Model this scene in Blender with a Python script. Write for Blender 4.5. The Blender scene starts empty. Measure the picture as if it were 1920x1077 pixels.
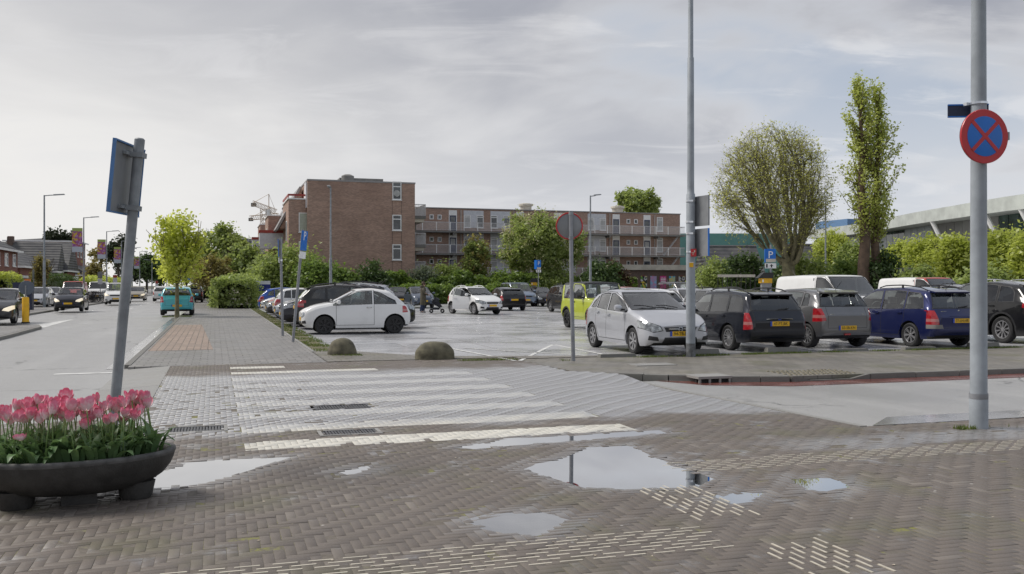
import bpy, bmesh, math, random
import numpy as np
from mathutils import Vector, Matrix
R = math.radians
scene = bpy.context.scene
# ---------------------------------------------------------------- camera
# street frame: +Y runs along the main road, +X along the side street
F_PX, HY, CX, EYE = 1747.0, 535.0, 960.0, 1.6
YAW = math.atan2(557, 1747)
cam = bpy.data.cameras.new('camera')
cam.sensor_width = 36; cam.lens = 36 * F_PX / 1920
cam.shift_y = -0.0018; cam.clip_start = 0.1; cam.clip_end = 3000
camo = bpy.data.objects.new('camera', cam); scene.collection.objects.link(camo)
camo.location = (0, 0, EYE); camo.rotation_euler = (R(90), 0, -YAW)
scene.camera = camo
# ---------------------------------------------------------------- light
SUN_AZ, SUN_EL = YAW - R(78), R(50)
w = bpy.data.worlds.new('World'); scene.world = w; w.use_nodes = True
nt = w.node_tree; nt.nodes.clear()
def N(t, **k):
    n = nt.nodes.new(t)
    for a, v in k.items(): setattr(n, a, v)
    return n
def LK(a, b): nt.links.new(a, b)
def mth(op, a, b=None, c=None, clamp=False):
    n = N('ShaderNodeMath', operation=op); n.use_clamp = clamp
    for i, v in enumerate((a, b, c)):
        if v is None: continue
        if isinstance(v, (int, float)): n.inputs[i].default_value = v
        else: LK(v, n.inputs[i])
    return n.outputs[0]
def mixc(f, a, b):
    n = N('ShaderNodeMix', data_type='RGBA')
    if isinstance(f, (int, float)): n.inputs[0].default_value = f
    else: LK(f, n.inputs[0])
    for i, v in ((6, a), (7, b)):
        if isinstance(v, tuple): n.inputs[i].default_value = (*v, 1)
        else: LK(v, n.inputs[i])
    return n.outputs[2]
def sstep(v, a, b):
    n = N('ShaderNodeMapRange', interpolation_type='SMOOTHSTEP')
    LK(v, n.inputs[0]); n.inputs[1].default_value = a; n.inputs[2].default_value = b
    return n.outputs[0]
tc = N('ShaderNodeTexCoord')
sky = N('ShaderNodeTexSky', sky_type='NISHITA'); sky.sun_disc = False
sky.sun_elevation = SUN_EL; sky.sun_rotation = SUN_AZ; sky.air_density = 1.0; sky.dust_density = 1.5
sepd = N('ShaderNodeSeparateXYZ'); LK(tc.outputs['Generated'], sepd.inputs[0])
zz = mth('ADD', mth('MAXIMUM', sepd.outputs[2], 0.0), 0.16)
cmb = N('ShaderNodeCombineXYZ')
LK(mth('DIVIDE', sepd.outputs[0], zz), cmb.inputs[0]); LK(mth('DIVIDE', sepd.outputs[1], zz), cmb.inputs[1])
rot = N('ShaderNodeVectorRotate', rotation_type='Z_AXIS'); LK(cmb.outputs[0], rot.inputs[0]); rot.inputs['Angle'].default_value = YAW
def cnoise(scale, det, rough, off, dist=0.0, stretch=(1, 1, 1)):
    mp = N('ShaderNodeMapping'); LK(rot.outputs[0], mp.inputs[0]); mp.inputs[1].default_value = off; mp.inputs[3].default_value = stretch
    n = N('ShaderNodeTexNoise'); LK(mp.outputs[0], n.inputs[0])
    n.inputs['Scale'].default_value = scale; n.inputs['Detail'].default_value = det; n.inputs['Roughness'].default_value = rough
    n.inputs['Distortion'].default_value = dist
    return n.outputs[0]
def dot(v):
    n = N('ShaderNodeVectorMath', operation='DOT_PRODUCT'); LK(tc.outputs['Generated'], n.inputs[0]); n.inputs[1].default_value = v
    return n.outputs['Value']
nfront = mth('SUBTRACT', cnoise(0.8, 6, 0.6, (5.0, 3.0, 1.0), 0.6), 0.5)
def dirv(az, el): return (math.sin(az) * math.cos(el), math.cos(az) * math.cos(el), math.sin(el))
glow = mth('MULTIPLY', sstep(mth('ADD', dot(dirv(YAW - R(44), R(9))), mth('MULTIPLY', nfront, 0.10)), 0.62, 1.06), sstep(sepd.outputs[2], 0.50, 0.06))                      # thin cloud lit from behind by the veiled sun
side = dot(dirv(YAW + R(90), 0))                                        # cloud bank thins out towards the right
nbig = cnoise(0.55, 4, 0.5, (3.1, 1.7, 0), 0.3)
nmid = cnoise(1.5, 7, 0.55, (7.3, 2.2, 4.0), 0.5, (1, 0.8, 1))
nwis = cnoise(2.6, 8, 0.6, (1.3, 9.1, 2.0), 0.8, (0.7, 1.3, 1))
thick = mth('ADD', mth('MULTIPLY', nbig, 2.3), mth('ADD', mth('MULTIPLY', mth('SUBTRACT', nmid, 0.60), 1.15), mth('MULTIPLY', side, -0.55)))
cover = sstep(thick, 0.52, 0.98)
dark = sstep(mth('SUBTRACT', thick, mth('MULTIPLY', glow, 0.5)), 0.66, 1.22)
lit = mixc(dark, (0.76, 0.765, 0.79), (0.39, 0.41, 0.475))
ccol = mixc(mth('MULTIPLY', glow, 0.92), lit, (1.02, 1.0, 0.97))
wisp = mth('MULTIPLY', sstep(nwis, 0.50, 0.70), 0.75)
ccol2 = mixc(mth('MULTIPLY', wisp, 0.55), ccol, (0.86, 0.86, 0.88))
blue = N('ShaderNodeVectorMath', operation='SCALE'); LK(sky.outputs[0], blue.inputs[0]); blue.inputs['Scale'].default_value = 0.10
veil = mixc(0.82, blue.outputs[0], (0.53, 0.60, 0.72))                 # high haze over the blue
vw = mixc(wisp, veil, (0.84, 0.86, 0.90))
sk = mixc(cover, vw, ccol2)
hor = sstep(sepd.outputs[2], 0.27, 0.0)
sk2 = mixc(mth('MULTIPLY', hor, 0.85), sk, mixc(glow, (0.84, 0.855, 0.89), (1.02, 1.0, 0.97)))
bg = N('ShaderNodeBackground'); LK(sk2, bg.inputs[0]); bg.inputs[1].default_value = 0.425
wo = N('ShaderNodeOutputWorld'); LK(bg.outputs[0], wo.inputs[0])
sl = bpy.data.lights.new('sun', 'SUN'); sl.energy = 1.5; sl.angle = R(20); sl.color = (1, 0.95, 0.88)
so = bpy.data.objects.new('sun', sl); scene.collection.objects.link(so)
so.rotation_euler = Vector(dirv(SUN_AZ, SUN_EL)).to_track_quat('Z', 'Y').to_euler(); so.location = (-20, 40, 60)
vs = scene.view_settings; vs.view_transform = 'Standard'; vs.look = 'None'; vs.exposure = 1.05; vs.gamma = 1.0; vs.use_curve_mapping = False

# ---------------------------------------------------------------- helpers
def S(px, t):                       # where the ray through a photo column crosses the line Y = t
    r = (px - CX) / F_PX; c, s = math.cos(YAW), math.sin(YAW)
    return t * (r * c + s) / (c - r * s)
def G(px, py, h=0.0):               # photo pixel -> point on the level z = h
    D = F_PX * (EYE - h) / (py - HY); X = (px - CX) / F_PX * D
    c, s = math.cos(YAW), math.sin(YAW)
    return (X * c + D * s, D * c - X * s)
def CD(px, D):                      # photo column at a given depth -> ground point
    X = (px - CX) / F_PX * D; c, s = math.cos(YAW), math.sin(YAW)
    return (X * c + D * s, D * c - X * s)
def ZH(py, D): return EYE + (HY - py) * D / F_PX
col = scene.collection
rng = random.Random(7)
def tag(o, label=None, cat=None, group=None, kind=None):
    if label: o['label'] = label
    if cat: o['category'] = cat
    if group: o['group'] = group
    if kind: o['kind'] = kind
    return o
def link(name, data, mat=None, parent=None):
    o = bpy.data.objects.new(name, data); col.objects.link(o)
    if parent is not None: o.parent = parent
    if mat is not None and data is not None:
        if len(data.materials) == 0: data.materials.append(mat)
        elif data.materials[0] != mat:
            o.material_slots[0].link = 'OBJECT'; o.material_slots[0].material = mat
    return o
def empty(name, loc=(0, 0, 0), rz=0.0):
    o = link(name, None); o.empty_display_size = 0.2; o.location = loc; o.rotation_euler = (0, 0, rz); return o
def nmesh(name, v, f, smooth=False):            # numpy quads or tris of one size
    v = np.asarray(v, np.float32); f = np.asarray(f, np.int32); k = f.shape[1]
    m = bpy.data.meshes.new(name)
    m.vertices.add(len(v)); m.vertices.foreach_set('co', v.ravel())
    m.loops.add(f.size); m.loops.foreach_set('vertex_index', f.ravel())
    m.polygons.add(len(f)); m.polygons.foreach_set('loop_start', np.arange(0, f.size, k, dtype=np.int32))
    if smooth: m.polygons.foreach_set('use_smooth', np.ones(len(f), bool))
    m.update(calc_edges=True); return m
class MB:
    def __init__(s): s.v = []; s.f = []
    def add(s, v, f):
        b = len(s.v); s.v += [tuple(p) for p in v]; s.f += [tuple(i + b for i in q) for q in f]; return s
    def box(s, x0, x1, y0, y1, z0, z1, M=None):
        v = [(x, y, z) for z in (z0, z1) for y in (y0, y1) for x in (x0, x1)]
        if M is not None: v = [M @ Vector(p) for p in v]
        return s.add(v, [(0, 2, 3, 1), (4, 5, 7, 6), (0, 1, 5, 4), (2, 6, 7, 3), (0, 4, 6, 2), (1, 3, 7, 5)])
    def cbox(s, c, d, M=None): return s.box(c[0] - d[0] / 2, c[0] + d[0] / 2, c[1] - d[1] / 2, c[1] + d[1] / 2, c[2] - d[2] / 2, c[2] + d[2] / 2, M)
    def tube(s, pts, rad, n=8, cap=True):
        pts = [Vector(p) for p in pts]; k = len(pts); b = len(s.v)
        if not isinstance(rad, (list, tuple)): rad = [rad] * k
        for i, p in enumerate(pts):
            d = (pts[min(i + 1, k - 1)] - pts[max(i - 1, 0)]).normalized()
            a = Vector((1, 0, 0)) if abs(d.x) < 0.8 else Vector((0, 1, 0))
            u = d.cross(a).normalized(); q = d.cross(u)
            for j in range(n):
                t = 2 * math.pi * j / n
                s.v.append(tuple(p + (u * math.cos(t) + q * math.sin(t)) * rad[i]))
        for i in range(k - 1):
            for j in range(n):
                j2 = (j + 1) % n
                s.f.append((b + i * n + j, b + i * n + j2, b + (i + 1) * n + j2, b + (i + 1) * n + j))
        if cap:
            s.f.append(tuple(b + j for j in range(n))[::-1]); s.f.append(tuple(b + (k - 1) * n + j for j in range(n)))
        return s
    def lathe(s, prof, n=24, c=(0, 0, 0), sx=1, sy=1, close=False):
        b = len(s.v); k = len(prof)
        for (r, z) in prof:
            for j in range(n):
                t = 2 * math.pi * j / n
                s.v.append((c[0] + r * sx * math.cos(t), c[1] + r * sy * math.sin(t), c[2] + z))
        for i in range(k - 1):
            for j in range(n):
                j2 = (j + 1) % n
                s.f.append((b + i * n + j, b + i * n + j2, b + (i + 1) * n + j2, b + (i + 1) * n + j))
        if close:
            s.f.append(tuple(b + j for j in range(n))[::-1]); s.f.append(tuple(b + (k - 1) * n + j for j in range(n)))
        return s
    def prism(s, poly, z0, z1, M=None):
        n = len(poly); v = [(x, y, z0) for x, y in poly] + [(x, y, z1) for x, y in poly]
        if M is not None: v = [M @ Vector(p) for p in v]
        return s.add(v, [tuple(range(n))[::-1], tuple(range(n, 2 * n))] + [(i, (i + 1) % n, n + (i + 1) % n, n + i) for i in range(n)])
    def xform(s, M): s.v = [tuple(M @ Vector(p)) for p in s.v]; return s
    def mesh(s, name, smooth=None):
        m = bpy.data.meshes.new(name); m.from_pydata(s.v, [], s.f); m.update()
        if smooth:
            m.polygons.foreach_set('use_smooth', np.ones(len(m.polygons), bool))
            if smooth is not True: m.set_sharp_from_angle(angle=R(smooth))
        return m
    def build(s, name, mat, parent=None, smooth=None, loc=None):
        o = link(name, s.mesh(name, smooth), mat, parent)
        if loc: o.location = loc
        return o
# ---------------------------------------------------------------- materials
MATS = {}
class NM:
    def __init__(s, name):
        s.m = bpy.data.materials.new(name); s.m.use_nodes = True; s.t = s.m.node_tree
        s.b = s.t.nodes['Principled BSDF']; s.o = s.t.nodes['Material Output']
    def n(s, t, **k):
        q = s.t.nodes.new(t)
        for a, v in k.items(): setattr(q, a, v)
        return q
    def l(s, a, b): s.t.links.new(a, b)
    def set(s, inp, v):
        if isinstance(v, tuple): v = (*v, 1) if len(v) == 3 and inp != 'Subsurface Radius' else v
        if hasattr(v, 'is_output'): s.l(v, s.b.inputs[inp])
        else: s.b.inputs[inp].default_value = v
    def pos(s, scale=(1, 1, 1), obj=False):
        if obj: a = s.n('ShaderNodeTexCoord').outputs['Object']
        else: a = s.n('ShaderNodeNewGeometry').outputs['Position']
        mp = s.n('ShaderNodeMapping'); s.l(a, mp.inputs[0]); mp.inputs[3].default_value = scale; return mp.outputs[0]
    def noise(s, vec, scale, det=3, rough=0.55, dist=0):
        q = s.n('ShaderNodeTexNoise'); s.l(vec, q.inputs[0]); q.inputs['Scale'].default_value = scale
        q.inputs['Detail'].default_value = det; q.inputs['Roughness'].default_value = rough; q.inputs['Distortion'].default_value = dist
        return q.outputs[0]
    def rng(s, v, a, b, c=0.0, d=1.0, smooth=True):
        q = s.n('ShaderNodeMapRange'); q.interpolation_type = 'SMOOTHSTEP' if smooth else 'LINEAR'
        s.l(v, q.inputs[0])
        for i, x in enumerate((a, b, c, d)): q.inputs[i + 1].default_value = x
        return q.outputs[0]
    def math(s, op, a, b=0.0):
        q = s.n('ShaderNodeMath', operation=op)
        for i, v in enumerate((a, b)):
            if isinstance(v, (int, float)): q.inputs[i].default_value = v
            else: s.l(v, q.inputs[i])
        return q.outputs[0]
    def mix(s, f, a, b, blend='MIX'):
        q = s.n('ShaderNodeMix', data_type='RGBA', blend_type=blend)
        if isinstance(f, (int, float)): q.inputs[0].default_value = f
        else: s.l(f, q.inputs[0])
        for i, v in ((6, a), (7, b)):
            if isinstance(v, tuple): q.inputs[i].default_value = (*v, 1)
            else: s.l(v, q.inputs[i])
        return q.outputs[2]
    def bump(s, h, strength=0.3, dist=0.01):
        q = s.n('ShaderNodeBump'); s.l(h, q.inputs['Height']); q.inputs['Strength'].default_value = strength; q.inputs['Distance'].default_value = dist
        s.l(q.outputs[0], s.b.inputs['Normal'])
def plain(name, c, rough=0.5, metal=0.0, var=0.12, scale=6.0, bump=0.0, coat=0.0, emis=None, obj=True):
    if name in MATS: return MATS[name]
    k = NM(name); k.set('Roughness', rough); k.set('Metallic', metal)
    if var > 0:
        nz = k.noise(k.pos(obj=obj), scale, 5, 0.6)
        c2 = tuple(x * (1 - var) for x in c); c3 = tuple(min(1, x * (1 + var)) for x in c)
        k.set('Base Color', k.mix(k.rng(nz, 0.3, 0.7), c2, c3))
        k.set('Roughness', k.rng(nz, 0.3, 0.7, max(0.02, rough - 0.08), min(1, rough + 0.08)))
        if bump: k.bump(k.noise(k.pos(obj=obj), scale * 12, 4), bump)
    else: k.set('Base Color', c)
    if coat: k.set('Coat Weight', coat); k.set('Coat Roughness', 0.04)
    if emis: k.set('Emission Color', emis[0]); k.set('Emission Strength', emis[1])
    MATS[name] = k.m; return k.m
def paint(name, c, metal=0.0, rough=0.35):
    n = 'paint_' + name
    if n in MATS: return MATS[n]
    k = NM(n); nz = k.noise(k.pos(obj=True), 2.2, 6, 0.65)
    dirt = k.rng(nz, 0.5, 0.8, 0.0, 0.12)                               # blotchy road film
    k.set('Base Color', k.mix(dirt, c, (0.12, 0.11, 0.10)))
    k.set('Roughness', k.rng(nz, 0.2, 0.8, rough - 0.06, rough + 0.08)); k.set('Metallic', metal)
    k.set('Coat Weight', 0.9); k.set('Coat Roughness', 0.035); k.set('Specular IOR Level', 0.15)
    MATS[n] = k.m; return k.m
def glassmat(name, tint, refl=1.0, rough=0.01):
    if name in MATS: return MATS[name]
    k = NM(name); k.t.nodes.remove(k.b)
    tr = k.n('ShaderNodeBsdfTransparent'); tr.inputs[0].default_value = (*tint, 1)
    gl = k.n('ShaderNodeBsdfGlossy'); gl.inputs['Roughness'].default_value = rough; gl.inputs[0].default_value = (refl, refl, refl, 1)
    fr = k.n('ShaderNodeFresnel'); fr.inputs[0].default_value = 1.5
    f2 = k.math('MULTIPLY', fr.outputs[0], 2.0); q = k.math('MINIMUM', f2, 1.0)
    mx = k.n('ShaderNodeMixShader'); k.l(q, mx.inputs[0]); k.l(tr.outputs[0], mx.inputs[1]); k.l(gl.outputs[0], mx.inputs[2])
    k.l(mx.outputs[0], k.o.inputs[0]); MATS[name] = k.m; return k.m
def leafmat(name, c1, c2, trans=0.35):
    if name in MATS: return MATS[name]
    k = NM(name); k.t.nodes.remove(k.b)
    g = k.n('ShaderNodeNewGeometry'); nz = k.noise(k.pos(), 0.9, 2)
    f = k.math('ADD', k.math('MULTIPLY', g.outputs['Random Per Island'], 0.6), k.math('MULTIPLY', nz, 0.5))
    cc = k.mix(k.rng(f, 0.15, 0.85, smooth=False), c1, c2)
    d = k.n('ShaderNodeBsdfDiffuse'); t = k.n('ShaderNodeBsdfTranslucent'); k.l(cc, d.inputs[0])
    ct = k.mix(0.5, cc, (c2[0] * 1.25, c2[1] * 1.3, c2[2] * 0.8)); k.l(ct, t.inputs[0])
    mx = k.n('ShaderNodeMixShader'); mx.inputs[0].default_value = trans; k.l(d.outputs[0], mx.inputs[1]); k.l(t.outputs[0], mx.inputs[2])
    gl = k.n('ShaderNodeBsdfGlossy'); gl.inputs['Roughness'].default_value = 0.45; m2 = k.n('ShaderNodeMixShader'); m2.inputs[0].default_value = 0.04
    k.l(mx.outputs[0], m2.inputs[1]); k.l(gl.outputs[0], m2.inputs[2]); k.l(m2.outputs[0], k.o.inputs[0])
    MATS[name] = k.m; return k.m
# ================================================================ ground
def smooth01(x): x = np.clip(x, 0, 1); return x * x * (3 - 2 * x)
PUD = []                                   # puddle outlines, street frame
for px in ([(1100,838),(1185,836),(1212,850),(1250,868),(1338,896),(1310,912),(1170,917),(1090,913),(1040,897),(984,880),(1008,868),(1062,858)],
           [(940,964),(1010,961),(1062,971),(1050,985),(1020,1003),(960,1003),(905,990),(882,978)],
           [(545,857),(440,861),(350,867),(318,880),(262,907),(300,915),(392,906),(432,893),(476,878)],
           [(1480,896),(1560,897),(1596,912),(1560,921),(1510,920)],
           [(858,838),(960,822),(1100,815),(1240,806),(1250,812),(1110,824),(980,834),(900,841)],
           [(1340,935),(1390,922),(1440,928),(1380,941)], [(640,885),(690,874),(684,884),(655,890)]):
    PUD.append(np.array([G(*p) for p in px]))
def sdf(poly, x, y):
    """positive inside"""
    d = np.full(x.shape, 1e9); ins = np.zeros(x.shape, bool); n = len(poly)
    for i in range(n):
        (x1, y1), (x2, y2) = poly[i], poly[(i + 1) % n]
        ex, ey = x2 - x1, y2 - y1
        t = np.clip(((x - x1) * ex + (y - y1) * ey) / (ex * ex + ey * ey + 1e-9), 0, 1)
        d = np.minimum(d, np.hypot(x - x1 - t * ex, y - y1 - t * ey))
        with np.errstate(divide='ignore', invalid='ignore'):
            c = ((y1 > y) != (y2 > y)) & (x < (x2 - x1) * (y - y1) / (y2 - y1 + 1e-12) + x1)
        ins ^= c
    return np.where(ins, d, -d)
DIP = [0.016, 0.010, 0.014, 0.008, 0.008, 0.006, 0.006]
def ground_z(x, y):
    x = np.asarray(x, float); y = np.asarray(y, float)
    z = -(0.018 + 0.075 * np.clip((y - 8.95) / 4.5, 0, 1)) * smooth01((x - 4.9) / 2.15) * (1 - smooth01((y - 14.0) / 1.8)) * smooth01((y - 8.6) / 0.4)
    z = z + 0.004 * np.sin(x * 2.1 + 0.7 * y) * np.sin(y * 1.7 - 0.4 * x)
    z = z + np.where((x < 1.6) & (y > 10.2) & (y < 15.5), 0.0022 * np.sin(x * 4.3 + y * 3) * np.sin(y * 5.1), 0)
    for p, dd in zip(PUD, DIP):
        z = z - dd * smooth01((sdf(p, x, y) + 0.06) / 0.2) - 0.004 * np.sin(x * 2.1 + 0.7 * y) * np.sin(y * 1.7 - 0.4 * x) * smooth01((sdf(p, x, y) + 0.1) / 0.1)
    return z
# wetness mask shared by the pavers: rain water standing on the crossing
def wetmask(k, pos):
    sep = k.n('ShaderNodeSeparateXYZ'); k.l(pos, sep.inputs[0]); X, Y = sep.outputs[0], sep.outputs[1]
    nz = k.noise(pos, 0.9, 5, 0.6); nn = k.math('MULTIPLY', k.math('SUBTRACT', nz, 0.5), 2.6)
    yy = k.math('ADD', Y, nn); xx = k.math('ADD', X, nn)
    a = k.math('MULTIPLY', k.rng(yy, 10.1, 11.0), k.rng(yy, 18.0, 16.9))
    b = k.math('MULTIPLY', k.rng(xx, -1.2, -0.9), k.rng(xx, 9.0, 6.9))
    core = k.math('MULTIPLY', a, b)
    band = k.math('MULTIPLY', k.math('MULTIPLY', k.rng(k.math('ADD', Y, k.math('MULTIPLY', nn, .35)), 7.55, 7.8), k.rng(k.math('ADD', Y, k.math('MULTIPLY', nn, .35)), 8.5, 8.1)), k.rng(xx, 4.6, 6.0))
    core = k.math('MAXIMUM', core, k.math('MULTIPLY', band, .6))
    pat = k.rng(k.noise(pos, 1.6, 6, 0.65), 0.56, 0.68)              # scattered damp spots
    return k.math('MAXIMUM', core, k.math('MULTIPLY', pat, 0.55))
def pavermat(name, cols, wet=True, moss=0.0):
    k = NM(name); pos = k.pos()
    g = k.n('ShaderNodeNewGeometry'); oi = k.n('ShaderNodeObjectInfo')
    rr = k.math('FRACT', k.math('ADD', g.outputs['Random Per Island'], oi.outputs['Random']))
    big = k.noise(pos, 0.5, 4); fine = k.noise(pos, 90, 3, 0.7)
    c = k.mix(k.rng(rr, 0.0, 1.0, smooth=False), cols[0], cols[1])
    c = k.mix(k.rng(rr, 0.93, 0.97), c, cols[2])
    c = k.mix(k.rng(big, 0.35, 0.65, 0.0, 0.45), c, tuple(x * 0.72 for x in cols[0]))
    c = k.mix(k.rng(fine, 0.35, 0.75, 0.0, 0.35), c, tuple(x * 1.5 for x in cols[1]))
    spots = k.n('ShaderNodeTexVoronoi'); k.l(pos, spots.inputs[0]); spots.inputs['Scale'].default_value = 3.1
    c = k.mix(k.rng(spots.outputs['Distance'], 0.05, 0.03, 0.0, 0.8), c, (0.45, 0.43, 0.40))      # old gum and specks
    if moss:
        c = k.mix(k.math('MULTIPLY', k.rng(k.noise(pos, 1.1, 5), 0.5, 0.72), moss), c, (0.11, 0.11, 0.05))
    if wet:
        at_ = k.n('ShaderNodeAttribute'); at_.attribute_name = 'damp'
        wm = k.math('MAXIMUM', wetmask(k, pos), k.math('MULTIPLY', at_.outputs['Fac'], .4))
        sn = k.n('ShaderNodeSeparateXYZ'); k.l(g.outputs['True Normal'], sn.inputs[0]); wm = k.math('MULTIPLY', wm, k.rng(sn.outputs[2], .9, .97))      # water lies on the tops, not on the sides
        c = k.mix(k.math('MULTIPLY', wm, 0.2), c, tuple(x * 0.45 for x in cols[0]))
        r = k.math('SUBTRACT', k.rng(k.noise(pos, 2.5, 4), 0.3, 0.7, 0.50, 0.62), k.math('MULTIPLY', wm, 0.42))
        r = k.math('ADD', k.math('MAXIMUM', r, .3), k.math('MULTIPLY', rr, 0.08))
        k.set('Roughness', r)
        k.bump(k.math('MULTIPLY', fine, k.math('SUBTRACT', 1.0, wm)), 0.12, 0.003)
        gl = k.n('ShaderNodeBsdfGlossy'); gl.inputs['Roughness'].default_value = 0.42                       # film of water over the brick
        fr = k.n('ShaderNodeFresnel'); fr.inputs[0].default_value = 1.6
        ms = k.n('ShaderNodeMixShader'); k.l(k.math('MULTIPLY', wm, k.math('MINIMUM', k.math('MULTIPLY', fr.outputs[0], 1.75), .96)), ms.inputs[0])
        k.l(k.b.outputs[0], ms.inputs[1]); k.l(gl.outputs[0], ms.inputs[2]); k.l(ms.outputs[0], k.o.inputs[0])
    else:
        k.set('Roughness', 0.7); k.bump(fine, 0.3, 0.004)
    k.set('Base Color', c); MATS[name] = k.m; return k.m
M_BRICK = pavermat('paver_brown', [(0.126, 0.106, 0.091), (0.150, 0.128, 0.111), (0.20, 0.175, 0.152)], moss=0.45)
M_WHITE = pavermat('paver_white', [(0.52, 0.50, 0.44), (0.62, 0.60, 0.54), (0.42, 0.40, 0.36)])
def jointmat():
    k = NM('paver_joint'); pos = k.pos(); n1 = k.noise(pos, 1.3, 6, 0.65); n2 = k.noise(pos, 25, 3)
    c = k.mix(k.rng(n2, 0.3, 0.7), (0.115, 0.099, 0.081), (0.155, 0.135, 0.112))
    c = k.mix(k.math('MULTIPLY', k.rng(n1, 0.50, 0.62), k.rng(n2, 0.4, 0.6)), c, (0.20, 0.20, 0.05))
    k.set('Base Color', c); k.set('Roughness', 0.8); k.bump(n2, 0.5, 0.01); return k.m
M_JOINT = jointmat()
def asphalt(name, c, wetlo, wethi):
    k = NM(name); pos = k.pos(); n1 = k.noise(pos, 140, 2, 0.8); n2 = k.noise(pos, 0.35, 5); n3 = k.noise(k.pos((1, 0.08, 1)), 1.2, 4)
    v = k.n('ShaderNodeTexVoronoi'); k.l(pos, v.inputs[0]); v.inputs['Scale'].default_value = 70
    cc = k.mix(k.rng(n1, 0.3, 0.7), tuple(x * 0.6 for x in c), tuple(x * 1.5 for x in c))
    cc = k.mix(k.rng(n2, 0.35, 0.65, 0, 0.4), cc, tuple(x * 0.7 for x in c))
    cc = k.mix(k.rng(n3, 0.45, 0.7, 0, 0.3), cc, tuple(x * 1.35 for x in c))
    wv = k.n('ShaderNodeTexVoronoi', feature='DISTANCE_TO_EDGE'); pv = k.n('ShaderNodeVectorMath', operation='ADD'); k.l(pos, pv.inputs[0]); nd = k.n('ShaderNodeTexNoise'); k.l(pos, nd.inputs[0]); nd.inputs['Scale'].default_value = 1.4; nd.inputs['Detail'].default_value = 5; k.l(nd.outputs['Color'], pv.inputs[1]); k.l(pv.outputs[0], wv.inputs[0]); wv.inputs['Scale'].default_value = 0.28
    crack = k.math('MULTIPLY', k.rng(wv.outputs['Distance'], 0.010, 0.003), k.rng(k.noise(pos, 0.25, 2), 0.48, 0.6))
    cc = k.mix(k.math('MULTIPLY', crack, 0.75), cc, (0.04, 0.038, 0.035))
    cc = k.mix(k.rng(k.noise(pos, 3.0, 5, 0.7), 0.62, 0.72, 0, 0.35), cc, tuple(x * 0.45 for x in c))
    k.set('Base Color', cc); k.set('Roughness', k.rng(n2, 0.35, 0.68, wethi, wetlo)); k.bump(v.outputs['Distance'], 0.35, 0.006); return k.m
M_ASPH = asphalt('asphalt', (0.31, 0.307, 0.30), 0.30, 0.46)
def tilemat(name, c, w, h, offset=0.5, mortar=0.03, rough=(0.35, 0.65), moss=0.3, mc=(0.06, 0.055, 0.045)):
    k = NM(name); pos = k.pos(); b = k.n('ShaderNodeTexBrick'); k.l(pos, b.inputs[0]); b.offset = offset
    b.inputs['Scale'].default_value = 1; b.inputs['Brick Width'].default_value = w; b.inputs['Row Height'].default_value = h
    b.inputs['Mortar Size'].default_value = mortar * h; b.inputs['Mortar Smooth'].default_value = 0.1
    b.inputs['Color1'].default_value = (*[x * 0.82 for x in c], 1); b.inputs['Color2'].default_value = (*[x * 1.15 for x in c], 1); b.inputs['Mortar'].default_value = (*mc, 1)
    n1 = k.noise(pos, 0.6, 6, 0.65); n2 = k.noise(pos, 60, 3)
    cc = k.mix(k.rng(n1, 0.3, 0.7, 0, 0.6), b.outputs[0], tuple(x * 0.65 for x in c))
    cc = k.mix(k.math('MULTIPLY', k.rng(k.noise(pos, 0.9, 6), 0.5, 0.7), moss), cc, (0.10, 0.10, 0.04))
    cc = k.mix(k.rng(n2, 0.4, 0.8, 0, 0.3), cc, tuple(x * 1.4 for x in c))
    k.set('Base Color', cc); k.set('Roughness', k.rng(n1, 0.3, 0.7, rough[1], rough[0]))
    bp = k.n('ShaderNodeBump'); k.l(b.outputs['Fac'], bp.inputs['Height']); bp.invert = True; bp.inputs['Strength'].default_value = 0.5; bp.inputs['Distance'].default_value = 0.004
    k.l(bp.outputs[0], k.b.inputs['Normal']); return k.m
def conc(name, c, rlo=0.3, rhi=0.6, sc=0.7, stain=0.35):
    k = NM(name); pos = k.pos(); n1 = k.noise(pos, sc, 6, 0.62); n2 = k.noise(pos, 45, 3); oi = k.n('ShaderNodeObjectInfo'); g = k.n('ShaderNodeNewGeometry')
    rr = k.math('FRACT', k.math('ADD', oi.outputs['Random'], g.outputs['Random Per Island']))
    cc = k.mix(k.rng(rr, 0, 1, smooth=False), tuple(x * 0.85 for x in c), tuple(x * 1.15 for x in c))
    cc = k.mix(k.rng(n1, 0.45, 0.7, 0, stain), cc, tuple(x * 0.5 for x in c)); cc = k.mix(k.rng(n2, 0.35, 0.75, 0, 0.35), cc, tuple(x * 1.35 for x in c))
    k.set('Base Color', cc); k.set('Roughness', k.rng(n1, 0.35, 0.62, rhi, rlo)); k.bump(n2, 0.15, 0.004); return k.m
M_CONC = conc('concrete', (0.27, 0.265, 0.25), 0.35, 0.65, 1.2)
M_CONCL = conc('concrete_gutter', (0.30, 0.295, 0.30), 0.10, 0.22, 1.5, 0.2)
M_SLAB = conc('car_park_concrete', (0.39, 0.39, 0.40), 0.18, 0.36, 0.5, 0.25)
M_KERB = conc('kerb_concrete', (0.17, 0.165, 0.15), 0.5, 0.75, 2.0, 0.5)
M_DIRT = plain('car_park_joint', (0.05, 0.048, 0.035), 0.8, var=0.4, scale=3, obj=False)
M_REDP = conc('red_gutter', (0.16, 0.06, 0.05), 0.15, 0.3, 2.0)
M_MARK = plain('road_paint', (0.62, 0.62, 0.60), 0.5, var=0.22, scale=5, obj=False)
M_TILE = tilemat('tile_pavement', (0.205, 0.19, 0.165), 0.3, 0.3, 0.5, 0.035, (0.35, 0.7), 0.55)
M_WALK = tilemat('sidewalk_pavers', (0.235, 0.225, 0.215), 0.3, 0.3, 0.5, 0.04, (0.34, 0.6), 0.12)
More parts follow.
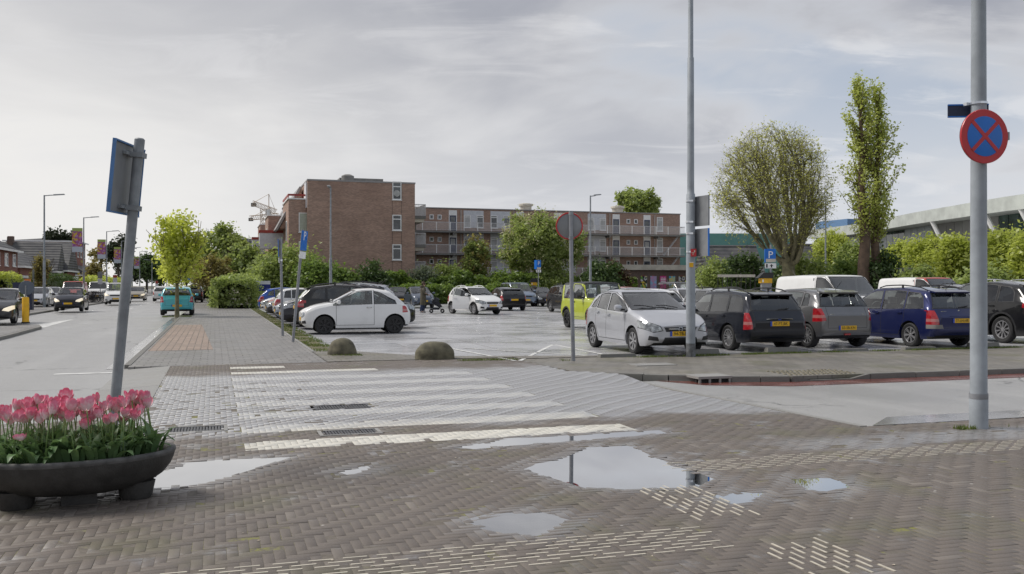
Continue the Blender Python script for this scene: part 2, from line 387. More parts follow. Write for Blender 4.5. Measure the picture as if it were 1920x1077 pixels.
M_PINK = tilemat('sand_tiles', (0.33, 0.25, 0.20), 0.17, 0.17, 0.0, 0.06, (0.5, 0.7), 0.05)
M_EARTH = plain('earth', (0.10, 0.095, 0.06), 0.9, var=0.35, scale=0.4, obj=False)
def sheet(name, poly, z, mat, edge=0.0):
    b = MB(); n = len(poly)
    b.v = [(x, y, z) for x, y in poly]; b.f = [tuple(range(n))]
    if edge:
        b.v += [(x, y, z - edge) for x, y in poly]; b.f += [(i, n + i, n + (i + 1) % n, (i + 1) % n) for i in range(n)]
    m = b.mesh(name); bm = bmesh.new(); bm.from_mesh(m); bmesh.ops.recalc_face_normals(bm, faces=bm.faces)
    if bm.faces[0].normal.z < 0:
        for f in bm.faces: f.normal_flip()
    bmesh.ops.triangulate(bm, faces=[f for f in bm.faces if len(f.verts) > 4]); bm.to_mesh(m); bm.free()
    return tag(link(name, m, mat), kind='structure')
def rect(x0, x1, y0, y1): return [(x0, y0), (x1, y0), (x1, y1), (x0, y1)]
sheet('ground', rect(-1200, 1200, -400, 2200), -0.30, M_EARTH)
sheet('main_road', rect(-9.8, -1.2, -40, 420), -0.06, M_ASPH, 0.1)
b = MB(); b.add([(7.1, 8.95, -.021), (160, 8.95, -.021), (160, 13.45, -.093), (7.1, 13.45, -.093), (7.1, 14.9, -.093), (160, 14.4, -.093)], [(0, 1, 2, 3), (3, 2, 5, 4)]); tag(b.build('side_street', M_ASPH), kind='structure')
sheet('red_gutter_strip', [(7.4, 14.95), (8.55, 14.3), (9.6, 14.02), (160, 14.02), (160, 13.42), (9.2, 13.42), (7.9, 14.0)], -0.088, M_REDP)
b = MB(); b.add([(7.035, 8.95, -.2), (7.13, 8.95, -.2), (7.13, 13.5, -.2), (7.035, 13.5, -.2), (7.035, 8.95, -.012), (7.13, 8.95, -.012), (7.13, 13.5, -.084), (7.035, 13.5, -.084)], [(0, 3, 2, 1), (4, 5, 6, 7), (0, 1, 5, 4), (1, 2, 6, 5), (2, 3, 7, 6), (3, 0, 4, 7)]); b.box(7.035, 7.13, 13.502, 15.3, -.2, -.084); tag(b.build('crossing_edging', M_CONC), kind='structure')
b = MB(); b.add([(7.2, 8.95, -.014), (160, 8.95, -.014), (160, 9.55, -.026), (7.9, 9.55, -.026)], [(0, 1, 2, 3)]); tag(b.build('gutter_strip', M_CONCL), kind='structure')
walk = sheet('sidewalk', [(-1.62, 19.62), (2.22, 19.62), (2.22, 150), (-1.62, 150)], 0.0, M_WALK, 0.1)
sheet('sand_tile_bay', [(-1.55, 24.2), (-0.04, 24.3), (-0.5, 39.7), (-1.55, 39.5)], 0.004, M_PINK)
sheet('left_pavement', rect(-70, -9.75, -40, 420), 0.03, M_WALK, 0.1)
FARK = [(6.35, 16.3), (7.0, 15.55), (7.7, 14.95), (8.6, 14.4), (9.6, 14.12)]
farpav = sheet('tile_pavement', [(160, 14.12), (160, 19.2), (6.2, 19.2)] + FARK, -0.002, M_TILE, 0.06)
# ---- kerbs
def kerbstones(name, line, wdt, z0, z1, step=1.0, parent=None, gap=0.012, mat=None):
    """a row of kerbstones along a polyline, each stone its own object under one kerb"""
    base = MB(); pts = []
    for i in range(len(line) - 1):
        a, b = Vector(line[i]), Vector(line[i + 1]); n = max(1, round((b - a).length / step))
        pts += [a.lerp(b, k / n) for k in range(n)]
    pts.append(Vector(line[-1]))
    for i in range(len(pts) - 1):
        a, b = pts[i], pts[i + 1]; d = (b - a).normalized(); q = Vector((-d.y, d.x))
        L = (b - a).length
        m = MB(); jj = rng.uniform(-0.004, 0.004)
        m.prism([(-L / 2 + gap / 2, -wdt / 2), (L / 2 - gap / 2, -wdt / 2), (L / 2 - gap / 2, wdt / 2), (-L / 2 + gap / 2, wdt / 2)], z0, z1 - 0.012)
        m.prism([(-L / 2 + gap / 2 + 0.006, -wdt / 2 + 0.012), (L / 2 - gap / 2 - 0.006, -wdt / 2 + 0.012), (L / 2 - gap / 2 - 0.006, wdt / 2 - 0.006), (-L / 2 + gap / 2 + 0.006, wdt / 2 - 0.006)], z1 - 0.014, z1)
        o = m.build('kerbstone', mat or M_KERB, parent); c = (a + b) / 2; o.location = (c.x, c.y, jj); o.rotation_euler[2] = math.atan2(d.y, d.x)
def krow(name, line, *a, **k):
    l0 = line[0]; b = MB(); 
    for i in range(len(line) - 1):
        p, q = Vector(line[i]), Vector(line[i + 1]); d = (q - p).normalized() * 0; n = Vector((-(q - p).y, (q - p).x)).normalized() * (a[0] / 2 - 0.01)
        b.add([(p.x + n.x, p.y + n.y, a[2] - 0.02), (q.x + n.x, q.y + n.y, a[2] - 0.02), (q.x - n.x, q.y - n.y, a[2] - 0.02), (p.x - n.x, p.y - n.y, a[2] - 0.02)], [(3, 2, 1, 0)])
    base = tag(b.build(name, M_DIRT), kind='structure'); kerbstones(name, line, *a, parent=base, **k); return base
krow('far_kerb', FARK[1:] + [(9.62, 14.12)], 0.16, -0.2, 0.006, step=0.6)
krow('far_kerb', [(11.25, 14.1), (45, 14.1)], 0.16, -0.2, 0.006)
# dropped kerb with a sloping block each side
b = MB()
for x0, x1, za, zb in ((9.62, 10.0, 0.006, -0.07), (10.85, 11.25, -0.07, 0.006)):
    b.add([(x0, 14.03, -0.2), (x1, 14.03, -0.2), (x1, 14.2, -0.2), (x0, 14.2, -0.2), (x0, 14.03, za), (x1, 14.03, zb), (x1, 14.2, zb), (x0, 14.2, za)],
          [(0, 3, 2, 1), (4, 5, 6, 7), (0, 1, 5, 4), (1, 2, 6, 5), (2, 3, 7, 6), (3, 0, 4, 7)])
b.box(10.0, 10.85, 14.03, 14.2, -0.2, -0.07)
tag(b.build('dropped_kerb', M_KERB), kind='structure')
M_COB = conc('cobble', (0.20, 0.18, 0.13), 0.5, 0.75, 3)
b = MB(); rc = random.Random(3)
for i in range(15):
    for j in range(9):
        x, y = 9.75 + i * 0.095 + rc.uniform(-.01, .01) + (j % 2) * 0.045, 14.26 + j * 0.09 + rc.uniform(-.01, .01); r = rc.uniform(.036, .045)
        z = -0.004 + rc.uniform(0, .012)
        b.add([(x + r * math.cos(q), y + r * math.sin(q), -0.03) for q in (0.4, 1.5, 2.6, 3.7, 4.8, 5.8)] + [(x + r * .6 * math.cos(q), y + r * .6 * math.sin(q), z + .012) for q in (0.4, 1.5, 2.6, 3.7, 4.8, 5.8)],
              [(k, (k + 1) % 6, 6 + (k + 1) % 6, 6 + k) for k in range(6)] + [(6, 7, 8, 9, 10, 11)])
o = b.build('cobble_patch', M_COB, farpav); o['kind'] = 'stuff'
b = MB(); b.box(-1.72, -1.60, 20.0, 150, -0.2, 0.012); tag(b.build('near_kerb', M_KERB), kind='structure')
b = MB(); b.box(-9.86, -9.70, -40, 420, -0.2, 0.045); tag(b.build('left_kerb', M_KERB), kind='structure')
sheet('road_gutter', rect(-2.05, -1.72, 19.9, 150), -0.055, M_CONCL)
b = MB(); b.box(2.2, 2.28, 22.6, 70, -0.2, 0.02); tag(b.build('car_park_edging', M_CONC), kind='structure')
# ---- ramp slabs from the road up to the crossing
b = MB(); b.add([(-1.75, 11.9, -0.08), (-0.82, 11.9, -0.03), (-0.82, 19.7, -0.03), (-1.75, 19.7, -0.08)], [(0, 1, 2, 3)])
ramp = tag(b.build('crossing_ramp', M_DIRT), kind='structure')
for i in range(4):
    y0 = 12.0 + i * 1.92
    m = MB(); g = 0.012
    v = [(-1.74, y0 + g), (-0.84, y0 + g), (-0.84, y0 + 1.92 - g), (-1.74, y0 + 1.92 - g)]
    zz_ = [-0.052, 0.004, 0.004, -0.052]; j = rng.uniform(-.004, .004)
    m.add([(x, y, -0.12) for x, y in v] + [(x, y, z + j) for (x, y), z in zip(v, zz_)], [(0, 3, 2, 1), (4, 5, 6, 7), (0, 1, 5, 4), (1, 2, 6, 5), (2, 3, 7, 6), (3, 0, 4, 7)])
    m.build('ramp_slab', M_CONC, ramp)
b = MB(); b.add([(-1.62, 19.62, 0), (-0.84, 19.62, 0), (-0.84, 19.68, 0), (-1.62, 19.68, 0)], [(0, 1, 2, 3)])
# ---- bricks
fore = sheet('brick_forecourt', [(-3.4, -6), (30, -6), (30, 8.95), (-3.4, 8.95)], -0.062, M_JOINT)
cross = sheet('brick_crossing', [(-0.84, 8.95), (5.0, 8.95), (5.0, 14), (6.3, 16.3), (6.2, 19.62), (-0.84, 19.62)], -0.062, M_JOINT)
# sand bed that fills the joints almost to the top
gx = np.arange(-3.35, 13.2, 0.1); gy = np.arange(2.9, 19.7, 0.1)
X, Y = np.meshgrid(gx, gy); Z = ground_z(X, Y) - np.where(Y > 9.9, 0.0014, 0.0016)
idx = np.arange(X.size).reshape(X.shape)
q = np.stack([idx[:-1, :-1], idx[:-1, 1:], idx[1:, 1:], idx[1:, :-1]], -1).reshape(-1, 4)
mxc, myc = X[:-1, :-1].ravel() + .05, Y[:-1, :-1].ravel() + .05
kx = np.array([p[0] for p in FARK]); ky = np.array([p[1] for p in FARK])
ok = ~((mxc > 6.98) & (myc > 8.92)) & ~((mxc < -0.86) & (myc > 11.95)) & ~((mxc > 6.28) & (myc > np.interp(mxc, kx, ky) - .1) & (myc > 8.95))
for (sx0, sx1, sy0, sy1) in [(1.22, 1.98, 12.16, 12.62), (1.05, 1.75, 10.02, 10.42), (-0.55, 0.15, 10.72, 11.2)]: ok &= ~((mxc > sx0 - .02) & (mxc < sx1 + .02) & (myc > sy0 - .02) & (myc < sy1 + .02))
link('joint_sand', nmesh('joint_sand', np.stack([X, Y, Z], -1).reshape(-1, 3), q[ok]), M_JOINT, fore)
sheet('brick_corner', rect(-3.4, -0.84, 8.95, 12.0), -0.062, M_JOINT)
STR = []                                    # zebra stripes: x0, x1, y0, y1
for y0, x1 in ((9.36, 4.45), (10.46, 4.45), (11.6, 4.45), (12.74, 4.45), (13.88, 4.45), (15.05, 4.45), (16.2, 4.45), (17.45, 2.95), (18.55, 1.3)):
    STR.append((0.28, x1, y0, y0 + 0.52 if y0 < 17 else y0 + 0.42))
GR = [(1.22, 1.98, 12.16, 12.62), (1.05, 1.75, 10.02, 10.42), (-0.55, 0.15, 10.72, 11.2)]      # drain covers
a = 0.2 / 3
cells = []
for region in ('b', 'w'):
    ix = np.arange(-52, 215); iy = np.arange(30, 300)
    CXg, CYg = np.meshgrid(ix, iy); k4 = (CXg - CYg) % 6
    for typ, kk in (('h', 0), ('v', 5)):
        mx = k4 == kk; x0 = CXg[mx] * a; y0 = CYg[mx] * a
        x1 = x0 + (3 * a if typ == 'h' else a); y1 = y0 + (a if typ == 'h' else 3 * a)
        if region == 'w':
            for (sx0, sx1, sy0, sy1) in STR:
                X0, X1, Y0, Y1 = np.maximum(x0, sx0), np.minimum(x1, sx1), np.maximum(y0, sy0), np.minimum(y1, sy1)
                ok = (X1 - X0 > 0.03) & (Y1 - Y0 > 0.03)
                cells.append(np.stack([X0[ok], X1[ok], Y0[ok], Y1[ok], np.ones(ok.sum()), np.full(ok.sum(), 0 if typ == 'h' else 1)], -1))
        else:
            fr_ = ((y0 + y1) / 2 > 8.95)
            x1 = np.where(fr_ & (x0 < 7.03), np.minimum(x1, 7.03), x1); x0 = np.where((y0 > 11.9) & (x1 > -.8), np.maximum(x0, -.835), x0); y1 = np.where((y0 < 8.93) & (x0 > 7.0), np.minimum(y1, 8.94), y1)
            cx, cy = (x0 + x1) / 2, (y0 + y1) / 2
            ok = (x1 - x0 > .02) & (y1 - y0 > .02)
            ok &= ((cy < 8.95) & (cx > -3.3)) | ((cx > -0.84) & (cx < 7.04) & (cy < 19.6)) | ((cx > -3.3) & (cx < -0.84) & (cy < 12.0))
            # far boundary: the kerb curve
            kx = np.array([p[0] for p in FARK]); ky = np.array([p[1] for p in FARK])
            ok &= ~((cx > 6.28) & (cy > np.interp(cx, kx, ky) - 0.08) & (cy > 8.95))
            D = cx * math.sin(YAW) + cy * math.cos(YAW); XX = cx * math.cos(YAW) - cy * math.sin(YAW)
            ok &= (D > 3.2) & (np.abs(XX) < 0.62 * D + 1.5)
            for (sx0, sx1, sy0, sy1) in STR: ok &= ~((x0 > sx0 - 0.02) & (x1 < sx1 + 0.02) & (y0 > sy0 - 0.02) & (y1 < sy1 + 0.02))
            for (sx0, sx1, sy0, sy1) in GR: ok &= ~((cx > sx0) & (cx < sx1) & (cy > sy0) & (cy < sy1))
            cells.append(np.stack([x0[ok], x1[ok], y0[ok], y1[ok], np.zeros(ok.sum()), np.full(ok.sum(), 0 if typ == 'h' else 1)], -1))
cells = np.concatenate(cells)
for (sx0, sx1, sy0, sy1) in GR:            # covers lie in front of the stripes too
    cx, cy = (cells[:, 0] + cells[:, 1]) / 2, (cells[:, 2] + cells[:, 3]) / 2
    cells = cells[~((cx > sx0) & (cx < sx1) & (cy > sy0) & (cy < sy1))]
nr = np.random.RandomState(5); nb = len(cells)
cx, cy = (cells[:, 0] + cells[:, 1]) / 2, (cells[:, 2] + cells[:, 3]) / 2
hx, hy = (cells[:, 1] - cells[:, 0]) / 2 - 0.0014, (cells[:, 3] - cells[:, 2]) / 2 - 0.0014
bz = ground_z(cx, cy) + nr.normal(0, 1, nb) * np.where(cy > 9.9, 0.00035, 0.0009) + cells[:, 4] * 0.0008
rough_zone = (cx < 1.5) & (cy > 10.3) & (cy < 15.8) & (cx > -0.84)
bz += np.where(rough_zone, nr.normal(0, 0.0009, nb), 0)
e = 0.03
sxs = (ground_z(cx + e, cy) - ground_z(cx - e, cy)) / (2 * e) + nr.normal(0, 1, nb) * np.where(rough_zone, 0.0045, np.where(cy > 9.9, 0.0016, 0.003))
sys_ = (ground_z(cx, cy + e) - ground_z(cx, cy - e)) / (2 * e) + nr.normal(0, 1, nb) * np.where(rough_zone, 0.0045, np.where(cy > 9.9, 0.0016, 0.003))
Dc = cx * math.sin(YAW) + cy * math.cos(YAW); Xc = cx * math.cos(YAW) - cy * math.sin(YAW)
inview = (np.abs(Xc) < 0.55 * Dc) & (Dc > 5.12) & ~((cx < -0.25) & (cy > 6.6) & (cy < 8.0))
rank = np.where(inview & (cells[:, 4] == 0), Dc, 1e9 + Dc); order = np.argsort(rank); single = np.zeros(nb, bool); single[order[:300]] = True
wr_ = np.where(inview & (cells[:, 4] == 1), Dc, 1e9); wsingle = np.zeros(nb, bool); wsingle[np.argsort(wr_)[:260]] = True
def brick_arrays(sel, local=False):
    n = sel.sum(); HX, HY_ = hx[sel], hy[sel]; c = 0.0004
    sg = np.array([(-1, -1), (1, -1), (1, 1), (-1, 1)], float)
    rings = []
    for ins, dz in ((0, -0.034), (0, -c), (c, 0.0)):
        px_ = sg[None, :, 0] * (HX[:, None] - ins); py_ = sg[None, :, 1] * (HY_[:, None] - ins)
        pz_ = dz + (sxs[sel][:, None] * px_ + sys_[sel][:, None] * py_ if dz > -0.02 else 0 * px_)
        if not local: px_ = px_ + cx[sel][:, None]; py_ = py_ + cy[sel][:, None]; pz_ = pz_ + bz[sel][:, None]
        rings.append(np.stack([px_, py_, pz_], -1))
    V = np.concatenate(rings, 1).reshape(-1, 3)
    fq = [(8, 9, 10, 11)] + [(r * 4 + i, r * 4 + (i + 1) % 4, r * 4 + 4 + (i + 1) % 4, r * 4 + 4 + i) for r in (0, 1) for i in range(4)]
    Fq = (np.array(fq)[None] + 12 * np.arange(n)[:, None, None]).reshape(-1, 4)
    return V, Fq
dampv = np.zeros(nb)
for p_ in PUD: dampv = np.maximum(dampv, smooth01((sdf(p_, cx, cy) + .30) / .26))
def damp(m, vals):
    at = m.attributes.new('damp', 'FLOAT', 'POINT'); at.data.foreach_set('value', np.repeat(vals, 12).astype(np.float32)); return m
for nm, selw, mt in (('brick', cells[:, 4] == 0, M_BRICK), ('white_brick', cells[:, 4] == 1, M_WHITE)):
    sg_ = single if nm == 'brick' else wsingle
    for par, reg in ((fore, cy < 8.95), (cross, cy >= 8.95)):
        sel = selw & ~sg_ & reg
        if sel.sum() == 0: continue
        V, Fq = brick_arrays(sel); o = link(nm + '_paving', damp(nmesh(nm + '_paving', V, Fq), dampv[sel]), mt, par); o['kind'] = 'stuff'
    for i in np.nonzero(selw & sg_)[0]:
        s1 = np.zeros(nb, bool); s1[i] = True
        V, Fq = brick_arrays(s1, True); o = link(nm, damp(nmesh(nm, V, Fq), dampv[s1]), mt, fore if cy[i] < 8.95 else cross); o.location = (cx[i], cy[i], bz[i])
# ---- puddles: level sheets of water lying in the dips
k = NM('puddle_water'); k.t.nodes.remove(k.b)
tr = k.n('ShaderNodeBsdfTransparent'); tr.inputs[0].default_value = (0.55, 0.52, 0.5, 1)
gl = k.n('ShaderNodeBsdfGlossy'); gl.inputs['Roughness'].default_value = 0.015
fr = k.n('ShaderNodeFresnel'); fr.inputs[0].default_value = 1.45
mx = k.n('ShaderNodeMixShader'); k.l(k.math('MINIMUM', k.math('MULTIPLY', fr.outputs[0], 3.0), 1.0), mx.inputs[0]); k.l(tr.outputs[0], mx.inputs[1]); k.l(gl.outputs[0], mx.inputs[2]); k.l(mx.outputs[0], k.o.inputs[0])
bp = k.n('ShaderNodeBump'); k.l(k.noise(k.pos(), 6, 2), bp.inputs['Height']); bp.inputs['Strength'].default_value = 0.03; bp.inputs['Distance'].default_value = 0.002; k.l(bp.outputs[0], gl.inputs['Normal'])
M_WATER = k.m
for i, p in enumerate(PUD):
    c = p.mean(0); pts = []
    for j in range(len(p)):
        q0, q1 = p[j], p[(j + 1) % len(p)]
        for u in np.linspace(0, 1, 6)[:-1]:
            w_ = q0 * (1 - u) + q1 * u; d = (w_ - c); pts.append(w_ + d / np.linalg.norm(d) * 0.075)
    # level relative to the local ground
    zl = -0.2 * DIP[i]
    z3 = np.array([[x, y, zl] for x, y in pts])
    b = MB(); n = len(pts); b.v = [tuple(v) for v in z3] + [(c[0], c[1], zl)]; b.f = [(j, (j + 1) % n, n) for j in range(n)]
    po_ = tag(b.build('puddle', M_WATER), kind='structure')
    if po_.data.polygons[0].normal.z < 0: po_.data.flip_normals()
# ---- tactile ribs set into the bricks
M_RIB = plain('tactile_rib', (0.50, 0.46, 0.38), 0.6, var=0.15, scale=9, obj=False)
ribm = MB(); ribm.prism([(-.068, -.0075), (.068, -.0075), (.072, 0), (.068, .0075), (-.068, .0075), (-.072, 0)], -0.012, 0.0035); ribm = ribm.mesh('tactile_rib'); ribm.materials.append(M_RIB)
rr = random.Random(11); nrib = 0; bandc = MB()
for (x0, x1, y0, y1, ax) in ((-0.9, 3.02, 5.0, 5.56, 0), (3.12, 3.66, 5.66, 7.06, 1), (3.12, 3.66, 4.3, 5.0, 1), (3.75, 9.6, 7.12, 7.62, 0)):
    rows = int(((y1 - y0) if ax == 0 else (x1 - x0)) / 0.0667)
    for r in range(rows):
        u = (x0 if ax == 0 else y0) + (r * 0.087) % 0.2 + 0.07; end = x1 if ax == 0 else y1
        while u < end:
            if rr.random() > 0.07:
                p = (u + rr.uniform(-.008, .008), y0 + (r + .5) * 0.0667) if ax == 0 else (x0 + (r + .5) * 0.0667, u + rr.uniform(-.008, .008))
                z = float(ground_z(np.array([p[0]]), np.array([p[1]]))[0])
                if x0 < 3.7:
                    o = link('tactile_rib', ribm, None, fore); o.location = (*p, z); o.rotation_euler[2] = (math.pi / 2 if ax else 0) + rr.uniform(-.02, .02)
                else: bandc.box(p[0] - .07, p[0] + .07, p[1] - .0075, p[1] + .0075, z - .012, z + .0035)
            u += 0.2
o = bandc.build('tactile_rib_band', M_RIB, fore); o['kind'] = 'stuff'
# ---- car park of big concrete slabs
park = sheet('car_park', [(2.28, 19.2), (120, 19.2), (120, 120), (2.28, 120)], -0.05, M_DIRT)
sx, sy = 1.98, 1.98
slabs = []
x = 2.75
while x < 62:
    y = 19.35
    while y < 76:
        slabs.append((x, y)); y += 2.0
    x += 2.0
slabs.sort(key=lambda p: p[0] ** 2 + p[1] ** 2)
slm = MB(); slm.prism(rect(-sx / 2, sx / 2, -sy / 2, sy / 2), -0.05, -0.008); slm.prism(rect(-sx / 2 + .015, sx / 2 - .015, -sy / 2 + .015, sy / 2 - .015), -0.009, 0.0)
slm = slm.mesh('concrete_slab'); slm.materials.append(M_SLAB); far = MB(); cnt = 0
for (x, y) in slabs:
    px_ = CX + F_PX * (x * math.cos(YAW) - y * math.sin(YAW)) / (x * math.sin(YAW) + y * math.cos(YAW))
    if cnt < 300 and px_ < 2000:
        o = link('concrete_slab', slm, None, park); o.location = (x + 1, y + 1, rng.uniform(-.006, .002)); o.rotation_euler = (rng.uniform(-.003, .003), rng.uniform(-.003, .003), rng.uniform(-.002, .002)); cnt += 1
    else: far.box(x + .01, x + 1.99, y + .01, y + 1.99, -0.05, -0.004 + rng.uniform(-.004, .004))
o = far.build('concrete_slabs_beyond', M_SLAB, park); o['kind'] = 'stuff'
sheet('brick_apron', [(2.22, 19.62), (6.3, 19.62), (6.3, 19.3), (6.2, 19.2), (9, 19.2), (9, 19.35), (4.6, 20.4), (3.3, 22.4), (2.22, 23.6)], 0.010, M_TILE)
# ---- painted lines
def stripe(p, q, wd=0.1, z=0.006, name='parking_line'):
    p, q = Vector(p), Vector(q); d = (q - p).normalized(); n = Vector((-d.y, d.x)) * wd / 2; b = MB()
    b.v = [(*(p + n), z), (*(p - n), z), (*(q - n), z), (*(q + n), z)]; b.f = [(0, 1, 2, 3)]
    tag(b.build(name, M_MARK), kind='structure')
for (p, q) in (((815, 648), (966, 677)), ((868, 653), (1128, 669)), ((975, 677), (1036, 647)), ((1040, 647), (1152, 669))): stripe(G(*p), G(*q), 0.09)
for sx_ in (11.45, 14.05, 16.75, 19.75, 23.0): stripe((sx_, 19.5), (sx_, 24.2))
for sx_ in (13.0, 15.6, 18.2, 20.8): stripe((sx_, 30.5), (sx_, 35.5), z=0.007)
stripe((-2.85, 19.1), (-1.85, 19.1), 0.22, -0.055, 'road_marking')
for y in range(62, 150, 9): stripe((-5.75, y), (-5.75, y + 3), 0.12, -0.055, 'road_marking')
for (p, q, wd) in (((105, 632), (128, 631.6), .08), ((150, 631), (165, 630.6), .07)): stripe(G(*p), G(*q), wd, -0.055, 'road_marking')
b = MB(); b.v = [(*G(68, 607), -0.055), (*G(82, 612), -0.055), (*G(141, 596), -0.055)]; b.f = [(0, 1, 2)]; tag(b.build('road_marking', M_MARK), kind='structure')
# ---- traffic island
isl = [(-6.55, 20), (-6.25, 20), (-6.15, 33), (-6.25, 39.0), (-6.6, 40.6), (-7.2, 40.6), (-7.6, 38.5), (-7.75, 33), (-7.75, 20)]
b = MB(); b.prism(isl, -0.1, 0.04)
cxm = sum(p[0] for p in isl) / len(isl)
tag(b.build('traffic_island', M_KERB), 'low grey concrete traffic island in the main road beside yellow post', 'traffic island')
sheet('island_paving', [(cxm + (x - cxm) * 0.78, 20 + (y - 20) * 0.985) for x, y in isl], 0.046, M_WALK)
# ================================================================ buildings
def brickwall(name, c, mortar=(0.22, 0.19, 0.17), stain=0.5):
    k = NM(name); pos = k.pos(); sep = k.n('ShaderNodeSeparateXYZ'); k.l(pos, sep.inputs[0])
    cm = k.n('ShaderNodeCombineXYZ'); k.l(k.math('ADD', sep.outputs[0], sep.outputs[1]), cm.inputs[0]); k.l(sep.outputs[2], cm.inputs[1])
    b = k.n('ShaderNodeTexBrick'); k.l(cm.outputs[0], b.inputs[0]); b.inputs['Scale'].default_value = 1; b.inputs['Brick Width'].default_value = 0.22; b.inputs['Row Height'].default_value = 0.065
    b.inputs['Mortar Size'].default_value = 0.006; b.inputs['Color1'].default_value = (*[x * .75 for x in c], 1); b.inputs['Color2'].default_value = (*[x * 1.2 for x in c], 1); b.inputs['Mortar'].default_value = (*mortar, 1)
    n1 = k.noise(pos, 0.35, 6, 0.6); n2 = k.noise(k.pos((0.25, 0.25, 2.2)), 1.1, 5)
    cc = k.mix(k.rng(n1, 0.4, 0.7, 0, stain), b.outputs[0], tuple(x * 0.55 for x in c)); cc = k.mix(k.rng(n2, 0.45, 0.75, 0, 0.3), cc, tuple(x * 1.35 for x in c))
    k.set('Base Color', cc); k.set('Roughness', 0.85); MATS[name] = k.m; return k.m
M_BW = brickwall('flat_brick', (0.43, 0.28, 0.215)); M_BW2 = brickwall('dark_brick', (0.13, 0.085, 0.065)); M_BW3 = brickwall('red_brick', (0.25, 0.085, 0.055))
M_WHT = plain('white_frame', (0.82, 0.82, 0.81), 0.5, var=0.06); M_GREY = plain('grey_slab', (0.20, 0.195, 0.185), 0.7, var=0.2, scale=1.2); M_RAIL = plain('rail_grey', (0.58, 0.58, 0.59), 0.45, var=0.1)
M_PANEL = plain('grey_panel', (0.60, 0.61, 0.64), 0.6, var=0.08); M_NAVY = plain('navy_door', (0.035, 0.045, 0.10), 0.4, var=0.15); M_REDR = plain('red_trim', (0.33, 0.045, 0.035), 0.5, var=0.1)
M_CREAM = plain('cream_fascia', (0.55, 0.51, 0.43), 0.7, var=0.15, scale=1.5); M_ROOFF = plain('roof_edge', (0.30, 0.29, 0.29), 0.6, var=0.1); M_PIPE = plain('downpipe', (0.5, 0.47, 0.44), 0.6, var=0.1)
k = NM('window_glass'); k.set('Base Color', k.mix(k.rng(k.noise(k.pos(), 0.8, 2), .4, .6), (0.03, 0.035, 0.04), (0.10, 0.11, 0.115))); k.set('Roughness', 0.05); k.set('Specular IOR Level', 0.8); M_PANE = k.m
M_BLIND = plain('blind', (0.46, 0.50, 0.42), 0.6, var=0.08)
M_CURT = plain('curtain', (0.45, 0.45, 0.44), 0.8, var=0.15, scale=3)
def window(par, c, wd, ht, face, d=0.06, pane=None, mull=None, sill=True, name='window'):
    """face: 'F' looks to -Y (wall at y), 'L' looks to -X, 'R' to +X. c = centre of the opening on the wall face"""
    M = Matrix.Translation(c) @ Matrix.Rotation({'F': 0, 'L': -math.pi / 2, 'R': math.pi / 2}[face], 4, 'Z')
    f = MB(); t = 0.09
    f.box(-wd / 2, -wd / 2 + t, -d, 0.1, -ht / 2, ht / 2, M); f.box(wd / 2 - t, wd / 2, -d, 0.1, -ht / 2, ht / 2, M)
    f.box(-wd / 2 + t, wd / 2 - t, -d, 0.1, ht / 2 - t, ht / 2, M); f.box(-wd / 2 + t, wd / 2 - t, -d, 0.1, -ht / 2, -ht / 2 + t, M)
    for u in (mull or []): f.box(-wd / 2 + t, wd / 2 - t, -d + .012, 0.09, -ht / 2 + ht * u - t / 2, -ht / 2 + ht * u + t / 2, M)
    if sill: f.box(-wd / 2 - .05, wd / 2 + .05, -d - .06, 0.0, -ht / 2 - .07, -ht / 2 - .002, M)
    o = f.build(name, M_WHT, par)
    p = MB(); p.box(-wd / 2 + t * .7, wd / 2 - t * .7, -0.02, 0.05, -ht / 2 + t * .7, ht / 2 - t * .7, M); p.build('pane', pane or M_PANE, o)
    return o
TG = 86.6; X0, X1 = S(577, TG), S(778, TG); HT = 11.15
apt = empty('apartment_block', ((X0 + X1) / 2, TG, 0)); OFF = Matrix.Translation(apt.location)
tag(apt, 'four storey brown brick apartment block end wall with galleries along its rear wing', 'apartment block')
def ab(mb, name, mat, par=None, smooth=None):
    """build in street coordinates under the block"""
    if par is None: mb.xform(OFF.inverted()); return mb.build(name, mat, apt, smooth)
    return mb.build(name, mat, par, smooth)
TW = 113.2; XW1 = S(1275, 113.2)
m = MB(); m.box(X0, X1, TG, TG + 34, 0, HT); wall = ab(m, 'end_wall', M_BW)
m = MB(); m.box(X0 - .05, X1 + .05, TG - .04, TG + 34, HT, HT + .14); ab(m, 'roof_edge', M_ROOFF)
m = MB(); m.box(S(632, 92), S(712, 92), 90, 99, HT + .1, HT + .75); m.lathe([(.55, 0), (.6, .3), (.6, .7), (.3, .85)], 14, (S(652, 89), 89, HT + .1), close=True); ab(m, 'roof_plant', M_GREY)
def winapt(c, *a, **k_):
    o = window(apt, (c[0] - apt.location.x, c[1] - apt.location.y, c[2]), *a, **k_); return o
D_ = 88.0
for ya, yb in ((342, 376), (404, 433), (459, 488), (515, 543)):
    z1, z0 = ZH(ya, D_), ZH(yb, D_)
    winapt((S(744, TG), TG, (z0 + z1) / 2), 0.86, z1 - z0, 'F', mull=[0.72], pane=M_PANE)
m = MB(); m.lathe([(.3, 0), (.3, .04)], 20, close=True); m.xform(Matrix.Translation((S(744, TG), TG - .02, ZH(364, D_))) @ Matrix.Rotation(R(90), 4, 'X')); ab(m, 'vent_disc', M_CURT)
# seams of the end wall and a water stain line
m = MB()
for px in (735.5, 753): m.box(S(px, TG) - .02, S(px, TG) + .02, TG - .012, TG + .05, 0, HT - .05)
ab(m, 'wall_seam', M_BW2)
